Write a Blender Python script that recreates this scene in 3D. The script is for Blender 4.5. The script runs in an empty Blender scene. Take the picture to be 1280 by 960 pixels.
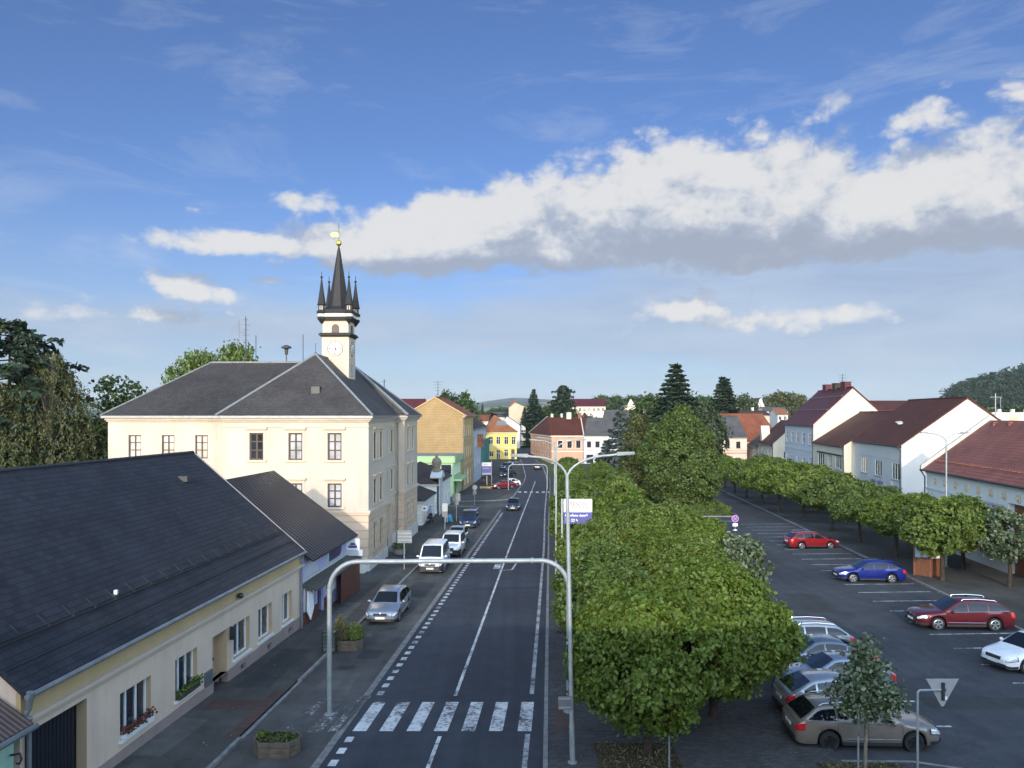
import bpy, bmesh, math, random
import numpy as np
from mathutils import Vector, Matrix
RAD = math.radians
sc = bpy.context.scene
COL = sc.collection
EYE = 10.6           # height of the eye above the street under the window
F = 960.0            # focal length in photo pixels, used only to turn measured bearings into metres

GZ = [(-90, 1.5), (150, -2.5), (165, -2.5), (200, -0.9), (240, 1.5), (420, 1.5), (9000, 1.5)]
def gz(y):
    for (a, za), (b, zb) in zip(GZ, GZ[1:]):
        if y <= b:
            return za + (zb - za) * (y - a) / (b - a)
    return GZ[-1][1]
def bx(px, y):       # bearing -> metres across at distance y
    return (px - 640.0) / F * y
def bz(py, y):       # elevation -> height at distance y
    return EYE - (py - 519.0) / F * y
V = Vector

# ------------------------------------------------------------------ materials
def new_mat(name):
    m = bpy.data.materials.new(name); m.use_nodes = True
    nt = m.node_tree; nt.nodes.clear()
    out = nt.nodes.new('ShaderNodeOutputMaterial')
    b = nt.nodes.new('ShaderNodeBsdfPrincipled')
    nt.links.new(b.outputs[0], out.inputs[0])
    return m, nt, b
def N(nt, t, **kw):
    n = nt.nodes.new(t)
    for k, v in kw.items():
        setattr(n, k, v)
    return n
def L(nt, a, b): nt.links.new(a, b)
def c4(c): return (c[0], c[1], c[2], 1.0)
def scl(c, f): return tuple(min(1, x * f) for x in c)
def noise(nt, vec, scale, detail=4, rough=.55, dist=0.0):
    n = N(nt, 'ShaderNodeTexNoise'); n.inputs['Scale'].default_value = scale
    n.inputs['Detail'].default_value = detail; n.inputs['Roughness'].default_value = rough
    n.inputs['Distortion'].default_value = dist
    if vec is not None: L(nt, vec, n.inputs['Vector'])
    return n
def ramp(nt, fac, stops):
    r = N(nt, 'ShaderNodeValToRGB'); el = r.color_ramp.elements
    el[0].position, el[0].color = stops[0][0], c4(stops[0][1])
    el[1].position, el[1].color = stops[-1][0], c4(stops[-1][1])
    for p, c in stops[1:-1]:
        e = el.new(p); e.color = c4(c)
    L(nt, fac, r.inputs[0]); return r
def mix(nt, fac, a, b, bt='MIX'):
    m = N(nt, 'ShaderNodeMix', data_type='RGBA', blend_type=bt)
    for s, x in ((0, fac), (6, a), (7, b)):
        if hasattr(x, 'links'): L(nt, x, m.inputs[s])
        elif isinstance(x, (int, float)): m.inputs[s].default_value = x
        else: m.inputs[s].default_value = c4(x)
    return m.outputs[2]
def bump(nt, b, h, strength=.3, dist=.02):
    n = N(nt, 'ShaderNodeBump'); n.inputs['Strength'].default_value = strength; n.inputs['Distance'].default_value = dist
    L(nt, h, n.inputs['Height']); L(nt, n.outputs[0], b.inputs['Normal']); return n
def uvmap(nt, scale=(1, 1, 1)):
    t = N(nt, 'ShaderNodeTexCoord'); mp = N(nt, 'ShaderNodeMapping'); mp.inputs['Scale'].default_value = scale
    L(nt, t.outputs['UV'], mp.inputs[0]); return mp.outputs[0]
def posn(nt, scale=(1, 1, 1)):
    t = N(nt, 'ShaderNodeNewGeometry'); mp = N(nt, 'ShaderNodeMapping'); mp.inputs['Scale'].default_value = scale
    L(nt, t.outputs['Position'], mp.inputs[0]); return mp.outputs[0]

def plain(name, col, rough=.6, metal=0.0, var=.12, coat=0.0, spec=.5, nscale=3.0):
    m, nt, b = new_mat(name)
    p = posn(nt); n = noise(nt, p, nscale, 5)
    r = ramp(nt, n.outputs[0], [(.3, scl(col, 1 - var)), (.7, scl(col, 1 + var))])
    L(nt, r.outputs[0], b.inputs['Base Color'])
    b.inputs['Roughness'].default_value = rough; b.inputs['Metallic'].default_value = metal
    b.inputs['Coat Weight'].default_value = coat; b.inputs['Coat Roughness'].default_value = .03
    b.inputs['Specular IOR Level'].default_value = spec
    return m
def plaster(name, col, stain=.25, var=.09, rough=.9):
    m, nt, b = new_mat(name)
    p = posn(nt)
    n1 = noise(nt, p, .45, 6, .6); n2 = noise(nt, p, 14, 3)
    ps = posn(nt, (2.2, 2.2, .16)); n3 = noise(nt, ps, 1.0, 5, .65)
    base = ramp(nt, n1.outputs[0], [(.3, scl(col, 1 - var)), (.7, scl(col, 1 + var * .6))]).outputs[0]
    st = ramp(nt, n3.outputs[0], [(.50, (0, 0, 0)), (.78, (1, 1, 1))]).outputs[0]
    sf = N(nt, 'ShaderNodeMath', operation='MULTIPLY'); L(nt, st, sf.inputs[0]); sf.inputs[1].default_value = stain
    base = mix(nt, sf.outputs[0], base, scl(col, .55))
    fine = ramp(nt, n2.outputs[0], [(.3, (.93,) * 3), (.7, (1, 1, 1))]).outputs[0]
    base = mix(nt, 1.0, base, fine, 'MULTIPLY')
    L(nt, base, b.inputs['Base Color']); b.inputs['Roughness'].default_value = rough
    b.inputs['Specular IOR Level'].default_value = .25
    bump(nt, b, n2.outputs[0], .25, .01)
    return m
def rustic(name, col, row=.55, wid=1.3):            # banded masonry
    m, nt, b = new_mat(name)
    br = N(nt, 'ShaderNodeTexBrick'); br.inputs['Scale'].default_value = 1
    br.inputs['Brick Width'].default_value = wid; br.inputs['Row Height'].default_value = row
    br.inputs['Mortar Size'].default_value = .018; br.inputs['Mortar Smooth'].default_value = .3
    br.inputs['Color1'].default_value = c4(col); br.inputs['Color2'].default_value = c4(scl(col, .93)); br.inputs['Mortar'].default_value = c4(scl(col, .55))
    L(nt, uvmap(nt), br.inputs['Vector'])
    n = noise(nt, posn(nt), .8, 5); r = ramp(nt, n.outputs[0], [(.3, (.86, .85, .83)), (.7, (1.05, 1.04, 1.02))])
    L(nt, mix(nt, 1.0, br.outputs[0], r.outputs[0], 'MULTIPLY'), b.inputs['Base Color'])
    b.inputs['Roughness'].default_value = .9; b.inputs['Specular IOR Level'].default_value = .25
    inv = N(nt, 'ShaderNodeMath', operation='SUBTRACT'); inv.inputs[0].default_value = 1; L(nt, br.outputs['Fac'], inv.inputs[1])
    bump(nt, b, inv.outputs[0], .8, .03)
    return m
def tiles(name, col, row=.33, wid=.26, mortar=.02, var=.18, rough=.6, depth=.04, spec=.4, dirt=.35):
    m, nt, b = new_mat(name)
    uv = uvmap(nt)
    br = N(nt, 'ShaderNodeTexBrick'); br.inputs['Scale'].default_value = 1
    br.inputs['Brick Width'].default_value = wid; br.inputs['Row Height'].default_value = row
    br.inputs['Mortar Size'].default_value = mortar; br.inputs['Mortar Smooth'].default_value = .4; br.inputs['Bias'].default_value = -.2
    br.inputs['Color1'].default_value = c4(scl(col, 1 + var)); br.inputs['Color2'].default_value = c4(scl(col, 1 - var)); br.inputs['Mortar'].default_value = c4(scl(col, .45))
    L(nt, uv, br.inputs['Vector'])
    n = noise(nt, posn(nt), .5, 6, .62); r = ramp(nt, n.outputs[0], [(.25, (1 - dirt,) * 3), (.6, (1, 1, 1)), (.8, (1.12, 1.12, 1.1))])
    L(nt, mix(nt, 1.0, br.outputs[0], r.outputs[0], 'MULTIPLY'), b.inputs['Base Color'])
    # height: each course rises towards its lower edge
    sx = N(nt, 'ShaderNodeSeparateXYZ'); L(nt, uv, sx.inputs[0])
    d = N(nt, 'ShaderNodeMath', operation='DIVIDE'); L(nt, sx.outputs[1], d.inputs[0]); d.inputs[1].default_value = row
    fr = N(nt, 'ShaderNodeMath', operation='FRACT'); L(nt, d.outputs[0], fr.inputs[0])
    s = N(nt, 'ShaderNodeMath', operation='SUBTRACT'); s.inputs[0].default_value = 1; L(nt, fr.outputs[0], s.inputs[1])
    mu = N(nt, 'ShaderNodeMath', operation='SUBTRACT'); L(nt, s.outputs[0], mu.inputs[0]); L(nt, br.outputs['Fac'], mu.inputs[1])
    bump(nt, b, mu.outputs[0], .9, depth)
    b.inputs['Roughness'].default_value = rough; b.inputs['Specular IOR Level'].default_value = spec * .5
    return m
def ribbed(name, col, pitch=.2, rough=.5, var=.12):  # sheet or profiled tile with ribs down the slope
    m, nt, b = new_mat(name)
    uv = uvmap(nt)
    w = N(nt, 'ShaderNodeTexWave', wave_type='BANDS', bands_direction='X', wave_profile='SIN'); w.inputs['Scale'].default_value = .314 / pitch
    w.inputs['Distortion'].default_value = 0; L(nt, uv, w.inputs['Vector'])
    n = noise(nt, posn(nt), 1.2, 6, .65); r = ramp(nt, n.outputs[0], [(.3, scl(col, 1 - var * 2)), (.7, scl(col, 1 + var))])
    d = ramp(nt, w.outputs[0], [(0, (.62,) * 3), (.5, (1, 1, 1)), (1, (1, 1, 1))])
    L(nt, mix(nt, 1.0, r.outputs[0], d.outputs[0], 'MULTIPLY'), b.inputs['Base Color'])
    b.inputs['Roughness'].default_value = rough
    bump(nt, b, w.outputs[0], .8, .04)
    return m
def asphalt(name, col, var=.2, patch=.25, rough=.85, crack=True, spec=.3):
    m, nt, b = new_mat(name)
    p = posn(nt)
    n0 = noise(nt, p, .09, 4, .6); n1 = noise(nt, p, .9, 6, .65); n2 = noise(nt, p, 60, 2); 
    ps = posn(nt, (1.6, .05, 1)); n4 = noise(nt, ps, 1.0, 4, .6)
    c = ramp(nt, n0.outputs[0], [(.35, scl(col, 1 - patch)), (.65, scl(col, 1 + patch))]).outputs[0]
    c = mix(nt, 1.0, c, ramp(nt, n1.outputs[0], [(.3, (1 - var,) * 3), (.7, (1 + var * .5,) * 3)]).outputs[0], 'MULTIPLY')
    c = mix(nt, 1.0, c, ramp(nt, n4.outputs[0], [(.35, (.86,) * 3), (.65, (1.1,) * 3)]).outputs[0], 'MULTIPLY')
    c = mix(nt, 1.0, c, ramp(nt, n2.outputs[0], [(.3, (.75,) * 3), (.7, (1.25,) * 3)]).outputs[0], 'MULTIPLY')
    if crack:
        vo = N(nt, 'ShaderNodeTexVoronoi', feature='DISTANCE_TO_EDGE'); vo.inputs['Scale'].default_value = .22
        nn = noise(nt, p, 1.5, 4); ad = N(nt, 'ShaderNodeVectorMath', operation='ADD'); L(nt, p, ad.inputs[0]); 
        sc_ = N(nt, 'ShaderNodeVectorMath', operation='SCALE'); L(nt, nn.outputs['Color'], sc_.inputs[0]); sc_.inputs['Scale'].default_value = 1.6
        L(nt, sc_.outputs[0], ad.inputs[1]); L(nt, ad.outputs[0], vo.inputs['Vector'])
        cr = ramp(nt, vo.outputs['Distance'], [(0.0, (.72,) * 3), (.012, (1, 1, 1))]).outputs[0]
        c = mix(nt, 1.0, c, cr, 'MULTIPLY')
    L(nt, c, b.inputs['Base Color']); b.inputs['Roughness'].default_value = rough; b.inputs['Specular IOR Level'].default_value = spec
    bump(nt, b, n2.outputs[0], .35, .01)
    return m
def pavers(name, col, w=.2, h=.1, var=.25):
    m, nt, b = new_mat(name)
    br = N(nt, 'ShaderNodeTexBrick'); br.inputs['Scale'].default_value = 1
    br.inputs['Brick Width'].default_value = w; br.inputs['Row Height'].default_value = h; br.inputs['Mortar Size'].default_value = .008
    br.inputs['Color1'].default_value = c4(scl(col, 1 + var)); br.inputs['Color2'].default_value = c4(scl(col, 1 - var)); br.inputs['Mortar'].default_value = c4(scl(col, .5))
    L(nt, posn(nt), br.inputs['Vector'])
    n = noise(nt, posn(nt), .7, 6, .62); r = ramp(nt, n.outputs[0], [(.3, (.7,) * 3), (.7, (1.15,) * 3)])
    L(nt, mix(nt, 1.0, br.outputs[0], r.outputs[0], 'MULTIPLY'), b.inputs['Base Color'])
    b.inputs['Roughness'].default_value = .9; b.inputs['Specular IOR Level'].default_value = .25
    return m
def paint_line(name, col, under, wear=.5):
    m, nt, b = new_mat(name)
    p = posn(nt)
    n = noise(nt, p, 7, 8, .75); n2 = noise(nt, p, 1.1, 3)
    a = N(nt, 'ShaderNodeMath', operation='ADD'); L(nt, n.outputs[0], a.inputs[0])
    s = N(nt, 'ShaderNodeMath', operation='MULTIPLY'); L(nt, n2.outputs[0], s.inputs[0]); s.inputs[1].default_value = .5; L(nt, s.outputs[0], a.inputs[1])
    t = ramp(nt, a.outputs[0], [(wear - .06 + .25, (0, 0, 0)), (wear + .10 + .25, (1, 1, 1))]).outputs[0]
    dirt = ramp(nt, n2.outputs[0], [(.3, scl(col, .72)), (.7, col)]).outputs[0]
    L(nt, mix(nt, t, under, dirt), b.inputs['Base Color']); b.inputs['Roughness'].default_value = .75
    return m
def paint_car(name, col, metal=.4, rough=.32):
    m, nt, b = new_mat(name)
    n = noise(nt, posn(nt), 2.5, 5); r = ramp(nt, n.outputs[0], [(.3, scl(col, .88)), (.7, scl(col, 1.06))])
    L(nt, r.outputs[0], b.inputs['Base Color'])
    b.inputs['Metallic'].default_value = metal; b.inputs['Roughness'].default_value = rough
    b.inputs['Coat Weight'].default_value = 1; b.inputs['Coat Roughness'].default_value = .04
    return m
def glassy(name, col, rough=.05, spec=.6):
    m, nt, b = new_mat(name)
    n = noise(nt, posn(nt), .7, 3); r = ramp(nt, n.outputs[0], [(.35, scl(col, .7)), (.65, scl(col, 1.25))])
    L(nt, r.outputs[0], b.inputs['Base Color']); b.inputs['Roughness'].default_value = rough
    b.inputs['Specular IOR Level'].default_value = spec; b.inputs['Coat Weight'].default_value = .5
    return m
def leafy(name, c0, c1, c2, rough=.5, trans=.3, spec=.35):
    m, nt, b = new_mat(name)
    g = N(nt, 'ShaderNodeNewGeometry')
    r = ramp(nt, g.outputs['Random Per Island'], [(0, c0), (.5, c1), (1, c2)])
    n = noise(nt, posn(nt), .6, 3); v = ramp(nt, n.outputs[0], [(.3, (.78, .80, .8)), (.7, (1.18, 1.15, 1.05))])
    col = mix(nt, 1.0, r.outputs[0], v.outputs[0], 'MULTIPLY')
    L(nt, col, b.inputs['Base Color']); b.inputs['Roughness'].default_value = rough; b.inputs['Specular IOR Level'].default_value = spec
    t = N(nt, 'ShaderNodeBsdfTranslucent'); L(nt, mix(nt, 1.0, col, (1.2, 1.15, .6), 'MULTIPLY'), t.inputs[0])
    ms = N(nt, 'ShaderNodeMixShader'); ms.inputs[0].default_value = trans
    L(nt, b.outputs[0], ms.inputs[1]); L(nt, t.outputs[0], ms.inputs[2])
    out = [n for n in nt.nodes if n.type == 'OUTPUT_MATERIAL'][0]
    L(nt, ms.outputs[0], out.inputs[0])
    return m
def terrain_mat(name, a, b_, c, scale):
    m, nt, b = new_mat(name)
    p = posn(nt)
    vo = N(nt, 'ShaderNodeTexVoronoi'); vo.inputs['Scale'].default_value = scale; L(nt, p, vo.inputs['Vector'])
    sp = N(nt, 'ShaderNodeSeparateColor'); L(nt, vo.outputs['Color'], sp.inputs[0])
    f = ramp(nt, sp.outputs[0], [(0, a), (.3, b_), (.45, b_), (.62, c)])
    f.color_ramp.interpolation = 'CONSTANT'
    n = noise(nt, p, scale * 6, 6); r = ramp(nt, n.outputs[0], [(.3, (.75,) * 3), (.7, (1.2,) * 3)])
    L(nt, mix(nt, 1.0, f.outputs[0], r.outputs[0], 'MULTIPLY'), b.inputs['Base Color']); b.inputs['Roughness'].default_value = 1
    b.inputs['Specular IOR Level'].default_value = .1
    return m

M = {}
M['asphalt'] = asphalt('road_asphalt', (.043, .047, .056), .24, .18, .8, crack=False)
M['asphalt_old'] = asphalt('old_asphalt', (.084, .080, .073), .32, .3)
M['asphalt_walk'] = asphalt('pavement_asphalt', (.070, .066, .060), .32, .38)
M['asphalt_lot'] = asphalt('car_park_asphalt', (.054, .057, .062), .28, .22)
M['pave_dark'] = pavers('dark_pavers', (.075, .072, .072))
M['pave_red'] = pavers('red_pavers', (.105, .066, .056), .2, .1, .15)
M['cobble'] = pavers('cobbles', (.075, .07, .066), .12, .12, .3)
M['kerb'] = plain('granite_kerb', (.2, .195, .185), .85, var=.3, nscale=2.5)
M['drain'] = plain('gutter_stones', (.17, .165, .155), .9, var=.35, nscale=4)
M['white_line'] = paint_line('road_paint', (.62, .62, .60), (.045, .047, .055), .42)
M['white_worn'] = paint_line('worn_road_paint', (.5, .5, .48), (.062, .06, .058), .585)
M['white_edge'] = paint_line('edge_line_paint', (.42, .42, .41), (.05, .05, .055), .42)
M['grass'] = plain('grass_soil', (.045, .06, .022), 1, var=.4, nscale=2, spec=.1)
M['soil'] = plain('soil', (.06, .045, .03), 1, var=.4, nscale=4, spec=.1)
M['terrain'] = terrain_mat('fields', (.05, .08, .03), (.07, .085, .04), (.12, .11, .06), .006)
M['hills'] = terrain_mat('hill_fields', (.03, .05, .03), (.045, .07, .035), (.17, .17, .08), .0022)
M['wood_floor'] = plain('forest_floor', (.018, .03, .014), 1, var=.3, nscale=.05, spec=.1)
M['cream'] = plaster('cream_plaster', (.52, .44, .355), .35, .10)
M['cream_dark'] = plaster('cream_trim', (.60, .47, .36), .2, .06)
M['rustic'] = rustic('rusticated_plaster', (.62, .47, .345), .62, 40)
M['plinth_white'] = plaster('limewashed_plinth', (.62, .58, .52), .4, .1)
M['beige'] = plaster('beige_plaster', (.72, .55, .415), .4, .12)
M['ochre_trim'] = plaster('ochre_frieze', (.50, .36, .19), .3, .1)
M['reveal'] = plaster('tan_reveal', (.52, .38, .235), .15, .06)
M['pinkplinth'] = plaster('pinkish_plinth', (.34, .26, .225), .4, .12)
M['ochre'] = rustic('ochre_brick_gable', (.36, .245, .12), .28, .55)
M['ochre_wall'] = plaster('ochre_street_wall', (.50, .35, .17), .3, .1)
M['mint'] = plaster('mint_plaster', (.36, .56, .43), .25, .08)
M['lime'] = plaster('lime_green_panels', (.36, .50, .26), .15, .06)
M['lavender'] = plaster('lavender_plaster', (.44, .42, .64), .2, .06)
M['white'] = plaster('white_plaster', (.53, .525, .515), .3, .07)
M['white_r'] = rustic('white_rusticated', (.84, .81, .75), .42, 30)
M['offwhite'] = plaster('off_white_plaster', (.66, .66, .65), .25, .06)
M['greyblue'] = plaster('grey_blue_plaster', (.50, .52, .56), .2, .06)
M['ivory'] = plaster('ivory_plaster', (.60, .55, .44), .3, .06)
M['palegable'] = plaster('pale_gable', (.54, .485, .425), .35, .07)
M['yellow'] = plaster('yellow_plaster', (.66, .54, .15), .15, .05)
M['salmon'] = plaster('salmon_plaster', (.52, .33, .23), .25, .08)
M['salmon_pale'] = plaster('pale_salmon_plaster', (.74, .60, .50), .2, .06)
M['tan'] = plaster('tan_plaster', (.46, .39, .29), .35, .08)
M['grey_wall'] = plaster('grey_plaster', (.42, .41, .40), .35, .08)
M['orange_wall'] = plaster('orange_plaster', (.62, .33, .16), .2, .08)
M['slate'] = tiles('dark_slate_roof', (.029, .030, .035), .24, .36, .006, .22, .55, .05, .35)
M['slate_hall'] = tiles('grey_slate_roof', (.050, .046, .045), .26, .26, .009, .14, .6, .03)
M['sheet_dark'] = ribbed('dark_ribbed_sheet', (.021, .019, .021), .38, .5)
M['sheet_brown'] = ribbed('brown_corrugated_sheet', (.13, .085, .07), .16, .6)
M['tile_brown'] = tiles('brown_tile_roof', (.098, .032, .020), .34, .3, .02, .12, .6, .05)
M['tile_redbrown'] = tiles('red_brown_tile_roof', (.26, .095, .070), .34, .3, .02, .1, .55, .05)
M['tile_maroon'] = tiles('maroon_roof', (.095, .022, .026), .4, .35, .015, .08, .5, .04)
M['tile_red'] = tiles('red_tile_roof', (.26, .085, .045), .33, .25, .02, .2, .7, .05)
M['tile_orange'] = tiles('orange_tile_roof', (.33, .13, .06), .33, .25, .02, .2, .7, .05)
M['tile_grey'] = tiles('weathered_grey_roof', (.105, .1, .095), .33, .3, .02, .18, .75, .04)
M['tile_darkbrown'] = tiles('dark_brown_roof', (.062, .045, .04), .33, .3, .02, .2, .75, .04)
M['flatroof'] = plain('flat_roof_felt', (.16, .16, .165), .9, var=.2, nscale=.6)
M['spire'] = plain('dark_spire_sheet', (.007, .0075, .009), .7, .0, .2)
M['gold'] = plain('gilded_metal', (.95, .72, .12), .28, 1, .05)
M['vane'] = plain('gilt_vane', (.95, .80, .06), .4, .35, .05)
M['metal'] = plain('galvanised_steel', (.30, .32, .32), .55, .4, .15)
M['metal_dark'] = plain('dark_steel', (.05, .052, .055), .5, .5, .2)
M['zinc'] = plain('zinc_flashing', (.25, .26, .265), .5, .5, .15)
M['sign_back'] = plain('grey_sign_back', (.16, .172, .178), .55, .3, .1)
M['sign_gw'] = plain('light_grey_sign_back', (.34, .36, .36), .5, .3, .08)
M['sign_white'] = plain('white_sign_face', (.82, .82, .80), .4, 0, .03)
M['sign_blue'] = plain('navy_sign_face', (.07, .065, .24), .4, 0, .06)
M['sign_purple'] = plain('purple_sign_face', (.17, .14, .36), .4, 0, .06)
M['sign_red'] = plain('red_lettering', (.60, .03, .04), .45, 0, .04)
M['sign_brown'] = plain('brown_sign_face', (.14, .035, .028), .5, 0, .06)
M['nostop'] = plain('violet_blue_sign_face', (.12, .08, .34), .4, 0, .05)
M['nostop_rim'] = plain('faded_red_sign_rim', (.50, .22, .38), .4, 0, .05)
M['frame_brown'] = plain('brown_window_frame', (.055, .032, .022), .55, 0, .15)
M['frame_white'] = plain('white_window_frame', (.80, .80, .79), .4, 0, .04)
M['frame_dark'] = plain('dark_window_frame', (.07, .05, .045), .6, 0, .1)
M['door_dark'] = plain('dark_gate_boards', (.012, .013, .020), .5, 0, .2)
M['door_brown'] = plain('brown_door_wood', (.06, .035, .025), .55, 0, .2)
M['wood_brown'] = plain('red_brown_boards', (.11, .035, .022), .6, 0, .22, nscale=6)
M['wood_board'] = plain('notice_board_wood', (.17, .062, .028), .65, 0, .25, nscale=6)
M['wood_planter'] = plain('weathered_planter_wood', (.11, .085, .06), .9, 0, .3, nscale=6)
M['glass'] = glassy('window_glass', (.022, .026, .032))
M['glass_curtain'] = glassy('curtained_glass', (.36, .36, .36), .12)
M['glass_blue'] = glassy('blue_window_glass', (.035, .05, .07))
M['carglass'] = glassy('car_glass', (.008, .010, .013), .04, .28)
M['tyre'] = plain('tyre_rubber', (.018, .018, .019), .85, 0, .15)
M['rim'] = plain('alloy_rim', (.62, .63, .64), .3, .9, .05)
M['rim_dark'] = plain('black_rim', (.02, .02, .022), .4, .4, .1)
M['black_trim'] = plain('black_plastic_trim', (.022, .023, .025), .55, 0, .15)
M['chrome'] = plain('chrome_trim', (.7, .71, .72), .18, 1, .04)
M['headlight'] = plain('headlight_lens', (.72, .74, .76), .12, .3, .05, coat=1)
M['taillight'] = plain('tail_light_lens', (.45, .012, .015), .2, 0, .1, coat=1)
M['plate'] = plain('number_plate', (.75, .75, .72), .5, 0, .03)
M['canopy'] = plain('olive_canopy', (.075, .07, .055), .7, 0, .2)
M['net'] = plain('teal_scaffold_net', (.05, .17, .14), .9, 0, .25, nscale=2)
M['poster1'] = plain('pale_poster', (.68, .70, .72), .6, 0, .12, nscale=9)
M['poster2'] = plain('blue_grey_poster', (.34, .46, .52), .6, 0, .3, nscale=12)
M['mural'] = plain('purple_panel', (.05, .035, .09), .6, 0, .5, nscale=5)
M['bark'] = plain('bark', (.055, .042, .032), .95, 0, .35, nscale=8, spec=.1)
M['bark_pale'] = plain('pale_bark', (.20, .17, .13), .95, 0, .3, nscale=8, spec=.1)
M['leaf_lime'] = leafy('lime_leaves', (.074, .122, .016), (.114, .172, .024), (.172, .222, .042), trans=.38)
M['leaf_lime2'] = leafy('bright_lime_leaves', (.080, .126, .022), (.124, .176, .032), (.185, .224, .056), trans=.36)
M['leaf_oak'] = leafy('olive_green_leaves', (.052, .086, .018), (.082, .124, .026), (.12, .16, .04), trans=.3)
M['leaf_dark'] = leafy('dark_leaves', (.022, .044, .014), (.038, .068, .018), (.060, .094, .026), trans=.22)
M['leaf_mid'] = leafy('mid_green_leaves', (.058, .098, .020), (.090, .136, .028), (.130, .176, .042), trans=.3)
M['leaf_olive'] = leafy('olive_leaves', (.040, .054, .018), (.066, .080, .026), (.10, .106, .038), trans=.22)
M['leaf_pale'] = leafy('silvery_leaves', (.055, .085, .036), (.095, .125, .06), (.20, .24, .15), .4, .2, .5)
M['leaf_far'] = leafy('distant_leaves', (.026, .042, .018), (.038, .058, .022), (.055, .075, .03), trans=.15)
M['needle'] = leafy('spruce_needles', (.010, .022, .014), (.016, .034, .019), (.028, .05, .026), trans=.08)
M['needle_blue'] = leafy('blue_spruce_needles', (.030, .046, .046), (.048, .066, .066), (.075, .092, .090), trans=.08)
M['needle_olive'] = leafy('yew_needles', (.034, .044, .012), (.054, .066, .016), (.085, .092, .026), trans=.12)
M['flower'] = leafy('flower_heads', (.05, .06, .02), (.22, .02, .03), (.06, .08, .03), trans=.2)
M['grassblade'] = leafy('dry_grass', (.20, .18, .09), (.14, .15, .06), (.34, .30, .18), trans=.3)
M['skin'] = plain('skin', (.52, .34, .26), .6, 0, .05)
M['cloth_dark'] = plain('dark_cloth', (.018, .018, .022), .9, 0, .2)
M['cloth_white'] = plain('white_cloth', (.68, .70, .74), .9, 0, .08)
M['cloth_blue'] = plain('pale_blue_cloth', (.30, .42, .62), .9, 0, .1)
M['cloth_pink'] = plain('pink_cloth', (.6, .24, .33), .9, 0, .1)
M['cloth_violet'] = plain('violet_cloth', (.12, .07, .2), .9, 0, .1)
M['bag'] = plain('blue_plastic', (.06, .30, .46), .5, 0, .15)

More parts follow.
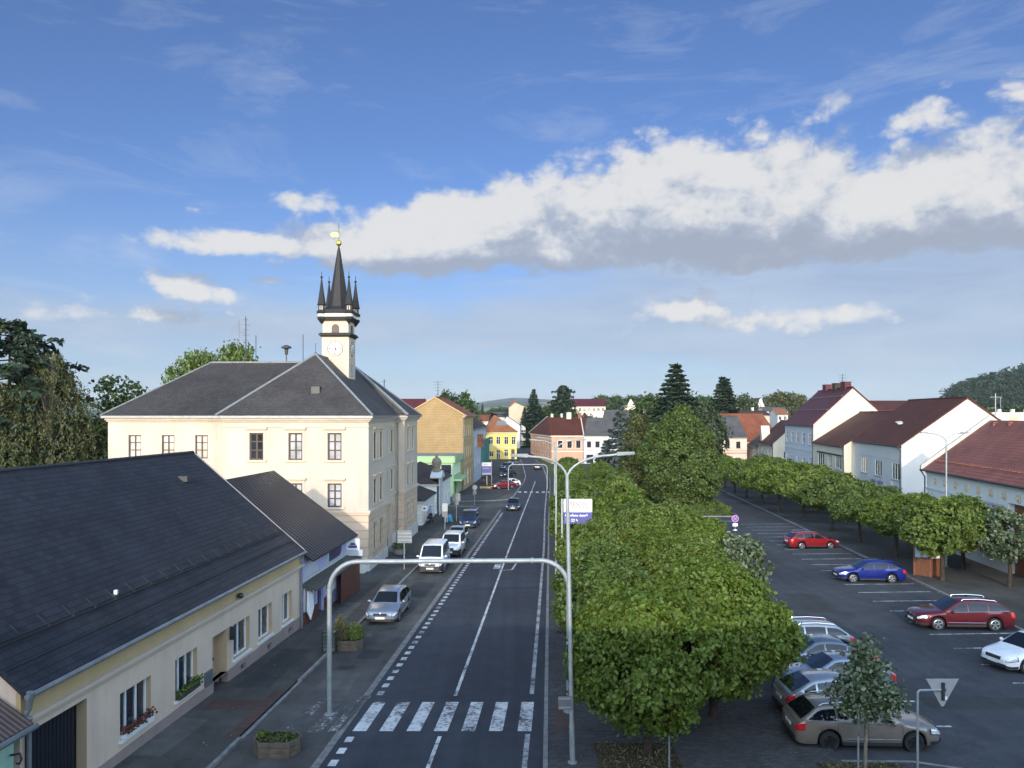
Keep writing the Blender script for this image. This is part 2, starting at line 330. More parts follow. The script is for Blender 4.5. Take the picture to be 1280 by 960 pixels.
# ------------------------------------------------------------------ mesh builder
class MB:
    def __init__(s): s.v = []; s.f = []; s.m = []
    def add(s, vs, fs, mi=0):
        o = len(s.v); s.v += [tuple(p) for p in vs]
        for f in fs: s.f.append(tuple(i + o for i in f)); s.m.append(mi)
        return s
    def poly(s, pts, mi=0): return s.add(pts, [tuple(range(len(pts)))], mi)
    def hexa(s, p, mi=0):   # 8 points: bottom 4, top 4
        return s.add(p, [(3, 2, 1, 0), (4, 5, 6, 7), (0, 1, 5, 4), (1, 2, 6, 5), (2, 3, 7, 6), (3, 0, 4, 7)], mi)
    def box(s, x0, x1, y0, y1, z0, z1, mi=0):
        return s.hexa([(x0, y0, z0), (x1, y0, z0), (x1, y1, z0), (x0, y1, z0), (x0, y0, z1), (x1, y0, z1), (x1, y1, z1), (x0, y1, z1)], mi)
    def ubox(s, P, u0, u1, z0, z1, d0, d1, mi=0):
        return s.hexa([P(u0, z0, d0), P(u1, z0, d0), P(u1, z0, d1), P(u0, z0, d1), P(u0, z1, d0), P(u1, z1, d0), P(u1, z1, d1), P(u0, z1, d1)], mi)
    def bar(s, p, q, w, h, mi=0, up=V((0, 0, 1))):
        p, q = V(p), V(q); t = (q - p).normalized(); a = t.cross(up)
        if a.length < 1e-4: a = V((1, 0, 0))
        a.normalize(); b = a.cross(t).normalized(); a *= w / 2; b *= h / 2
        return s.hexa([p - a - b, p + a - b, q + a - b, q - a - b, p - a + b, p + a + b, q + a + b, q - a + b], mi)
    def tube(s, path, r, n=8, mi=0, cap=True):
        path = [V(p) for p in path]; o = len(s.v)
        rs = r if isinstance(r, (list, tuple)) else [r] * len(path)
        a = None
        for i, p in enumerate(path):
            t = (path[min(i + 1, len(path) - 1)] - path[max(i - 1, 0)]).normalized()
            if a is None: a = t.orthogonal().normalized()
            else: a = (a - t * a.dot(t)).normalized()
            b = t.cross(a)
            for k in range(n):
                an = 2 * math.pi * k / n
                s.v.append(tuple(p + (a * math.cos(an) + b * math.sin(an)) * rs[i]))
        for i in range(len(path) - 1):
            for k in range(n):
                s.f.append((o + i * n + k, o + i * n + (k + 1) % n, o + (i + 1) * n + (k + 1) % n, o + (i + 1) * n + k)); s.m.append(mi)
        if cap:
            s.f.append(tuple(o + k for k in reversed(range(n)))); s.m.append(mi)
            e = o + (len(path) - 1) * n
            s.f.append(tuple(e + k for k in range(n))); s.m.append(mi)
        return s
    def lathe(s, prof, c=(0, 0, 0), n=12, mi=0, axis='z', rot=0.0):
        o = len(s.v); c = V(c)
        for r, h in prof:
            for k in range(n):
                an = 2 * math.pi * k / n + rot; x, y = r * math.cos(an), r * math.sin(an)
                s.v.append(tuple(c + (V((x, y, h)) if axis == 'z' else V((x, h, y)) if axis == 'y' else V((h, x, y)))))
        for i in range(len(prof) - 1):
            for k in range(n):
                s.f.append((o + i * n + k, o + i * n + (k + 1) % n, o + (i + 1) * n + (k + 1) % n, o + (i + 1) * n + k)); s.m.append(mi)
        s.f.append(tuple(o + k for k in reversed(range(n)))); s.m.append(mi)
        e = o + (len(prof) - 1) * n; s.f.append(tuple(e + k for k in range(n))); s.m.append(mi)
        return s
    def prism(s, pts, vec, mi=0):
        n = len(pts); v = [V(p) for p in pts] + [V(p) + V(vec) for p in pts]
        fs = [tuple(reversed(range(n))), tuple(range(n, 2 * n))] + [(i, (i + 1) % n, n + (i + 1) % n, n + i) for i in range(n)]
        return s.add(v, fs, mi)
    def slab(s, pts, th=.1, mi=0):   # roof plane with thickness below
        pts = [V(p) for p in pts]; return s.prism([p - V((0, 0, th)) for p in pts], (0, 0, th), mi)
    def ell(s, c, r, n=10, m=6, mi=0):
        prof = [(max(1e-3, math.sin(math.pi * i / m)), -math.cos(math.pi * i / m)) for i in range(m + 1)]
        o = len(s.v); s.lathe(prof, (0, 0, 0), n, mi)
        for i in range(o, len(s.v)):
            x, y, z = s.v[i]; s.v[i] = (c[0] + x * r[0], c[1] + y * r[1], c[2] + z * r[2])
        return s
    def mesh(s, name, mats, org=(0, 0, 0), smooth=None):
        me = bpy.data.meshes.new(name)
        ox, oy, oz = org
        me.from_pydata([(x - ox, y - oy, z - oz) for x, y, z in s.v], [], s.f)
        mats = mats if isinstance(mats, (list, tuple)) else [mats]
        for m in mats: me.materials.append(M[m] if isinstance(m, str) else m)
        me.polygons.foreach_set('material_index', s.m)
        me.update()
        uv = me.uv_layers.new(name='UVMap').data
        vs = me.vertices
        for p in me.polygons:
            n = p.normal
            if abs(n.z) > .999 or n.length < .5: t, b = V((1, 0, 0)), V((0, 1, 0))
            else:
                t = V((0, 0, 1)).cross(n).normalized(); b = n.cross(t)
            for li in p.loop_indices:
                co = vs[me.loops[li].vertex_index].co
                uv[li].uv = (co.dot(t), co.dot(b))
        if smooth is not None:
            me.polygons.foreach_set('use_smooth', [True] * len(me.polygons))
            me.set_sharp_from_angle(angle=RAD(smooth))
        return me
    def build(s, name, mats, parent=None, smooth=None, label=None):
        org = parent['_o'] if parent is not None and '_o' in parent else (0, 0, 0)
        o = bpy.data.objects.new(name, s.mesh(name, mats, org, smooth)); COL.objects.link(o)
        if parent is not None:
            o.parent = parent; o['_o'] = tuple(org)
        if label: o['label'] = label
        return o
def tag(o, label, cat, group=None, kind=None):
    o['label'] = label; o['category'] = cat
    if group: o['group'] = group
    if kind: o['kind'] = kind
    return o
def thing(name, label, cat, loc=(0, 0, 0), rz=0.0, group=None):
    o = bpy.data.objects.new(name, None); COL.objects.link(o)
    o.location = loc; o.rotation_euler = (0, 0, rz); o.empty_display_size = .3
    o['_o'] = (0.0, 0.0, 0.0) if rz or group == 'LOCAL' else tuple(float(x) for x in loc)
    tag(o, label, cat, None if group == 'LOCAL' else group)
    return o
def lthing(name, label, cat, loc=(0, 0, 0), rz=0.0, group=None):   # parts built in local coordinates
    o = thing(name, label, cat, loc, rz, group); o['_o'] = (0.0, 0.0, 0.0); return o
def dup(root, loc, rz=0.0, label=None, s=1.0, group=None):
    r = root.copy(); COL.objects.link(r); r.location = loc; r.rotation_euler = (0, 0, rz); r.scale = (s, s, s) if not isinstance(s, tuple) else s
    if label: r['label'] = label
    if group: r['group'] = group
    for ch in list(root.children):
        c = ch.copy(); COL.objects.link(c); c.parent = r
        for g in list(ch.children):
            d = g.copy(); COL.objects.link(d); d.parent = c
    return r
def lettering(name, txt, size, mat, parent, origin, xdir, ydir, extrude=.006, align='LEFT', weight=0.0):
    cu = bpy.data.curves.new('t', 'FONT'); cu.body = txt; cu.size = size; cu.extrude = extrude; cu.align_x = align; cu.offset = weight
    to = bpy.data.objects.new('t', cu); COL.objects.link(to)
    bpy.context.view_layer.update()
    dg = bpy.context.evaluated_depsgraph_get()
    me = bpy.data.meshes.new_from_object(to.evaluated_get(dg)); me.name = name
    bpy.data.objects.remove(to); me.materials.clear(); me.materials.append(M[mat])
    x = V(xdir).normalized(); y = V(ydir).normalized(); z = x.cross(y)
    org = V(parent['_o']) if parent is not None and '_o' in parent else V((0, 0, 0))
    mtx = Matrix((x, y, z)).transposed().to_4x4(); mtx.translation = V(origin) - org
    me.transform(mtx)
    o = bpy.data.objects.new(name, me); COL.objects.link(o)
    if parent is not None: o.parent = parent; o['_o'] = tuple(org)
    return o
# ================================================================== ground, roads, pavements
GB = [-60, 0, 150, 165, 200, 240, 420]
def strip(mb, xl, xr, y0, y1, dz, mi=0, step=25):
    """sheet between two edge functions x(y)"""
    ys = sorted(set([y0, y1] + [b for b in GB if y0 < b < y1] + list(np.arange(y0, y1, step))))
    for a, b in zip(ys, ys[1:]):
        mb.poly([(xl(a), a, gz(a) + dz), (xr(a), a, gz(a) + dz), (xr(b), b, gz(b) + dz), (xl(b), b, gz(b) + dz)], mi)
def gpoly(mb, pts, dz, mi=0):
    mb.poly([(x, y, gz(y) + dz) for x, y in pts], mi)
def lin(pts):
    def f(y):
        for (a, xa), (b, xb) in zip(pts, pts[1:]):
            if y <= b or (b, xb) == pts[-1]: return xa + (xb - xa) * (y - a) / (b - a)
    return f
# edges as x(y), metres, measured along the street
road_l = lin([(-20, -8.6), (24, -6.05), (59.5, -3.72), (96, -1.4), (127, .35), (150, 1.9), (165, 2.5), (185, 2.2), (205, 1.7), (240, .4), (300, -6)])
road_r = lin([(-20, -1.2), (32.8, 1.4), (96, 4.55), (150, 7.4), (165, 7.9), (185, 8.0), (205, 6.2), (240, 4.6), (300, -1)])
kerb_l = lin([(-20, -12.05), (24, -9.28), (56.5, -7.24), (96, -4.75), (101, -4.4)])
wall_l = lambda y: -14.1 + .073 * y

# the one ground sheet, reaching the horizon
g = MB()
xs = [-6000, -1500, -500, -200, -100, -50, -20, 0, 20, 50, 100, 200, 500, 1500, 6000]
ysg = [-60, 0, 50, 100, 150, 165, 200, 240, 420, 800, 1500, 3000, 5200]
for a, b in zip(ysg, ysg[1:]):
    for c, d in zip(xs, xs[1:]):
        g.poly([(c, a, gz(a) - .06), (d, a, gz(a) - .06), (d, b, gz(b) - .06), (c, b, gz(b) - .06)])
tag(g.build('ground', 'terrain'), 'flat town ground with fields running to the hills', 'ground', kind='structure')
# plaza asphalt under everything near the street (old pale asphalt)
g = MB(); strip(g, lambda y: wall_l(y) - 1.5, lambda y: 60, -20, 160, -.03)
tag(g.build('square_surface', 'asphalt_old'), 'old grey asphalt of the town square beside the street', 'ground', kind='structure')
# hills
def hill_h(az):
    px = 640 + F * math.tan(az)
    pts = [(-900, 506), (0, 503), (100, 499), (300, 506), (500, 507), (590, 504), (612, 500.5), (640, 498), (680, 499), (720, 500), (760, 502), (800, 504), (1000, 507), (1200, 506), (2500, 506)]
    for (a, ya), (b, yb) in zip(pts, pts[1:]):
        if px <= b: y = ya + (yb - ya) * (px - a) / (b - a); break
    return (519 - y) / F
hm = MB(); rows = [(1700, .0), (2300, .25), (3000, .5), (3700, .72), (4500, 1.0), (4900, .8)]
rng = random.Random(3)
azs = [RAD(-48 + i * 1.0) for i in range(97)]
grid = []
for r, k in rows:
    row = []
    for i, az in enumerate(azs):
        z = EYE * min(1, k * 2) + hill_h(az) * r * (k ** .6) * 1.0 + (math.sin(az * 70 + r * .003) + math.sin(az * 31 + r)) * 2.2 * k
        row.append((r * math.sin(az) * (1 / math.cos(az)), r, z if k > 0 else 1.0))
    grid.append(row)
for a, b in zip(grid, grid[1:]):
    for i in range(len(azs) - 1): hm.poly([a[i], a[i + 1], b[i + 1], b[i]])
tag(hm.build('hills', 'hills', smooth=60), 'low blue hills along the horizon', 'hills', kind='structure')

# main road: asphalt, with its markings as parts
road = MB(); strip(road, road_l, road_r, -20, 300, .0)
road = tag(road.build('road', 'asphalt'), 'dark asphalt main road running away downhill and bending left', 'road', kind='structure')
# side road joining on the left
m = MB(); gpoly(m, [(-3.3, 99.5), (-.9, 104), (-.2, 113), (-3.3, 111), (-9.5, 109.5), (-20, 109.5), (-20, 104.5), (-9, 104.5), (-5.5, 103)], .006)
tag(m.build('side_road', 'asphalt_old'), 'grey side road joining the main road from the left', 'road', kind='structure')
dash_x = lambda y: -5.13 + .0622 * (y - 32.65)
cen_x = lin([(20, -2.86), (32.5, -2.12), (63.7, -.45), (95, 1.32), (150, 4.5), (165, 5.1)])
redge = lin([(20, .14), (24.2, .40), (32.8, .92), (49, 1.8), (68.4, 2.85), (95, 4.05), (150, 6.9), (165, 7.35), (185, 7.4), (200, 6.0)])
ledge2 = lin([(103, -.75), (127, .72), (150, 2.3), (165, 2.95), (185, 2.65), (200, 2.2)])
def wline(mb, fx, y0, y1, w, dz=.005, step=6):
    strip(mb, lambda y: fx(y) - w / 2, lambda y: fx(y) + w / 2, y0, y1, dz, 0, step)
m = MB(); wline(m, redge, 30.6, 200, .17); wline(m, redge, 19, 26.6, .17)
m.build('edge_line', 'white_edge', road)
m = MB(); wline(m, ledge2, 103, 200, .16); m.build('edge_line', 'white_edge', road)
m = MB(); wline(m, cen_x, 30.4, 153, .13); wline(m, cen_x, 19, 26.4, .13); m.build('centre_line', 'white_line', road)
m = MB(); y = 19.5
while y < 96:
    if not 26.35 < y < 29.9:
        x = dash_x(y); gpoly(m, [(x - .13, y), (x + .13, y), (x + .155, y + .45), (x - .105, y + .45)], .005)
    y += .915
m.build('dashed_line', 'white_line', road)
for k, pb in enumerate([440.5, 474, 508, 542, 576.5, 611, 647]):     # zebra stripes
    xb = bx(pb, 26.85); xt = bx([467, 497.5, 528, 558, 589, 620, 652][k], 29.7); m = MB()
    gpoly(m, [(xb, 26.85), (xb + .48, 26.85), (xt + .48, 29.7), (xt, 29.7)], .005)
    m.build('zebra_stripe', 'white_line', road)
for k in range(7):                                                    # the far crossing
    x = .95 + k * .98; m = MB(); gpoly(m, [(x, 125.5), (x + .5, 125.5), (x + .6, 128.3), (x + .1, 128.3)], .0095)
    m.build('zebra_stripe', 'white_line', road)
m = MB(); pts = [(-.96, 57.1), (.0, 57.4), (.42, 60.8)]
for (x0, y0), (x1, y1) in zip(pts, pts[1:]):
    n = V((y1 - y0, x0 - x1)).normalized() * .07
    gpoly(m, [(x0 - n.x, y0 - n.y), (x0 + n.x, y0 + n.y), (x1 + n.x, y1 + n.y), (x1 - n.x, y1 - n.y)], .0085 + .002 * (y0 > 57.2))
gpoly(m, [(-1.42, 57.8), (-.92, 57.8), (-.8, 59.9), (-1.3, 59.9)], .0085)
m.build('lane_marking', 'white_line', road)

# parking lane on the left between kerb and dashes
m = MB(); strip(m, kerb_l, lambda y: dash_x(y) - .35, -20, 101, .004)
lane = tag(m.build('parking_lane', 'asphalt_old'), 'worn grey parking lane along the left side of the road', 'parking lane', kind='structure')
m = MB(); strip(m, lambda y: dash_x(y) - .62, lambda y: dash_x(y) - .36, -20, 99, .009, 0, 3); m.build('gutter_strip', 'drain', lane)
m = MB()
for (xa, xb, y) in [(-4.75, -3.7, 65.6), (-5.2, -4.2, 59.3), (-4.75, -3.4, 72), (-4.9, -4.0, 74.2), (-4.3, -3.2, 77.8), (-3.4, -2.1, 91.5), (-3.6, -2.4, 94.3)]:
    gpoly(m, [(xa, y), (xb, y + .1), (xb, y + .24), (xa, y + .14)], .009)
m.build('bay_line', 'white_worn', lane)
m = MB()                                                              # worn stripes across the lane
for (x0, y0, x1, y1, w) in [(-8.05, 26.6, -7.6, 30.2, .45), (-7.2, 26.7, -6.6, 30.2, .5), (-6.45, 26.8, -5.95, 30.4, .42)]:
    gpoly(m, [(x0, y0), (x0 + w, y0), (x1 + w, y1), (x1, y1)], .009)
m.build('zebra_stripe', 'white_worn', lane)
for (cx, cy, w, d) in [(-7.55, 39.2, .45, .4), (-7.3, 34.0, .4, .35)]:
    m = MB(); gpoly(m, [(cx + w * math.cos(a * .524), cy + d * math.sin(a * .524)) for a in range(12)], .010); m.build('manhole_cover', 'metal_dark', lane)

# left pavement, raised, with kerb stones
m = MB(); strip(m, lambda y: wall_l(y) - .6, lambda y: kerb_l(y) - .14, -20, 101, .115)
walk = tag(m.build('pavement', 'asphalt_walk'), 'dark asphalt pavement in front of the left hand houses', 'pavement', kind='structure')
m = MB()
y = -20
rk = random.Random(5)
while y < 101:
    yb = min(y + .98, 101)
    if not (25.2 < y < 31.0): top = .125 + rk.uniform(-.006, .006)
    else: top = .045
    ya = y + .012
    m.hexa([(kerb_l(ya) - .14, ya, gz(ya) - .05), (kerb_l(ya), ya, gz(ya) - .05), (kerb_l(yb), yb, gz(yb) - .05), (kerb_l(yb) - .14, yb, gz(yb) - .05),
            (kerb_l(ya) - .14, ya, gz(ya) + top), (kerb_l(ya), ya, gz(ya) + top), (kerb_l(yb), yb, gz(yb) + top), (kerb_l(yb) - .14, yb, gz(yb) + top)])
    y += .98
m.build('kerb', 'kerb', walk)
m = MB(); strip(m, lambda y: kerb_l(y) - .62, lambda y: kerb_l(y) - .15, 26.0, 30.6, .120)
gpoly(m, [(-11.6, 28.6), (kerb_l(28.6) - .63, 28.6), (kerb_l(29.6) - .63, 29.6), (-11.5, 29.6)], .120)
m.build('tactile_paving', 'pave_red', walk)
# cobbled forecourt beyond the side road
m = MB(); strip(m, lambda y: -9.5 + .03 * (y - 108), lin([(109.9, -3.2), (118, .0), (150, 1.7), (165, 2.3), (190, 2.0), (205, 1.5)]), 109.9, 205, .03)
fore = tag(m.build('forecourt', 'cobble'), 'cobbled forecourt with parked cars before the yellow house', 'forecourt', kind='structure')
m = MB(); pts = [(-9.5, 109.7), (-3.3, 111.1), (-.5, 113.6), (.25, 119)]
for (x0, y0), (x1, y1) in zip(pts, pts[1:]): m.bar((x0, y0, gz(y0) + .05), (x1, y1, gz(y1) + .05), .3, .12)
m.build('kerb', 'kerb', fore)
m = MB(); pts = [(-9.6, 104.4), (-5.5, 102.9), (-4.4, 101)]
for (x0, y0), (x1, y1) in zip(pts, pts[1:]): m.bar((x0, y0, gz(y0) + .06), (x1, y1, gz(y1) + .06), .25, .12)
m.build('kerb', 'kerb', walk)
m = MB(); strip(m, lambda y: -12, lambda y: -9.2 + .03 * (y - 84), 80, 104.3, .112); m.build('pavement_slab', 'asphalt_walk', walk)

# tree strip between road and car park
strip_r = lin([(-20, 10), (24, 10.4), (26, 10.6), (38, 11.2), (44, 13.6), (52, 14.2), (62, 15.0), (84, 17.0), (88, 17.5), (150, 20), (160, 20)])
m = MB(); strip(m, lambda y: road_r(y) + .02, strip_r, -20, 160, .10, 0, 4)
st = tag(m.build('tree_strip', 'pave_dark'), 'dark paved strip under the clipped trees between road and car park', 'pavement', kind='structure')
m = MB(); y = -20
while y < 160:
    yb = y + .98; ya = y + .012; top = .118 + rk.uniform(-.006, .006)
    m.hexa([(road_r(ya) + .0, ya, gz(ya) - .05), (road_r(ya) + .15, ya, gz(ya) - .05), (road_r(yb) + .15, yb, gz(yb) - .05), (road_r(yb), yb, gz(yb) - .05),
            (road_r(ya), ya, gz(ya) + top), (road_r(ya) + .15, ya, gz(ya) + top), (road_r(yb) + .15, yb, gz(yb) + top), (road_r(yb), yb, gz(yb) + top)])
    y += .98
m.build('kerb', 'kerb', st)
m = MB(); gpoly(m, [(1.45, 26.5), (2.0, 26.5), (2.15, 29.6), (1.6, 29.6)], .105); m.build('tactile_paving', 'pave_red', st)
m = MB(); gpoly(m, [(2.7, 23.4), (5.3, 23.4), (5.3, 25.6), (2.7, 25.6)], .106); gpoly(m, [(9.4, 22.6), (12.0, 22.2), (12.1, 24.0), (9.5, 24.1)], .106); m.build('soil_bed', 'soil', st)

# car park
lot_r = lambda y: 22.5 + .1 * y
m = MB(); strip(m, strip_r, lot_r, -20, 150, .008, 0, 4)
lot = tag(m.build('car_park', 'asphalt_lot'), 'dark asphalt car park with white bay lines', 'car park', kind='structure')
# apron of small pavers at the near end of the car park
m = MB(); gpoly(m, [(10.4, 20), (14.5, 20), (13.9, 23.6), (12.6, 24.15), (10.4, 24.2)], .10); m.build('paved_corner', 'pave_dark', lot)
m = MB(); pts = [(10.4, 24.22), (12.6, 24.17), (13.9, 23.65), (14.6, 20)]
for (x0, y0), (x1, y1) in zip(pts, pts[1:]): m.bar((x0, y0, gz(y0) + .05), (x1, y1, gz(y1) + .05), .12, .12)
m.build('kerb', 'kerb', lot)
y = 29.3; k = 0
while y < 87:
    x0 = 21.45 + .085 * (y - 39.6); x1 = lot_r(y) - .35
    if not 58 < y < 60 or True:
        m = MB(); gpoly(m, [(x0, y), (x1, y + .25), (x1, y + .37), (x0, y + .12)], .013); m.build('bay_line', 'white_line', lot)
    y += 2.51
m = MB(); gpoly(m, [(bx(867, 87.3), 87.2), (bx(918, 87.3), 87.2), (bx(918, 87.3), 87.45), (bx(867, 87.3), 87.45)], .013); m.build('lot_line', 'white_line', lot)
for k in range(5):
    y = 27.2 + k * 2.5; m = MB(); gpoly(m, [(11.6, y), (15.6, y), (15.6, y + .12), (11.6, y + .12)], .013); m.build('bay_line', 'white_line', lot)
# right pavement
m = MB(); strip(m, lambda y: lot_r(y) + .14, lambda y: 60, -20, 160, .115, 0, 6)
rw = tag(m.build('pavement', 'asphalt_walk'), 'pavement under the trees in front of the right hand houses', 'pavement', kind='structure')
m = MB(); y = -20
while y < 150:
    yb = y + .98; ya = y + .012; top = .125 + rk.uniform(-.006, .006)
    m.hexa([(lot_r(ya), ya, gz(ya) - .05), (lot_r(ya) + .15, ya, gz(ya) - .05), (lot_r(yb) + .15, yb, gz(yb) - .05), (lot_r(yb), yb, gz(yb) - .05),
            (lot_r(ya), ya, gz(ya) + top), (lot_r(ya) + .15, ya, gz(ya) + top), (lot_r(yb) + .15, yb, gz(yb) + top), (lot_r(yb), yb, gz(yb) + top)])
    y += .98
m.build('kerb', 'kerb', rw)
# lawn island with the big tree
m = MB(); pts = [(16.8, 94), (17.5, 91.5), (26.5, 91.5), (27.2, 93), (26, 118), (17, 118)]
m.prism([(x, y, gz(y) - .05) for x, y in pts], (0, 0, .17))
isl = tag(m.build('lawn_island', 'grass'), 'grass island around the big round tree', 'lawn', kind='structure')
m = MB()
for (x0, y0), (x1, y1) in zip(pts[:5], pts[1:6]): m.bar((x0, y0, gz(y0) + .06), (x1, y1, gz(y1) + .06), .14, .16)
m.build('kerb', 'kerb', isl)

# repaired patches in the asphalt
def patch_on(par, pts, mat, dz=.0105, name='asphalt_patch'): m_ = MB(); gpoly(m_, pts, dz); m_.build(name, mat, par)
M['patch_dark'] = asphalt('dark_asphalt_patch', (.046, .046, .046), .25, .2, crack=False); M['patch_pale'] = asphalt('pale_asphalt_patch', (.105, .10, .092), .3, .25, crack=False)
patch_on(lane, [(-8.0, 31.2), (-6.6, 31.0), (-6.5, 33.2), (-7.9, 33.5)], 'patch_pale'); patch_on(lane, [(-7.0, 48.2), (-5.4, 48.0), (-5.2, 52.6), (-6.6, 52.9)], 'patch_dark')
patch_on(lane, [(-7.2, 35.3), (-6.2, 35.2), (-6.1, 36.6), (-7.1, 36.8)], 'patch_dark'); patch_on(lane, [(-3.9, 86.0), (-2.6, 86.2), (-2.5, 89.9), (-3.7, 89.7)], 'patch_dark')
patch_on(walk, [(-11.2, 31.0), (-9.8, 31.0), (-9.5, 36.4), (-10.9, 36.5)], 'patch_dark', .121); patch_on(walk, [(-10.2, 40.0), (-9.3, 40.0), (-9.0, 46.0), (-9.9, 46.2)], 'patch_pale', .121); patch_on(walk, [(-12.3, 24.6), (-11.2, 24.5), (-10.9, 27.6), (-12.0, 27.8)], 'patch_pale', .121)
patch_on(lot, [(17.0, 44.0), (19.0, 43.8), (19.2, 49.0), (17.3, 49.2)], 'patch_dark', .0105); patch_on(lot, [(15.8, 29.0), (20.8, 28.8), (20.9, 30.1), (15.9, 30.3)], 'patch_dark', .0105); patch_on(lot, [(19.5, 60.0), (21.6, 60.0), (21.9, 66.0), (19.8, 66.1)], 'patch_dark', .0105)
for i_, (x_, y_, r_) in enumerate([(12.9, 30.8, .4), (24.2, 38.7, .45), (23.6, 46.4, .5), (25.5, 56.0, .45), (25.0, 61.2, .5), (22.6, 36.0, .4), (-6.6, 54.0, .35), (-6.4, 40.6, .4), (18.4, 37.0, .3)]):
    rr_ = random.Random(i_); gp = [(x_ + r_ * rr_.uniform(.6, 1.2) * math.cos(a_ * .4488), y_ + r_ * rr_.uniform(.6, 1.3) * math.sin(a_ * .4488)) for a_ in range(14)]
    patch_on(lot if x_ > 0 else lane, gp, 'patch_dark', .0115, 'oil_stain')
patch_on(road, [(-3.6, 43.0), (-1.6, 43.0), (-1.55, 43.25), (-3.55, 43.25)], 'patch_dark', .004, 'asphalt_joint')
# ================================================================== buildings
class Fr:
    """plan frame: C near street corner, d along the street away from the eye, e away from the street"""
    def __init__(s, C, slope, side):
        s.C = V((C[0], C[1], 0)); s.d = V((slope, 1, 0)).normalized()
        s.e = V((-s.d.y, s.d.x, 0)) if side == 'left' else V((s.d.y, -s.d.x, 0))
    def p(s, u, v, z): q = s.C + s.d * u + s.e * v; return V((q.x, q.y, z))
    def street(s, v0=0): return lambda u, z, dn=0: s.p(u, v0 + dn, z)       # dn = inward
    def near(s, u0=0): return lambda w, z, dn=0: s.p(u0 + dn, w, z)
    def far(s, u0): return lambda w, z, dn=0: s.p(u0 - dn, w, z)
    def back(s, v0): return lambda u, z, dn=0: s.p(u, v0 - dn, z)
def wall(mb, P, a0, a1, z0, z1, ops=(), dep=.2, mi=0, rmi=None):
    us = sorted({a0, a1} | {o[0] for o in ops} | {o[1] for o in ops}); zs = sorted({z0, z1} | {o[2] for o in ops} | {o[3] for o in ops})
    us = [u for u in us if a0 - 1e-6 <= u <= a1 + 1e-6]; zs = [z for z in zs if z0 - 1e-6 <= z <= z1 + 1e-6]
    for u, u2 in zip(us, us[1:]):
        for z, z2 in zip(zs, zs[1:]):
            cu, cz = (u + u2) / 2, (z + z2) / 2
            if any(o[0] < cu < o[1] and o[2] < cz < o[3] for o in ops): continue
            mb.poly([P(u, z), P(u2, z), P(u2, z2), P(u, z2)], mi)
    r = mi if rmi is None else rmi
    for (u, u2, z, z2) in [o[:4] for o in ops]:
        for q in (((u, z), (u2, z)), ((u2, z), (u2, z2)), ((u2, z2), (u, z2)), ((u, z2), (u, z))):
            mb.poly([P(*q[0], 0), P(*q[1], 0), P(*q[1], dep), P(*q[0], dep)], r)
def window(par, P, o, fm='frame_white', gm='glass', dep=.14, nx=2, tz=None, sill=None, sur=None, fw=.06, name='window', lintel=None, label=None):
    u0, u1, z0, z1 = o[:4]; m = MB()
    m.ubox(P, u0, u1, z0, z0 + fw, dep - .03, dep + .04); m.ubox(P, u0, u1, z1 - fw, z1, dep - .03, dep + .04)
    m.ubox(P, u0, u0 + fw, z0 + fw, z1 - fw, dep - .03, dep + .04); m.ubox(P, u1 - fw, u1, z0 + fw, z1 - fw, dep - .03, dep + .04)
    for k in range(1, nx):
        c = u0 + (u1 - u0) * k / nx; m.ubox(P, c - fw * .55, c + fw * .55, z0 + fw, z1 - fw, dep - .025, dep + .04)
    for t in (tz or []):
        c = z0 + (z1 - z0) * t
        for k in range(nx):
            a = u0 + (u1 - u0) * k / nx + fw * .56; b = u0 + (u1 - u0) * (k + 1) / nx - fw * .56
            m.ubox(P, a, b, c - fw * .4, c + fw * .4, dep - .02, dep + .03)
    w = m.build(name, fm, par, label=label)
    m = MB(); m.poly([P(u0 + .01, z0 + .01, dep + .02), P(u1 - .01, z0 + .01, dep + .02), P(u1 - .01, z1 - .01, dep + .02), P(u0 + .01, z1 - .01, dep + .02)])
    m.build('pane', gm, w)
    if sill:
        m = MB(); m.ubox(P, u0 - .08, u1 + .08, z0 - .09, z0 - .005, -.09, dep - .035); m.build('sill', sill, w)
    if sur:
        m = MB(); sw = .16
        m.ubox(P, u0 - sw, u0 - .003, z0 - .0, z1 + sw, -.035, .05); m.ubox(P, u1 + .003, u1 + sw, z0 - .0, z1 + sw, -.035, .05)
        m.ubox(P, u0 - .002, u1 + .002, z1 + .003, z1 + sw, -.035, .05)
        m.ubox(P, u0 - sw - .06, u1 + sw + .06, z0 - .14, z0 - .004, -.10, .04)
        m.build('surround', sur, w)
        if lintel:
            m = MB(); m.ubox(P, u0 - sw - .12, u1 + sw + .12, z1 + sw + .12, z1 + sw + .24, -.2, .02); m.ubox(P, u0 - sw - .04, u1 + sw + .04, z1 + sw + .03, z1 + sw + .118, -.09, .02)
            m.build('lintel', lintel, w)
    return w
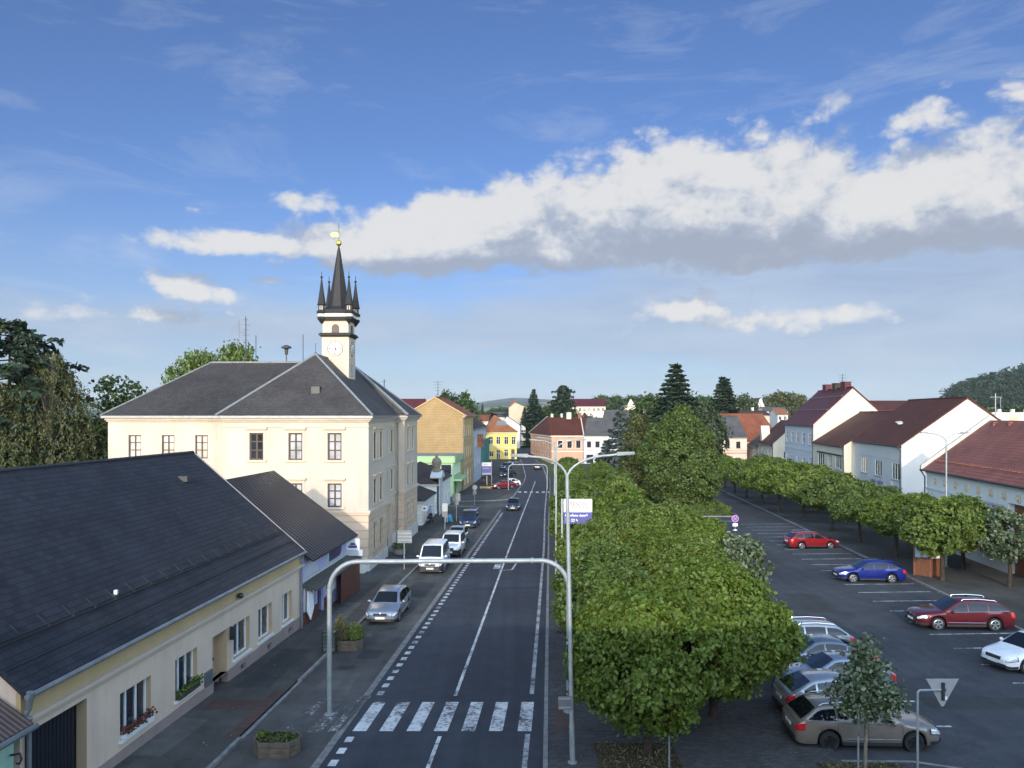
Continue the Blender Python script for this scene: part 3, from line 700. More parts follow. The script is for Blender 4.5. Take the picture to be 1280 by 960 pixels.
def gable_house(name, label, cat, fr, Ln, W, zb, ze, zr, wm, rm, s_ops=(), n_ops=(), vr=None, ov=.35, gov=.12, wins=True, fm='frame_white', gm='glass', nx=2, tz=None,
                sill='zinc', group=None, nearmat=None, gutter='zinc', th=.14, verge=None, street_ov=None, dep=.14):
    """walls with real openings, gables at both ends, two roof slopes, ridge at v=vr"""
    vr = W / 2 if vr is None else vr
    b = fr.p(0, 0, zb); root = thing(name, label, cat, tuple(b), 0, group)
    S, Nn, Fa, B = fr.street(), fr.near(), fr.far(Ln), fr.back(W)
    zback = ze
    m = MB(); wall(m, S, 0, Ln, zb, ze, s_ops); wall(m, B, 0, Ln, zb, zback)
    k = 0
    if nearmat:
        wall(m, Fa, 0, W, zb, ze); m.poly([Fa(0, ze), Fa(W, ze), Fa(vr, zr)])
    else:
        wall(m, Nn, 0, W, zb, ze, n_ops); m.poly([Nn(0, ze), Nn(W, ze), Nn(vr, zr)])
        wall(m, Fa, 0, W, zb, ze); m.poly([Fa(0, ze), Fa(W, ze), Fa(vr, zr)])
    m.build('wall', wm, root)
    if nearmat:
        m = MB(); wall(m, Nn, 0, W, zb, ze, n_ops); m.poly([Nn(0, ze), Nn(W, ze), Nn(vr, zr)]); m.build('gable_wall', nearmat, root)
    if wins:
        for o in s_ops: window(root, S, o, fm, gm, nx=nx, tz=tz, sill=sill, dep=dep)
        for o in n_ops: window(root, Nn, o, fm, gm, nx=nx, tz=tz, sill=sill)
    sl = (zr - ze) / vr; m = MB(); so = ov if street_ov is None else street_ov
    up = .03
    m.slab([fr.p(-gov, -so, ze - sl * so + th + up), fr.p(Ln + gov, -so, ze - sl * so + th + up), fr.p(Ln + gov, vr, zr + th + up), fr.p(-gov, vr, zr + th + up)], th)
    sb = (zr - ze) / (W - vr)
    m.slab([fr.p(-gov, vr + .001, zr + th + up), fr.p(Ln + gov, vr + .001, zr + th + up), fr.p(Ln + gov, W + ov, ze - sb * ov + th + up), fr.p(-gov, W + ov, ze - sb * ov + th + up)], th)
    roof = m.build('roof', rm, root)
    m = MB(); m.tube([fr.p(-gov, vr, zr + th + up + .02), fr.p(Ln + gov, vr, zr + th + up + .02)], .10, 8); m.build('ridge_cap', rm, roof)
    if gutter:
        zg = ze - sl * so + .02; m = MB()
        m.tube([fr.p(-gov, -so - .07, zg + .05), fr.p(Ln + gov, -so - .07, zg + .05)], .075, 8); m.build('gutter', gutter, root)
        m = MB(); m.tube([fr.p(.12, -so - .07, zg), fr.p(.12, -.12, zg - .45), fr.p(.12, -.1, zb + .1)], .05, 8); m.build('downpipe', gutter, root)
    if verge:
        m = MB()
        for uu in (-gov - .03,):
            for (va, za, vb, zb_) in ((-so, ze - sl * so + th + up, vr, zr + th + up), (vr, zr + th + up, W + ov, ze - sb * ov + th + up)):
                m.prism([fr.p(uu - .03, va, za - .16), fr.p(uu - .03, vb, zb_ - .16), fr.p(uu - .03, vb, zb_ + .03), fr.p(uu - .03, va, za + .03)], fr.d * .055)
        m.build('verge', verge, root)
    root['_fr'] = 0; del root['_fr']
    return root
def chimney(par, c, sx, sy, z0, z1, mat='orange_wall', fr=None, cap='kerb', name='chimney'):
    m = MB(); m.box(c[0] - sx / 2, c[0] + sx / 2, c[1] - sy / 2, c[1] + sy / 2, z0, z1)
    m.box(c[0] - sx / 2 - .07, c[0] + sx / 2 + .07, c[1] - sy / 2 - .07, c[1] + sy / 2 + .07, z1 + .002, z1 + .1)
    return m.build(name, mat, par)

# ---------- long beige house with the slate roof, front left
fa = Fr((-14.1 + .073 * 19.76, 19.76), .073, 'left')
U = lambda y: (y - 19.76) * 1.00266
LA, WA, ZE, ZR = U(40.4), 11.8, 3.45, 8.45
ws = [(24.17, 25.95), (27.57, 29.2), (32.38, 34.0), (34.97, 36.55), (37.9, 39.2)]
wz = [(.36, 1.82), (.33, 1.8), (.28, 1.75), (.25, 1.72), (.22, 1.70)]
ops = [(U(a), U(b), z0, z1) for (a, b), (z0, z1) in zip(ws, wz)]
gate = (U(19.93), U(22.5), -.30, 2.32); door = (U(30.45), U(31.75), -.40, 1.78)
vents = [(U(a), U(a) + .55, -.42, -.14) for a in (33.0, 35.9, 38.6)]
root = thing('terraced_house', 'long low beige house with a wide dark slate roof beside the pavement', 'house', tuple(fa.p(0, 0, -.6)))
S = fa.street(); m = MB()
wall(m, S, 0, LA, .0, 2.50, [o for o in ops] + [(gate[0], gate[1], .0, 2.32), (door[0], door[1], .0, 1.78)], .32, 0, 1)
wall(m, fa.back(WA), 0, LA, -1.2, ZE, (), .2, 0)
for P in (fa.near(), fa.far(LA)):
    wall(m, P, 0, WA, -1.2, ZE); m.poly([P(0, ZE), P(WA, ZE), P(WA / 2, ZR)])
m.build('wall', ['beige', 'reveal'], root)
m = MB(); wall(m, fa.street(-.05), 0, LA, -1.2, .0, [(gate[0], gate[1], -1.2, .0), (door[0], door[1], -1.2, .0)] + vents, .3)
m.ubox(S, .001, gate[0] - .001, -.004, .03, -.05, .0); m.ubox(S, gate[1], door[0], -.004, .03, -.05, .0); m.ubox(S, door[1], LA - .001, -.004, .03, -.05, .0)
m.build('plinth', 'pinkplinth', root)
for v in vents:
    m = MB(); m.ubox(S, v[0], v[1], v[2], v[3], .12, .14); m.build('basement_grille', 'metal_dark', root)
m = MB(); m.ubox(S, -.02, LA + .02, 2.78, ZE, -.03, .1); m.build('frieze', 'ochre_trim', root)
m = MB(); m.ubox(S, -.04, LA + .04, 2.50, 2.60, -.07, .1); m.ubox(S, -.05, LA + .05, 2.60, 2.69, -.15, .1); m.ubox(S, -.06, LA + .06, 2.69, 2.78, -.21, .1)
m.build('cornice', 'cream_dark', root)
u = .25
while u < LA: MB().ubox(S, u, u + .07, ZE - .16, ZE - .02, -.19, -.031).build('rafter_end', 'frame_dark', root); u += .42
ov = .20; sl = (ZR - ZE) / (WA / 2); th = .1
m = MB()
m.slab([fa.p(-.12, -ov, ZE - sl * ov + .18), fa.p(LA + .15, -ov, ZE - sl * ov + .18), fa.p(LA + .15, WA / 2, ZR + .18), fa.p(-.12, WA / 2, ZR + .18)], th)
m.slab([fa.p(-.12, WA / 2, ZR + .18), fa.p(LA + .15, WA / 2, ZR + .18), fa.p(LA + .15, WA + ov, ZE - sl * ov + .18), fa.p(-.12, WA + ov, ZE - sl * ov + .18)], th)
roof = m.build('roof', 'slate', root)
m = MB(); m.tube([fa.p(-.12, WA / 2, ZR + .19), fa.p(LA + .15, WA / 2, ZR + .19)], .07, 8); m.build('ridge_cap', 'metal_dark', roof)
m = MB(); m.prism([fa.p(LA + .15, -ov, ZE - sl * ov + .09), fa.p(LA + .15, WA / 2, ZR + .09), fa.p(LA + .15, WA / 2, ZR + .23), fa.p(LA + .15, -ov, ZE - sl * ov + .23)], fa.d * .05)
m.build('verge_flashing', 'zinc', roof)
m = MB()                                            # snow rail with its brackets
def onroof(u, v, h=0): return fa.p(u, v, ZE + sl * v + .18 + h)
m.bar(onroof(0, .95, .13), onroof(LA, .95, .13), .03, .03); m.bar(onroof(0, .92, .06), onroof(LA, .92, .06), .03, .03)
u = .3
while u < LA: m.bar(onroof(u, .95, .0), onroof(u, .95, .16), .03, .05, up=V((1, 0, 0))); m.bar(onroof(u, .95, .02), onroof(u, 1.35, .02), .04, .02); u += 1.1
m.build('snow_rail', 'metal_dark', roof)
m = MB(); m.bar(onroof(0, .42, .012), onroof(LA, .42, .012), .05, .02); m.build('roof_seam', 'metal_dark', roof)
m = MB(); q = onroof(17.2, 4.55, 0)
m.box(q.x - .28, q.x + .28, q.y - .2, q.y + .2, q.z - .1, q.z + .17); m.build('roof_vent', 'metal_dark', roof)
m = MB(); q = onroof(6.0, 1.1, .02); m.box(q.x - .05, q.x + .05, q.y - .05, q.y + .05, q.z, q.z + .14); m.build('roof_hook', 'sign_white', roof)
m = MB(); zg = ZE - sl * ov + .10
m.tube([fa.p(-.12, -ov - .07, zg), fa.p(LA + .15, -ov - .07, zg)], .075, 10); m.build('gutter', 'zinc', root)
m = MB(); m.tube([fa.p(LA - .15, -ov - .07, zg - .02), fa.p(LA - .15, -ov + .02, zg - .2), fa.p(LA - .15, -.14, zg - .5), fa.p(LA - .15, -.14, -.7)], .055, 8); m.build('downpipe', 'zinc', root)
m = MB(); m.tube([fa.p(.0, -ov - .1, zg + .1), fa.p(.0, -ov - .06, zg - .1), fa.p(.05, -ov + .0, zg - .35), fa.p(.02, -ov + .1, zg - .55), fa.p(.12, -.2, zg - .62), fa.p(.12, -.16, zg - .8), fa.p(.12, -.16, -.6)], [.11, .09, .075, .07, .06, .06, .06], 10)
m.build('downpipe', 'zinc', root)
m = MB(); m.ubox(S, gate[0], gate[1], -.5, 2.32, .34, .40)
u = gate[0] + .12
while u < gate[1]: m.ubox(S, u, u + .012, -.5, 2.32, .325, .341); u += .16
m.build('gate', 'door_dark', root)
m = MB(); m.ubox(S, gate[0] + .05, gate[1] - .04, 2.29, 2.318, .02, .33); m.build('gate_lintel', 'frame_dark', root)
m = MB(); m.ubox(S, door[0], door[1], -.45, 1.78, .55, .6); dd = m.build('door', 'reveal', root)
m = MB(); m.ubox(S, door[1] - .2, door[1] - .14, .5, .62, .5, .55); m.build('handle', 'metal_dark', dd)
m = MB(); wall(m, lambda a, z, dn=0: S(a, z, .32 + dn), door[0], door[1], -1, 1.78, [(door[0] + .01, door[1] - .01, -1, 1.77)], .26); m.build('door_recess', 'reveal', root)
for i, o in enumerate(ops):
    w = window(root, S, o, 'frame_white', 'glass', dep=.2, nx=3 if i < 2 else 2, tz=None, sill='frame_white', fw=.07)
    if i < 2:                                       # flower boxes
        m = MB(); m.ubox(S, o[0] + .05, o[1] - .05, o[2] + .01, o[2] + .17, -.16, .05); fb = m.build('flower_box', 'frame_white' if i == 0 else 'frame_dark', root)
        r_ = random.Random(i); m = MB()
        for k in range(190 if i == 0 else 260):
            u = r_.uniform(o[0] + .02, o[1] + (.0 if i == 0 else .05)); z = o[2] + .17 + abs(r_.gauss(0, .09)) + (.12 if u > o[1] - .6 else 0) * r_.random(); dn = r_.uniform(-.26, .04); s_ = r_.uniform(.035, .06)
            c = S(u, z, dn); a = V((r_.uniform(-1, 1), r_.uniform(-1, 1), r_.uniform(-1, 1))).normalized() * s_; b = a.orthogonal().normalized() * s_
            m.poly([c - a, c + b, c + a, c - b])
        m.build('flowers', 'flower' if i == 0 else 'leaf_mid', fb)
m = MB(); m.ubox(S, U(29.75), U(30.3), .05, .6, -.09, .0); m.build('meter_box', 'sign_back', root)
m = MB(); q = S(U(31.75) + .05, 1.35, -.1); m.box(q.x - .0, q.x + .22, q.y - .05, q.y + .05, q.z - .04, q.z + .5); m.build('wall_lamp', 'metal_dark', root)
m = MB(); q = S(U(32.6), 2.95, -.2); m.ell(tuple(q), (.14, .14, .12)); m.build('floodlight', 'metal_dark', root)

# ---------- mint house at the very left edge
fm_ = Fr((-14.1 + .073 * 12 - .05, 12), .073, 'left')
root = thing('terraced_house', 'mint green house with corrugated roof and brown arrow signs at the left edge', 'house', tuple(fm_.p(0, 0, -.2)))
m = MB(); S2 = fm_.street(); wall(m, S2, 0, 7.62, -1, 2.6); wall(m, fm_.far(7.62), 0, 10, -1, 2.6); wall(m, fm_.near(), 0, 10, -1, 2.6); m.build('wall', 'mint', root)
m = MB(); m.slab([fm_.p(-.2, -.5, 2.75), fm_.p(7.66, -.5, 2.75), fm_.p(7.66, 5, 6.4), fm_.p(-.2, 5, 6.4)], .08)
m.slab([fm_.p(-.2, 5, 6.4), fm_.p(7.66, 5, 6.4), fm_.p(7.66, 10, 2.8), fm_.p(-.2, 10, 2.8)], .08); m.build('roof', 'sheet_brown', root)
m = MB(); m.tube([fm_.p(-.2, -.56, 2.66), fm_.p(7.7, -.56, 2.66)], .08, 8); m.build('gutter', 'sign_back', root)
for k, z in enumerate((1.42, 1.12, .82)):
    s = tag(MB().ubox(S2, 5.6, 7.52, z, z + .22, -.09, -.06).build('direction_sign', 'sign_brown'), ['top brown direction sign with white arrow on mint wall', 'middle brown direction sign with white pictogram and arrow on mint wall', 'lowest brown direction sign on mint wall'][k], 'sign', 'brown arrow signs on the mint wall')
    m = MB(); P3 = lambda u, zz, dn=0: S2(u, zz, dn)
    m.ubox(S2, 7.14, 7.36, z + .095, z + .125, -.098, -.0905)
    m.prism([S2(7.44, z + .11, -.0905), S2(7.30, z + .18, -.0905), S2(7.30, z + .04, -.0905)], -fm_.e * .008)
    if k == 1: m.ubox(S2, 6.85, 7.0, z + .04, z + .18, -.098, -.0905)
    m.build('arrow', 'sign_white', s)
m = MB(); m.tube([S2(7.45, 2.0, -.05), S2(7.45, 2.05, -.3), S2(7.45, 1.9, -.34)], .03, 6); m.tube([S2(7.45, 1.9, -.34), S2(7.45, 1.78, -.28), S2(7.45, 1.8, -.2)], .025, 6); m.build('wall_hook', 'metal_dark', root)

# ---------- lavender shop
fs = Fr((-14.1 + .073 * 40.62 - .0, 40.62), .073, 'left'); LS, WS, zs, zsr = 8.75, 10.0, 3.15, 6.85
root = thing('shop', 'small lavender shop with dark ribbed roof and olive canopy', 'shop', tuple(fs.p(0, 0, -.75)))
S = fs.street(); sw_ = [(1.3, 2.3, .1, 1.25), (4.0, 4.9, .1, 1.25)]; sd = (2.6, 3.6, -.7, 1.25)
m = MB(); wall(m, S, 0, LS, -1.4, zs, sw_ + [sd], .2); wall(m, fs.back(WS), 0, LS, -1.4, zs)
for P in (fs.near(), fs.far(LS)): wall(m, P, 0, WS, -1.4, zs); m.poly([P(0, zs), P(WS, zs), P(WS / 2, zsr)])
m.build('wall', 'lavender', root)
sls = (zsr - zs) / (WS / 2); m = MB()
m.slab([fs.p(.2, -.55, zs - sls * .55 + .16), fs.p(LS + .2, -.55, zs - sls * .55 + .16), fs.p(LS + .2, 5, zsr + .16), fs.p(.2, 5, zsr + .16)], .1)
m.slab([fs.p(.2, 5, zsr + .16), fs.p(LS + .2, 5, zsr + .16), fs.p(LS + .2, WS + .3, zs - sls * .3 + .16), fs.p(.2, WS + .3, zs - sls * .3 + .16)], .1); m.build('roof', 'sheet_dark', root)
for o in sw_: window(root, S, o, 'frame_white', 'glass', nx=2)
m = MB(); m.ubox(S, sd[0], sd[1], sd[2], sd[3], .12, .18); m.build('door', 'glass_blue', root)
for (a, b) in ((.25, 2.45), (3.75, 5.0)):
    m = MB(); m.ubox(S, a, b, -1.2, .05, -.12, -.003); m.build('shop_base', 'wood_brown', root)
m = MB(); m.ubox(S, .3, 1.15, .1, 1.45, -.1, -.003); m.ubox(S, 5.0, 5.7, .2, 1.4, -.12, -.003); m.build('white_panel', 'sign_white', root)
m = MB(); m.hexa([S(.0, 1.50, 0), S(LS, 1.62, 0), S(LS, 1.42, -.85), S(.0, 1.30, -.85), S(.0, 1.64, 0), S(LS, 1.76, 0), S(LS, 1.52, -.85), S(.0, 1.40, -.85)]); m.build('canopy', 'canopy', root)
m = MB(); m.ubox(S, 0, LS, 1.7, 1.84, -.05, -.003); m.build('canopy_flashing', 'white', root)
m = MB()
for k in range(11):
    u = 5.2 + k * .36; m.ubox(S, u, u + .345, -1.2, 1.35, -.62 + .002 * (k % 2), -.56)
m.build('board_screen', 'wood_brown', root)
m = MB(); m.ubox(S, 9.16, 9.22, -1.2, 1.4, -.6, .0); m.build('screen_end', 'metal_dark', root)
def oval(c, ru, rz_, dn0, dn1, mi=0):
    return [S(c[0] + ru * math.cos(a * .2618), c[1] + rz_ * math.sin(a * .2618), dn0) for a in range(24)]
m = MB(); m.prism([S(1.55 + 1.05 * math.cos(a * .2618), 1.86 + (.95 * max(0, math.sin(a * .2618))), -.03) for a in range(13)], fs.e * .028); m.build('arched_panel', 'white', root)
m = MB(); m.prism([S(1.55 + .85 * math.cos(a * .2618), 1.93 + (.75 * max(0, math.sin(a * .2618))), -.05) for a in range(13)], fs.e * .018); m.build('arched_panel_face', 'greyblue', root)
m = MB(); m.ubox(S, 4.0, 7.1, 1.9, 2.75, -.04, -.003); m.build('picture_panel', 'white', root)
m = MB(); m.ubox(S, 4.6, 6.2, 1.98, 2.55, -.07, -.041); m.prism(oval((6.45, 2.42), .48, .42, -.085, 0), fs.e * .04); m.build('picture', 'mural', root)
m = MB(); m.ubox(S, 4.1, 4.5, 2.0, 2.6, -.06, -.041); m.build('picture_strip', 'poster2', root)
m = MB(); m.ubox(S, 7.55, 7.7, 2.55, 2.85, -.1, -.003); m.build('alarm_box', 'metal_dark', root)
s = thing('lightbox_sign', 'white lightbox sign with dark blue emblem standing on the shop canopy', 'sign', tuple(S(8.3, 1.7, -.45)))
m = MB(); q = S(8.3, 1.72, -.42); m.box(q.x - .42, q.x + .42, q.y - .09, q.y + .09, q.z + .33, q.z + 1.02); m.build('light_box', 'sign_white', s)
m = MB(); m.box(q.x - .5, q.x + .62, q.y - .12, q.y + .2, q.z - .05, q.z + .322); m.build('box_base', 'greyblue', s)
m = MB(); m.box(q.x - .28, q.x + .28, q.y - .105, q.y - .092, q.z + .45, q.z + .60); m.prism([(q.x - .2, q.y - .105, q.z + .63), (q.x + .2, q.y - .105, q.z + .63), (q.x + .1, q.y - .105, q.z + .78), (q.x - .1, q.y - .105, q.z + .78)], (0, .012, 0)); m.build('emblem', 'sign_blue', s)
s = tag(MB().prism([S(.05, 1.25, -.35), S(.55, 1.15, -.4), S(.7, .3, -.45), (S(.35, -.3, -.4)), S(.08, .2, -.3)], fs.e * .05).build('banner', 'sign_white'), 'white cloth banner hanging under the shop canopy', 'banner')

# ---------- town hall with the clock tower
ft = Fr((-10.5, 56.2), .035, 'left'); zb = -2.2; ZE = 10.35; ZT = 15.5
root = thing('town_hall', 'large cream town hall with grey hipped roofs and clock tower', 'town hall', tuple(ft.p(0, 0, -.95)))
NF, SF = ft.near(), ft.street()
up_f = [(8.3 - .52, 8.3 + .52, 7.3, 9.3), (5.4 - .52, 5.4 + .52, 7.3, 9.3), (2.5 - .52, 2.5 + .52, 7.3, 9.3)]
mid_f = [(8.3 - .52, 8.3 + .52, 3.85, 5.6), (5.4 - .52, 5.4 + .52, 3.85, 5.6), (2.5 - .52, 2.5 + .52, 3.85, 5.6)]
NW = ft.near(1.0); FB = ft.near(15.0)
up_w = [(v - .48, v + .48, 7.35, 9.1) for v in (17.95, 15.4, 12.85)]
up_s = [(u - .5, u + .5, 7.3, 9.3) for u in (2.2, 4.5)]; mid_s = [(u - .5, u + .5, 3.95, 5.75) for u in (2.2, 4.5)]; gr_s = [(u - .5, u + .5, .4, 2.5) for u in (2.2, 4.5)]
up_r = [(u - .5, u + .5, 7.3, 9.3) for u in (8.6, 10.9, 13.2)]; mid_r = [(u - .5, u + .5, 3.95, 5.75) for u in (8.6, 10.9, 13.2)]; gr_r = [(8.1, 9.1, .4, 2.5), (12.7, 13.7, .4, 2.5)]
port = (10.0, 11.8, -1.6, 2.4)
up_b = [(u - .5, u + .5, 7.3, 9.3) for u in (17.0, 19.6)]; mid_b = [(u - .5, u + .5, 3.95, 5.75) for u in (17.0, 19.6)]; gr_b = [(u - .5, u + .5, .2, 2.3) for u in (17.0, 19.6)]
m = MB()
wall(m, NF, 0, 10.8, 3.5, ZE, up_f + mid_f); wall(m, SF, 0, 6.9, 3.5, ZE, up_s + mid_s)
wall(m, ft.street(.83), 6.9, 15, 3.5, ZE, up_r + mid_r); wall(m, FB, 0, .83, 3.5, ZE); wall(m, ft.far(6.9), 0, .83, 3.5, ZE)
wall(m, SF, 15, 22.5, 3.5, ZE, up_b + mid_b); wall(m, ft.far(22.5), 0, 10.8, zb, ZE); wall(m, ft.back(10.8), 0, 22.5, zb, ZE)
wall(m, NW, 10.8, 20.0, zb, ZE, up_w); wall(m, ft.back(20.0), 1.0, 13, zb, ZE); wall(m, ft.far(13), 10.8, 20.0, zb, ZE); wall(m, ft.street(10.8), 0, 1, zb, ZE)
m.build('wall', 'cream', root)
m = MB()
wall(m, NF, 0, 10.8, -.2, 3.5); wall(m, SF, 0, 6.9, -.2, 3.5, gr_s); wall(m, ft.street(.83), 6.9, 15, -.2, 3.5, gr_r + [(port[0], port[1], -.2, 2.4)]); wall(m, FB, 0, .83, -.2, 3.5)
wall(m, ft.far(6.9), 0, .83, -.2, 3.5); wall(m, SF, 15, 22.5, -.2, 3.5, gr_b)
m.build('ground_floor_wall', 'rustic', root)
for q_ in ((SF, -.07, 6.97, -.07), (ft.street(.83), 6.98, port[0], -.07), (ft.street(.83), port[1], 14.92, -.07), (SF, 14.93, 22.57, -.07), (NF, .06, 10.8, -.068), (FB, .06, .76, -.069)):
    MB().ubox(q_[0], q_[1], q_[2], zb, -.2, q_[3], .05).build('plinth', 'plinth_white', root)
for P, lst, cur in ((NF, up_f, 0), (NF, mid_f, 1), (SF, up_s, 1), (SF, mid_s, 1), (ft.street(.83), up_r, 1), (ft.street(.83), mid_r, 1), (SF, up_b, 1), (SF, mid_b, 1)):
    for i, o in enumerate(lst):
        window(root, P, o, 'frame_brown', 'glass' if (cur == 0 and i == 0) else 'glass_curtain', dep=.12, nx=2, tz=[.36, .68], sur='cream_dark', lintel='cream_dark', fw=.11)
for P, lst in ((SF, gr_s), (ft.street(.83), gr_r), (SF, gr_b)):
    for o in lst: window(root, P, o, 'frame_brown', 'glass_curtain', dep=.16, nx=2, tz=[.65], sur='rustic', fw=.08)
for o in up_w: window(root, NW, o, 'frame_brown', 'glass_curtain', dep=.12, nx=2, tz=[.36, .68], fw=.085, sill='cream_dark')
m = MB(); P = ft.street(.83); m.ubox(P, port[0], port[1], -1.6, 2.4, .3, .36); m.build('entrance_door', 'door_brown', root)
m = MB(); m.ubox(P, 9.7, 9.98, -1.3, 2.9, -.25, -.003); m.ubox(P, 11.82, 12.1, -1.3, 2.9, -.25, -.003); m.ubox(P, 9.6, 12.2, 2.905, 3.3, -.35, -.003); m.build('portal', 'cream_dark', root)
m = MB(); m.ubox(P, 9.8, 12.0, -1.6, -.9, -1.0, -.26); m.ubox(P, 9.8, 12.0, -1.6, -1.15, -1.5, -1.003); m.build('entrance_steps', 'kerb', root)
# mouldings: belt course, frieze, eaves
m = MB()
def course(m, z0, z1, pr):
    m.ubox(SF, -pr, 6.9 + pr, z0, z1, -pr, .0); m.ubox(NF, .001, 10.8, z0, z1, -pr, -.001)
    m.ubox(ft.street(.83), 6.9 + pr + .002, 15 - pr - .002, z0, z1, -pr, .0); m.ubox(SF, 15 - pr, 22.5 + pr, z0, z1, -pr, .0); m.ubox(FB, .001, .83 - pr, z0, z1, -pr, -.001)
course(m, 3.30, 3.46, .10); course(m, 3.462, 3.62, .17); m.build('belt_course', 'cream_dark', root)
m = MB(); course(m, 9.72, 9.80, .06); course(m, 10.12, 10.24, .14); course(m, 10.242, 10.38, .26)
m.ubox(NW, 10.85, 20.1, 10.12, 10.24, -.10, -.001); m.ubox(NW, 10.85, 20.15, 10.242, 10.38, -.22, -.001); m.build('cornice', 'cream', root)
m = MB(); course(m, 10.382, 10.56, .40); m.ubox(NW, 10.9, 20.35, 10.382, 10.56, -.38, -.001); m.ubox(ft.back(20), .65, 13, 10.383, 10.56, -.36, -.001); m.build('gutter', 'zinc', root)
m = MB(); m.tube([SF(15.1, 10.4, -.3), ft.p(14.75, .55, 9.9), ft.p(14.75, .6, -1.6)], .07, 8); m.build('downpipe', 'zinc', root)
p = ft.p; m = MB(); ez = 10.57
A1, A2 = p(5.4, 5.5, ZT), p(16.9, 5.4, ZT - .1)
m.poly([A1, p(-.42, -.42, ez), p(-.42, 11.2, ez)]); m.poly([A1, p(-.42, -.42, ez), p(7.32, -.42, ez)]); m.poly([A1, p(7.32, -.42, ez), p(7.32, .41, ez)])
m.poly([A1, A2, p(14.58, .41, ez), p(7.32, .41, ez)]); m.poly([A2, p(14.58, -.42, ez), p(14.58, .41, ez)]); m.poly([A2, p(14.58, -.42, ez), p(22.92, -.42, ez)])
m.poly([A2, p(22.92, -.42, ez), p(22.92, 11.2, ez)]); m.poly([A1, A2, p(22.92, 11.2, ez), p(-.42, 11.2, ez)])
W1, W2 = p(7.0, 7.0, 14.95), p(7.0, 14.7, 14.95)
m.poly([W1, W2, p(.6, 20.4, ez + .001), p(.6, 7.0, ez + .001)]); m.poly([W2, p(.6, 20.4, ez + .001), p(13.4, 20.4, ez + .001)]); m.poly([W1, W2, p(13.4, 20.4, ez + .001), p(13.4, 7.0, ez + .001)])
roof = m.build('roof', 'slate_hall', root)
m = MB()
for a, b, r in ((A1, p(-.42, -.42, ez), .085), (A1, p(-.42, 11.2, ez), .085), (A2, p(22.92, -.42, ez), .085), (A1, A2, .08), (W1, W2, .08), (W2, p(.6, 20.4, ez), .06)):
    m.tube([a + V((0, 0, .03)), b + V((0, 0, .03))], r, 6)
m.tube([A2 + V((0, 0, .03)), p(14.58, -.42, ez + .03)], .16, 6); m.build('hip_flashing', 'zinc', roof)
m = MB(); q = p(1.9, 4.4, 12.6); m.box(q.x - .32, q.x + .32, q.y - .35, q.y + .4, q.z - .4, q.z + .16); m.build('roof_hatch', 'metal_dark', roof)
for (u, v, h, r) in ((5.4, 5.5, 1.0, .02), (16.9, 5.4, 1.0, .02)):
    q = p(u, v, 15.4); m = MB(); m.tube([q, q + V((0, 0, h))], r, 6); m.ell(tuple(q + V((0, 0, .15))), (.09, .09, .12)); m.build('finial', 'metal_dark', roof)
# clock tower
T = MB(); tu0, tu1, tv0, tv1 = 8.8, 11.1, 3.65, 5.95; tc = p(9.95, 4.8, 0)
def tw(u0, u1, v0, v1, z0, z1, m): m.hexa([p(u0, v0, z0), p(u1, v0, z0), p(u1, v1, z0), p(u0, v1, z0), p(u0, v0, z1), p(u1, v0, z1), p(u1, v1, z1), p(u0, v1, z1)])
tw(tu0, tu1, tv0, tv1, 11.5, 17.25, T); tw(tu0 + .05, tu1 - .05, tv0 + .05, tv1 - .05, 17.6, 18.75, T); tower = T.build('tower', 'cream', root)
m = MB()
for (z0, z1, pr) in ((17.25, 17.38, .1), (17.38, 17.5, .24), (17.5, 17.6, .16)): tw(tu0 - pr, tu1 + pr, tv0 - pr, tv1 + pr, z0, z1 - .001, m)
m.build('tower_cornice', 'spire', tower)
m = MB(); 
for (z0, z1, pr) in ((18.62, 18.74, .08), (18.74, 18.85, .16), (18.85, 18.95, .25)): tw(tu0 - pr, tu1 + pr, tv0 - pr, tv1 + pr, z0, z1 - .001, m)
m.build('tower_corbel', 'spire', tower)
m = MB(); tw(tu0 - .18, tu1 + .18, tv0 - .18, tv1 + .18, 18.95, 19.25, m); m.build('parapet', 'white', tower)
m = MB(); c0 = [p(tu0 - .26, tv0 - .26, 19.25), p(tu1 + .26, tv0 - .26, 19.25), p(tu1 + .26, tv1 + .26, 19.25), p(tu0 - .26, tv1 + .26, 19.25)]
def lerp3(a, b, t): return a + (b - a) * t
tc = p((tu0 + tu1) / 2, (tv0 + tv1) / 2, 0)
ring = lambda r, z, n=8: [V((tc.x + r * math.cos(2 * math.pi * (k + .5) / n), tc.y + r * math.sin(2 * math.pi * (k + .5) / n), z)) for k in range(n)]
m.hexa([q + V((0, 0, .0)) for q in c0] + [lerp3(q, V((tc.x, tc.y, 0)), .12) * 1 + V((0, 0, 0)) if False else V((q.x + (tc.x - q.x) * .12, q.y + (tc.y - q.y) * .12, 19.6)) for q in c0])
m.lathe([(1.35, 19.6), (.95, 19.9), (.80, 20.5), (.48, 22.6), (.14, 24.8), (.05, 25.2)], (tc.x, tc.y, 0), 8, rot=.39); sp = m.build('spire', 'spire', tower)
m = MB(); m.ell((tc.x, tc.y, 25.45), (.24, .24, .24), 12, 8); m.lathe([(.1, 25.2), (.12, 25.25)], (tc.x, tc.y, 0), 8); m.build('spire_ball', 'gold', sp)
m = MB(); m.tube([(tc.x, tc.y, 25.6), (tc.x, tc.y, 27.2)], .025, 6); m.build('vane_rod', 'metal_dark', sp)
m = MB(); m.prism([(tc.x - .05, tc.y - .02, 26.05), (tc.x - .62, tc.y - .02, 26.0), (tc.x - .70, tc.y - .02, 26.25), (tc.x - .45, tc.y - .02, 26.38), (tc.x - .05, tc.y - .02, 26.3)], (0, .05, 0)); m.build('weather_vane', 'vane', sp)
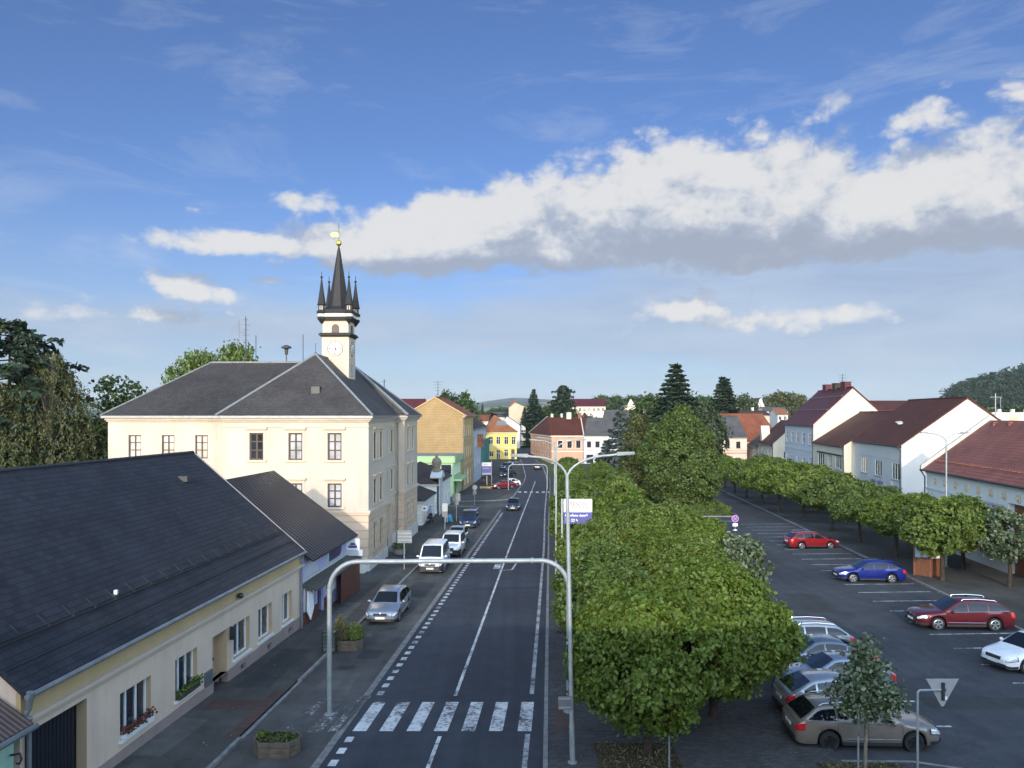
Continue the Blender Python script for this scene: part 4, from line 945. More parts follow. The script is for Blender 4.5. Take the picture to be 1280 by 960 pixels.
for (u, v) in ((tu0 - .02, tv0 - .02), (tu1 + .02, tv0 - .02), (tu0 - .02, tv1 + .02), (tu1 + .02, tv1 + .02)):
    q = p(u, v, 0); m = MB()
    m.lathe([(.05, 18.35), (.16, 18.5), (.27, 18.65), (.36, 18.75), (.38, 18.95)], (q.x, q.y, 0), 8); m.lathe([(.37, 19.2), (.42, 19.32), (.42, 19.42), (.32, 19.5), (.27, 19.52)], (q.x, q.y, 0), 8)
    m.lathe([(.28, 19.9), (.40, 19.95), (.34, 20.1), (.20, 21.0), (.06, 22.1), (.03, 22.2)], (q.x, q.y, 0), 8); m.ell((q.x, q.y, 22.3), (.11, .11, .12), 8, 6); m.tube([(q.x, q.y, 22.3), (q.x, q.y, 22.8)], .025, 5)
    for k in range(8):
        a = 2 * math.pi * k / 8; m.tube([(q.x + .24 * math.cos(a), q.y + .24 * math.sin(a), 19.5), (q.x + .24 * math.cos(a), q.y + .24 * math.sin(a), 19.92)], .045, 4)
    t = m.build('corner_turret', 'spire', tower)
    m = MB(); m.lathe([(.35, 18.955), (.35, 19.198)], (q.x, q.y, 0), 8); m.lathe([(.20, 19.5), (.20, 19.9)], (q.x, q.y, 0), 8); m.build('turret_drum', 'white', t)
for P, nm in ((lambda a, z, dn=0: p(tu0 + dn, a, z), 'n'), (lambda a, z, dn=0: p(a, tv0 + dn, z), 's')):
    cc = (tv0 + tv1) / 2 if nm == 'n' else (tu0 + tu1) / 2
    m = MB(); m.prism([P(cc + .32 * math.cos(a * math.pi / 8), 18.02 + .32 * math.sin(a * math.pi / 8), .03) for a in range(9)] + [P(cc - .32, 17.62, .03), P(cc + .32, 17.62, .03)], P(0, 0, .0) - P(0, 0, .03)); m.build('louvre_window', 'frame_dark', tower)
    m = MB(); m.ubox(P, cc - .75, cc + .75, 15.5, 15.56, -.03, -.002); m.ubox(P, cc - .75, cc + .75, 16.98, 17.04, -.03, -.002); m.ubox(P, cc - .75, cc - .69, 15.562, 16.978, -.03, -.002); m.ubox(P, cc + .69, cc + .75, 15.562, 16.978, -.03, -.002); m.build('clock_surround', 'cream_dark', tower)
    cz = 16.27; m = MB(); m.prism([P(cc + .62 * math.cos(a * .19635), cz + .62 * math.sin(a * .19635), -.035) for a in range(32)], P(0, 0, .033) - P(0, 0, 0)); ck = m.build('clock_face', 'sign_white', tower)
    m = MB()
    for k in range(12):
        a = math.pi / 2 - k * math.pi / 6; ca, sa = math.cos(a), math.sin(a); w_ = .075 if k % 3 else .10
        m.prism([P(cc - (r_ * ca - s_ * sa) if nm == 'n' else cc + (r_ * ca - s_ * sa), cz + r_ * sa + s_ * ca, -.05) for r_, s_ in ((.40, -w_ / 2), (.56, -w_ / 2), (.56, w_ / 2), (.40, w_ / 2))], P(0, 0, .012) - P(0, 0, 0))
    for a, r_, w_ in ((RAD(-50), .36, .11), (RAD(-98), .54, .08), (RAD(115), .2, .08)):   # hands at about twenty-five past
        ca, sa = math.cos(a), math.sin(a)
        m.prism([P(cc - (rr * ca - s_ * sa) if nm == 'n' else cc + (rr * ca - s_ * sa), cz + rr * sa + s_ * ca, -.065) for rr, s_ in ((-.1, -w_ / 2), (r_, -w_ / 4), (r_, w_ / 4), (-.1, w_ / 2))], P(0, 0, .012) - P(0, 0, 0))
    m.build('clock_hands', 'black_trim', ck); m = MB()
    for k in range(32):
        q4 = [P(cc + r_ * math.cos((k + j) * .19635), cz + r_ * math.sin((k + j) * .19635), -.045) for r_, j in ((.60, 0), (.655, 0), (.655, 1), (.60, 1))]; m.prism(q4, P(0, 0, .03) - P(0, 0, 0))
    m.build('clock_ring', 'black_trim', ck)
m = MB(); P = lambda a, z, dn=0: p(a, tv0 + dn, z); m.ubox(P, 9.6, 10.3, 13.9, 15.0, -.02, -.002); m.build('tower_window', 'glass_blue', tower)
# roof masts
def mast(u, v, zt, label, cross=0, siren=False, base=14.6):
    q = p(u, v, base); t = thing('roof_mast' if not siren else 'siren', label, 'antenna' if not siren else 'siren', tuple(q)); m = MB()
    m.tube([q, (q.x, q.y, zt)], .045 if siren or cross else .035, 6); m.build('mast', 'metal_dark', t)
    if cross:
        m = MB()
        for k in range(cross):
            z = zt - .25 - .42 * k; w = .26 + .06 * (k % 2); m.tube([(q.x - w, q.y, z), (q.x + w, q.y, z)], .02, 4)
        m.tube([(q.x - .55, q.y, zt - 2.6), (q.x - .55, q.y, zt - .3)], .014, 4); m.tube([(q.x - .55, q.y, zt - 1.3), (q.x, q.y, zt - 1.3)], .014, 4); m.build('aerial', 'metal_dark', t)
    if siren:
        m = MB(); m.lathe([(.12, zt - .5), (.16, zt - .1), (.2, zt), (.44, zt + .04), (.40, zt + .16), (.18, zt + .26), (.03, zt + .3)], (q.x, q.y, 0), 12); m.build('siren_head', 'metal_dark', t)
mast(7.0, 11.8, 18.75, 'tall antenna mast with crossbars on the town hall ridge', 5, base=14.7)
mast(7.0, 10.95, 17.2, 'thin bare rod on the town hall ridge beside the antenna mast', base=14.7)
mast(7.0, 8.4, 16.1, 'mushroom shaped siren on the town hall roof', siren=True, base=14.7)
mast(7.3, 7.1, 17.3, 'slim rod between siren and roof peak of the town hall', base=14.9)
mast(20.5, 3.0, 14.2, 'short aerial post at the far end of the town hall roof', 1, base=12.5)
# ---------- white gatehouse lodges beyond the town hall
fl = Fr((bx(528, 82.7), 82.7), .04, 'left')
def lodge(u0, u1, ze, zr, W, name_label, ops, doors):
    b = fl.p(u0, 0, -1.4); r = thing('lodge', name_label, 'lodge', tuple(b)); S = fl.street(); m = MB()
    wall(m, S, u0, u1, -2.2, ze, ops + doors, .18); wall(m, fl.near(u0), 0, W, -2.2, ze); wall(m, fl.far(u1), 0, W, -2.2, ze); wall(m, fl.back(W), u0, u1, -2.2, ze)
    m.build('wall', 'white_r', r)
    m = MB(); a, b_, c, d = fl.p(u0 - .3, -.3, ze), fl.p(u1 + .3, -.3, ze), fl.p(u1 + .3, W + .3, ze), fl.p(u0 - .3, W + .3, ze)
    r1, r2 = fl.p(u0 + 1.2, W / 2, zr), fl.p(u1 - 1.2, W / 2, zr)
    if W > u1 - u0: r1, r2 = fl.p((u0 + u1) / 2, (u1 - u0) * .42, zr), fl.p((u0 + u1) / 2, W - (u1 - u0) * .4, zr); m.poly([a, b_, r1]); m.poly([b_, c, r2, r1]); m.poly([c, d, r2]); m.poly([d, a, r1, r2])
    else: m.poly([a, b_, r2, r1]); m.poly([b_, c, r2]); m.poly([c, d, r1, r2]); m.poly([d, a, r1])
    m.build('roof', 'tile_darkbrown', r)
    m = MB(); m.ubox(S, u0 - .25, u1 + .25, ze - .22, ze - .02, -.25, -.003); m.ubox(fl.near(u0), .001, W, ze - .22, ze - .02, -.25, -.003); m.build('cornice', 'white', r)
    for o in ops: window(r, S, o, 'frame_dark', 'glass', nx=2)
    for o in doors:
        m = MB(); m.ubox(S, o[0], o[1], o[2], o[3], .1, .15); m.build('door', 'door_brown', r)
    return r
r = lodge(0, 9.2, 1.35, 2.9, 6.5, 'first small white lodge with low dark roof next to the town hall', [(6.5, 7.3, -.7, .7)], [(1.3, 2.1, -1.45, .75), (3.2, 4.1, -1.45, .8)])
m = MB(); P = fl.near(0); m.ubox(P, -.55, .1, .3, .85, -.1, -.003); s = m.build('projecting_sign', 'sign_white', r)
m = MB(); m.ubox(P, -.35, -.12, .48, .66, -.11, -.1005); m.build('sign_mark', 'metal_dark', s)
r = lodge(11.0, 25.0, 2.2, 4.2, 8.0, 'second white lodge with an urn topped pediment beside the green shop', [(14.4, 15.3, -.8, .9), (18.0, 18.9, -.8, .9), (21.5, 22.3, -.8, .9)], [(16.2, 17.0, -1.7, .7)])
S = fl.street(); m = MB(); m.ubox(S, 11.2, 14.0, -2, 2.9, -.35, -.26); m.ubox(S, 11.0, 14.2, 2.9, 3.1, -.6, .8); m.prism([S(11.0, 3.101, -.6), S(14.2, 3.101, -.6), S(12.6, 3.75, -.6)], fl.e * 1.4); m.build('pediment', 'white', r)
m = MB(); q = S(12.6, 3.7, .2); m.lathe([(.55, 3.5), (.6, 3.9), (.42, 4.0), (.5, 4.3), (.62, 4.8), (.45, 5.2), (.2, 5.35), (.16, 5.6), (.04, 5.8)], (q.x, q.y, 0), 10); m.build('urn', 'bark_pale', r)

# ---------- green flat roofed shop
fg = Fr((-9.1, 119.4), .055, 'left'); G0 = -2.2
root = thing('shop', 'two storey flat roofed shop with bright green fascia and window band', 'shop', tuple(fg.p(0, 0, G0)))
P, S = fg.near(), fg.street(); W, Ln = 14, 10.2
nb = [(k * 1.9 + .3, k * 1.9 + 2.0, 1.4, 2.95) for k in range(7)]; sb = [(k * 1.6 + .5, k * 1.6 + 1.95, 1.2, 3.0) for k in range(5)]
m = MB(); wall(m, P, 0, W, G0 - .6, 3.2, nb, .15); wall(m, S, 0, Ln, G0 - .6, 3.2, sb + [(2.0, 4.4, G0 - .6, .2)], .15); wall(m, fg.far(Ln), 0, W, G0 - .6, 3.2); wall(m, fg.back(W), 0, Ln, G0 - .6, 3.2); m.build('wall', 'lime', root)
m = MB(); m.ubox(P, -.3, W, 3.2, 4.15, -.3, 0); m.ubox(S, .001, Ln, 3.2, 4.15, -.3, -.001); m.ubox(P, -.38, W, 4.152, 4.26, -.38, .1); m.build('fascia', 'lime', root)
m = MB(); m.poly([fg.p(-.2, -.2, 4.2), fg.p(Ln, -.2, 4.2), fg.p(Ln, W, 4.2), fg.p(-.2, W, 4.2)]); m.build('roof', 'flatroof', root)
m = MB(); m.ubox(S, 0, Ln + .2, .35, .62, -1.3, -.002); m.build('canopy', 'lime', root)
for o in nb: window(root, P, o, 'frame_white', 'glass', nx=1, dep=.1)
for o in sb: window(root, S, o, 'frame_white', 'glass_curtain', nx=2, dep=.1)
m = MB(); m.ubox(S, 2.0, 4.4, G0 - .6, .2, .12, .16); m.build('shop_door', 'glass', root)

# ---------- ochre house with the blank gable
fo = Fr((-8.3, 130), .06, 'left')
so = [(u, u + 1.1, z, z + 2.0) for u in (1.6, 4.6, 7.6, 10.6) for z in (7.0, 3.2)] + [(2.2, 3.6, -1.6, 1.0), (6.2, 8.4, -1.6, 1.2), (10.8, 12.0, -1.6, .9)]
root = gable_house('town_house', 'tall ochre house with a blank weathered gable and red roof', 'house', fo, 15.5, 9.6, -3, 10.75, 13.55, 'ochre_wall', 'tile_red', so, (), 4.8, nearmat='ochre', ov=.5, gov=.15, tz=[.35], fm='frame_white', gm='glass_curtain', verge='ochre_trim')
S = fo.street(); m = MB()
for z in (1.9, 2.1, 6.3): m.ubox(S, -.05, 15.5, z, z + .18, -.12, -.003)
m.ubox(S, -.05, 15.5, 10.2, 10.6, -.3, -.003); m.build('cornice', 'ochre_trim', root)
m = MB(); q = fo.p(4.0, 4.9, 13.2); m.tube([q, q + V((0, 0, 3.4))], .05, 6)
for k in range(4): z = 13.2 + 3.2 - k * .5; m.tube([(q.x - .9 + .1 * k, q.y, z), (q.x + .9 - .15 * k, q.y, z)], .03, 4)
tag(m.build('roof_antenna', 'metal_dark'), 'television antenna on the ridge of the ochre house', 'antenna')

# ---------- narrow white house with net, behind the ochre one
fn = Fr((bx(591.5, 146), 146), .06, 'left')
root = gable_house('town_house', 'narrow white house wrapped partly in teal scaffold netting', 'house', fn, 26, 9, -3, 8.2, 11.2, 'greyblue', 'tile_darkbrown', [(u, u + 1.0, z, z + 1.8) for u in (2, 5, 8, 11, 15, 19, 22) for z in (4.4, .6)], (), ov=.4, gm='glass')
S = fn.street(); m = MB(); m.ubox(S, 15, 25.5, -2.3, 5.6, -.8, -.75); m.ubox(lambda a, z, dn=0: fn.p(15 + dn, a, z), -.75, -.05, -2.3, 5.6, 0, .05); m.build('scaffold_net', 'net', root)
m = MB(); q = S(7.5, 3.9, -.5); m.box(q.x - .6, q.x + .7, q.y - .1, q.y + .1, 4.2, 6.8); m.build('hanging_banner', 'tile_orange', root)

# ---------- yellow house facing up the street
def facing(C, ang=0.0):   # facade faces the eye: u runs to the right
    d = V((math.cos(ang), math.sin(ang), 0)); f = Fr.__new__(Fr); f.C = V((C[0], C[1], 0)); f.d = d; f.e = V((-d.y, d.x, 0)); return f
def hip_roof(root, f, Ln, W, ze, zr, mat, ov=.4, run0=None, run1=None):
    r0 = W / 2 if run0 is None else run0; r1 = W / 2 if run1 is None else run1
    a, b, c, d = f.p(-ov, -ov, ze), f.p(Ln + ov, -ov, ze), f.p(Ln + ov, W + ov, ze), f.p(-ov, W + ov, ze); A, B = f.p(r0, W / 2, zr), f.p(Ln - r1, W / 2, zr)
    m = MB(); m.poly([a, b, B, A]); m.poly([b, c, B]); m.poly([c, d, A, B]); m.poly([d, a, A]); m.poly([d, c, b, a]); return m.build('roof', mat, root)
fy = facing((bx(606, 200), 200), .06)
wy = [(u, u + 1.05, z, z + h) for u in (1.1, 3.0, 5.1, 7.0) for z, h in ((3.0, 2.0),)] + [(5.1, 6.1, -.1, 1.7), (1.2, 2.3, -.2, 1.2), (3.0, 4.0, -.9, 1.6)]
dy = (6.9, 7.8, -1.0, 1.7)
root = thing('corner_house', 'bright yellow two storey house with a red hipped roof', 'house', tuple(fy.p(0, 0, -.9)))
m = MB(); P = fy.street(); Wy, Ly = 11, 8.35
wall(m, P, 0, Ly, -2.5, 6.2, wy + [dy], .18); wall(m, fy.near(), 0, Wy, -2.5, 6.2); wall(m, fy.far(Ly), 0, Wy, -2.5, 6.2); wall(m, fy.back(Wy), 0, Ly, -2.5, 6.2); m.build('wall', 'yellow', root)
for o in wy: window(root, P, o, 'frame_white', 'glass', nx=2, tz=[.65], sill='white')
m = MB(); m.ubox(P, dy[0], dy[1], dy[2], dy[3], .1, .15); m.build('door', 'door_brown', root)
m = MB(); m.ubox(P, -.05, Ly + .05, 2.1, 2.3, -.1, -.003); m.ubox(P, -.1, Ly + .1, 5.9, 6.2, -.25, -.003); m.build('cornice', 'ivory', root)
rf = hip_roof(root, fy, Ly, Wy, 6.22, 10.7, 'tile_orange', .45, 2.6, 5.6)
m = MB(); a = fy.p(3.0, 1.9, 7.9); b = fy.p(6.0, 1.9, 7.9); m.prism([a, b, fy.p(5.6, 3.1, 8.9), fy.p(3.4, 3.1, 8.9)], (0, -.05, .16)); m.build('roof_window', 'zinc', rf)

# ---------- salmon corner house, white grey-roofed house
fb = facing((bx(689.5, 190), 190), .03)
root = thing('corner_house', 'salmon pink corner house with a brown tiled roof at the bend', 'house', tuple(fb.p(0, 0, -1.4)))
Lb, Wb, z0, ze, zr = 7.9, 25, -2.6, 5.6, 10.1
side = V((-4.6, 24.6, 0))
ws_ = [(u, u + 1.1, 2.5, 4.3) for u in (1.6, 3.9, 6.1)]; wl = [(2 + k * 3.0, 3.2 + k * 3.0, z, z + 1.8) for k in range(7) for z in (2.4, -.9)]
P = fb.street(); QL = lambda a, z, dn=0: V((fb.C.x, fb.C.y, 0)) + side.normalized() * a + V((side.normalized().y, -side.normalized().x, 0)) * dn + V((0, 0, z))
m = MB(); wall(m, P, 0, Lb, z0, ze, ws_, .18); m.build('wall', 'salmon', root)
m = MB(); wall(m, QL, 0, 25, z0, ze, wl, .18); m.build('side_wall', 'salmon', root)
for o in ws_: window(root, P, o, 'frame_brown', 'glass', nx=2, tz=[.6], sur='salmon_pale')
for o in wl: window(root, QL, o, 'frame_brown', 'glass_curtain', nx=2)
m = MB(); m.ubox(P, -.05, Lb, 1.5, 1.75, -.1, -.003); m.ubox(P, -.1, Lb, 5.25, 5.58, -.25, -.003); m.ubox(QL, .02, 25, 5.25, 5.58, -.25, -.003); m.build('cornice', 'salmon_pale', root)
m = MB(); c = fb.p(-.4, -.4, ze); cr = fb.p(Lb + .1, -.4, ze); fl_ = QL(25.3, ze, -.4); rl = V((bx(684, 196), 196, zr)); rr = V((bx(733.5, 196), 196, zr - .1)); bk = V((cr.x, 215, ze))
m.poly([c, cr, rr, rl]); m.poly([c, rl, fl_]); m.poly([rl, rr, bk, fl_]); rf = m.build('roof', 'tile_brown', root)
m = MB(); m.bar(fl_ + V((-.1, -.1, .12)), rl + V((0, -.1, .12)), .25, .15); m.build('verge', 'white', rf)
chimney(rf, (bx(711, 195), 195), 1.15, .8, 9.6, 11.2, 'ivory'); chimney(rf, (bx(690, 197), 197), .6, .6, 9.8, 10.8, 'white'); chimney(rf, (bx(702, 197), 197), .5, .5, 9.8, 10.9, 'white')
fw_ = facing((fb.p(Lb + .05, 0, 0).x, fb.p(Lb + .05, 0, 0).y), .03)
root = thing('town_house', 'white house with a weathered grey roof right of the salmon house', 'house', tuple(fw_.p(0, 0, -1.4)))
P = fw_.street(); ww = [(.85, 1.85, 2.6, 4.1), (2.95, 3.95, 2.6, 4.1), (6.0, 7.0, 2.6, 4.1), (8.6, 9.6, 2.6, 4.1), (.7, 2.4, -1.3, .8), (3.0, 4.0, -1.0, .6)]
m = MB(); wall(m, P, 0, 13, z0, ze, ww, .18); wall(m, fw_.far(13), 0, 10, z0, ze); m.build('wall', 'white', root)
for o in ww: window(root, P, o, 'frame_dark', 'glass', nx=2)
m = MB(); m.slab([fw_.p(-.05, -.4, ze + .05), fw_.p(13.2, -.4, ze + .05), fw_.p(13.2, 6, 10.0), fw_.p(-.05, 6, 10.0)], .12); m.slab([fw_.p(-.05, 6, 10.0), fw_.p(13.2, 6, 10.0), fw_.p(13.2, 12, ze), fw_.p(-.05, 12, ze)], .12); rf = m.build('roof', 'tile_grey', root)
m = MB(); m.prism([fw_.p(-.14, -.45, ze), fw_.p(-.14, 6, 9.95), fw_.p(-.14, 6, 10.3), fw_.p(-.14, -.45, ze + .35)], fw_.d * .22); m.build('parapet', 'palegable', rf)
chimney(rf, tuple(fw_.p(-.3, 5.9, 0))[:2], .8, .7, 9.4, 11.1, 'tile_redbrown')
m = MB(); m.tube([fw_.p(-.15, -.06, 5.4), fw_.p(-.15, -.06, -1.4)], .06, 6); m.build('downpipe', 'zinc', root)

# ---------- right hand row
def RX(y, off=29.78): return off + .14 * y
fr1 = Fr((37.8, 70), .14, 'right')
# house 1 is laid out from its far corner back towards the eye
fq = Fr((37.8 - .14 * 30, 40), .14, 'right'); L1 = 30 * math.sqrt(1 + .14 ** 2)
root = thing('town_house', 'white house with red brown tiled roof and round plaster medallions at the right edge', 'house', tuple(fq.p(15, 0, -1.0)))
S = fq.street(); gt = (L1 - 18.2, L1 - 14.8, -1.6, 4.3)
m = MB(); wall(m, S, 0, L1, -2.4, 5.85, [gt], .5); wall(m, fq.far(L1), 0, 10.6, -2.4, 5.85); m.poly([fq.far(L1)(0, 5.85), fq.far(L1)(10.6, 5.85), fq.far(L1)(5.3, 9.95)]); wall(m, fq.near(), 0, 10.6, -2.4, 5.85); m.build('wall', 'offwhite', root)
m = MB(); m.ubox(S, gt[0], gt[1], -2, 4.3, .45, .5); m.build('gateway', 'wood_board', root)
m = MB(); m.ubox(S, 0, L1 + .06, 5.5, 5.86, -.22, -.003); m.ubox(S, 0, L1 + .03, 5.30, 5.49, -.1, -.003); m.ubox(S, 0, gt[0] - .2, 3.9, 4.05, -.08, -.003); m.ubox(S, gt[1] + .2, L1 + .03, 3.9, 4.05, -.08, -.003); m.build('cornice', 'white', root)
for k in range(9):
    u = L1 - 2.0 - k * 2.05; m = MB(); m.prism([S(u + .34 * math.cos(a * .5236), 4.75 + .34 * math.sin(a * .5236), -.05) for a in range(12)], fq.e * .045); md = m.build('medallion', 'ivory', root)
    m = MB(); m.ell(tuple(S(u, 4.72, -.08)), (.14, .1, .2), 8, 6); m.build('relief', 'reveal', md)
sl = 4.1 / 5.3; m = MB(); m.slab([fq.p(0, -.45, 5.85 - sl * .45 + .2), fq.p(L1 - .15, -.45, 5.85 - sl * .45 + .2), fq.p(L1 - .15, 5.3, 10.15), fq.p(0, 5.3, 10.15)], .14)
m.slab([fq.p(0, 5.3, 10.15), fq.p(L1 - .15, 5.3, 10.15), fq.p(L1 - .15, 11, 5.8), fq.p(0, 11, 5.8)], .14); rf = m.build('roof', 'tile_redbrown', root)
m = MB(); m.prism([fq.p(L1 - .14, -.5, 5.6), fq.p(L1 - .14, 5.3, 10.1), fq.p(L1 - .14, 5.3, 10.6), fq.p(L1 - .14, -.5, 6.05)], fq.d * .35); m.prism([fq.p(L1 - .14, 5.3, 10.1), fq.p(L1 - .14, 11, 5.7), fq.p(L1 - .14, 11, 6.2), fq.p(L1 - .14, 5.3, 10.6)], fq.d * .35); m.build('parapet', 'palegable', root)
m = MB(); m.tube([fq.p(0, -.52, 5.62), fq.p(L1 + .1, -.52, 5.62)], .08, 8); m.build('gutter', 'metal_dark', root)
m = MB(); m.tube([fq.p(L1 + .05, -.52, 5.6), fq.p(L1 + .05, -.15, 5.0), fq.p(L1 + .05, -.12, -1)], .06, 8); m.build('downpipe', 'metal_dark', root)
u = L1 - .5
while u > 2: MB().bar(fq.p(u, .5, 5.85 + sl * .5 + .2), fq.p(u, .5, 5.85 + sl * .5 + .34), .12, .03).build('snow_guard', 'tile_redbrown', rf); u -= .42
for u_, v_ in ((L1 - 2.0, 4.8), (L1 - 4.6, 4.85)):
    q = fq.p(u_, v_, 5.85 + sl * v_ + .2); m = MB(); m.box(q.x - .2, q.x + .2, q.y - .2, q.y + .2, q.z - .1, q.z + .22); m.build('roof_vent', 'tile_redbrown', rf)
# house 2, white gable to the eye
f2 = Fr((43.1, 85), .14, 'right')
s2 = [(.5, 2.9, 3.3, 5.2), (6.4, 8.8, 3.3, 5.2), (11.9, 14.3, 3.3, 5.2)]
root = gable_house('town_house', 'white house with a broad bright gable and dark brown tiled roof', 'house', f2, 17.2, 13.6, -3, 7.3, 12.4, 'white', 'tile_brown', s2, (), 6.8, ov=.3, gov=.1, nx=3, tz=None, gutter='metal_dark', verge='tile_brown', dep=.04)
lettering('lettering', 'OBUV   ODĚVY', .62, 'sign_blue', root, f2.street()(10.3, 2.3, -.02), -f2.d, (0, 0, 1), .01)
m = MB(); S = f2.street(); m.ubox(S, 0, 17.2, 5.55, 5.62, -.04, -.003); m.ubox(S, 2.6, 2.75, 2.2, 3.1, -.25, -.003); m.build('string_course', 'white', root)
m = MB(); q = f2.p(8.4, 2.6, 7.3 + .75 * 2.6 + .25); m.prism([q + V((-.35, -.5, .0)), q + V((.35, -.5, .05)), q + V((.5, .5, .3)), q + V((-.2, .5, .22))], (0, 0, .1)); m.build('skylight', 'palegable', root)
t = thing('satellite_dish', 'round satellite dish standing on the white gable roof edge', 'satellite dish', tuple(f2.p(.6, 10.6, 9.4)))
q = f2.p(.6, 10.4, 10.5); m = MB(); prof = [(.02, .0), (.2, .03), (.36, .10), (.45, .17), (.46, .16), (.36, .085), (.02, -.02)]; m.lathe(prof, (q.x, q.y - .1, q.z), 14, axis='y'); m.build('dish', 'sign_white', t)
m = MB(); m.tube([(q.x, q.y, 9.2), (q.x, q.y, 10.5)], .05, 6); m.build('dish_post', 'metal_dark', t)
t = thing('roof_antenna', 'television antenna mast behind the white gable roof', 'antenna', tuple(f2.p(1.2, 10.2, 9.8))); q = f2.p(1.2, 10.2, 9.8)
m = MB(); m.tube([q, (q.x, q.y, 13.0)], .045, 6); m.tube([(q.x - .6, q.y, 12.6), (q.x + .7, q.y, 12.6)], .03, 4); m.tube([(q.x - .5, q.y, 11.4), (q.x + .1, q.y, 11.4)], .03, 4); m.tube([(q.x + .55, q.y, 12.6), (q.x + .55, q.y, 11.2)], .025, 4); m.build('aerial', 'metal', t)
# house 2b, projecting lower part
f2b = Fr((44.1, 102), .14, 'right')
sb_ = [(1.2, 4.0, 3.2, 5.0), (6.0, 8.0, 3.2, 5.0), (10.0, 13.4, 3.2, 5.0)]
root = gable_house('town_house', 'ivory house with ribbon windows under a dark lintel, brown roof', 'house', f2b, 15.6, 12.5, -3, 6.55, 10.9, 'ivory', 'tile_brown', sb_, (), 6.6, ov=.35, gov=.05, nx=3, gutter='metal_dark', dep=.04)
m = MB(); m.ubox(f2b.street(), .8, 13.8, 5.05, 5.25, -.12, -.003); m.build('lintel', 'metal_dark', root)
m = MB(); q = f2b.p(2.5, 8.5, 9.9); m.box(q.x - .8, q.x + 1.6, q.y - .8, q.y + .8, 9.6, 11.2); m.build('roof_structure', 'ivory', root)
# house 3, three storeys, maroon roof
f3 = Fr((RX(118), 118), .14, 'right')
s3 = [(1.2 + k * 4.2, 2.9 + k * 4.2, z, z + 1.9) for k in range(5) for z in (5.9, 2.0)]
root = gable_house('town_house', 'three storey grey white house with maroon roof and three chimneys', 'house', f3, 20.4, 11.6, -3, 9.25, 14.75, 'greyblue', 'tile_maroon', s3, (), 5.75, nearmat='palegable', ov=.4, gov=.2, nx=2, tz=[.65], gm='glass_blue', verge='tile_maroon', gutter='metal_dark', dep=.04)
for k, (u, sy) in enumerate(((3.6, 1.6), (8.8, 1.2), (14.6, 1.5))):
    q = f3.p(u, 5.75, 0); chimney(root, (q.x, q.y), 1.0, sy, 14.3, 15.75, 'bark' if k == 1 else 'tile_maroon')
m = MB()
for v, h in ((2.0, .12), (4.2, .12)): m.bar(f3.p(-.1, v, 9.25 + .957 * v + .32), f3.p(20.5, v, 9.25 + .957 * v + .32), .08, .1)
m.build('snow_rail', 'zinc', root)
m = MB(); S = f3.street(); m.ubox(S, 0, 20.4, 4.9, 5.05, -.08, -.003); m.ubox(S, 0, 20.4, 1.0, 1.2, -.1, -.003); m.build('string_course', 'white', root)
q = f3.p(5.5, 5.75, 14.6); m = MB(); m.tube([q, q + V((0, 0, 2.6))], .05, 5)
for k in range(3): m.tube([q + V((-.6, 0, 2.4 - k * .45)), q + V((.6, 0, 2.4 - k * .45))], .03, 4)
tag(m.build('roof_antenna', 'metal_dark'), 'television antenna on the maroon roof ridge', 'antenna')
# house 4 cream with dormer, house 5 pale low
f4 = Fr((RX(149), 149), .14, 'right')
root = gable_house('town_house', 'cream house with a red roof and pointed wall dormer', 'house', f4, 15.5, 9, -3, 5.1, 9.3, 'ivory', 'tile_brown', [(1.2 + 3.4 * k, 2.2 + 3.4 * k, z, z + 1.3) for k in range(4) for z in (2.6, -.6)], [(2, 3, 2.2, 3.6)], ov=.4, nx=2, gutter='metal_dark')
S = f4.street(); m = MB(); m.prism([S(11.6, 4.9, -.05), S(13.6, 4.9, -.05), S(13.6, 6.2, -.05), S(12.6, 8.4, -.05), S(11.6, 6.2, -.05)], f4.e * 1.7); m.build('dormer', 'ivory', root)
f5 = Fr((RX(165.5), 165.5), .14, 'right')
root = gable_house('cottage', 'low pale blue white cottage with a row of tall windows', 'house', f5, 12, 8, -3, 3.9, 7.0, 'white', 'tile_grey', [(1.2 + 2.6 * k, 2.2 + 2.6 * k, .6, 3.0) for k in range(4)], (), ov=.35, nx=2)
# ochre-gabled house with the big orange brown roof above them
f6 = facing((51.5, 178), .25)
root = gable_house('town_house', 'orange gabled house with a wide brown roof behind the cottage', 'house', f6, 12, 15, -3, 4.8, 10.8, 'orange_wall', 'tile_red', (), [(6.6, 7.7, 7.2, 8.6)], ov=.4, gutter=None)
# pale salmon house with grey roof, facing the eye
f7 = facing((bx(887, 172), 172), .02)
root = gable_house('town_house', 'pale salmon two storey house with a wide dark grey roof', 'house', f7, 8.4, 14, -3, 5.7, 10.2, 'salmon_pale', 'tile_grey', [(u, u + .95, z, z + 1.5) for u in (1.2, 3.6, 6.0) for z in (3.2, -.4)], (), 6.5, ov=.3, gov=.0, fm='frame_dark', nx=2)
m = MB(); m.ubox(f7.street(), 0, 8.4, 2.0, 2.25, -.12, -.003); m.ubox(f7.street(), 0, 8.4, 2.6, 2.72, -.08, -.003); m.build('string_course', 'salmon', root)

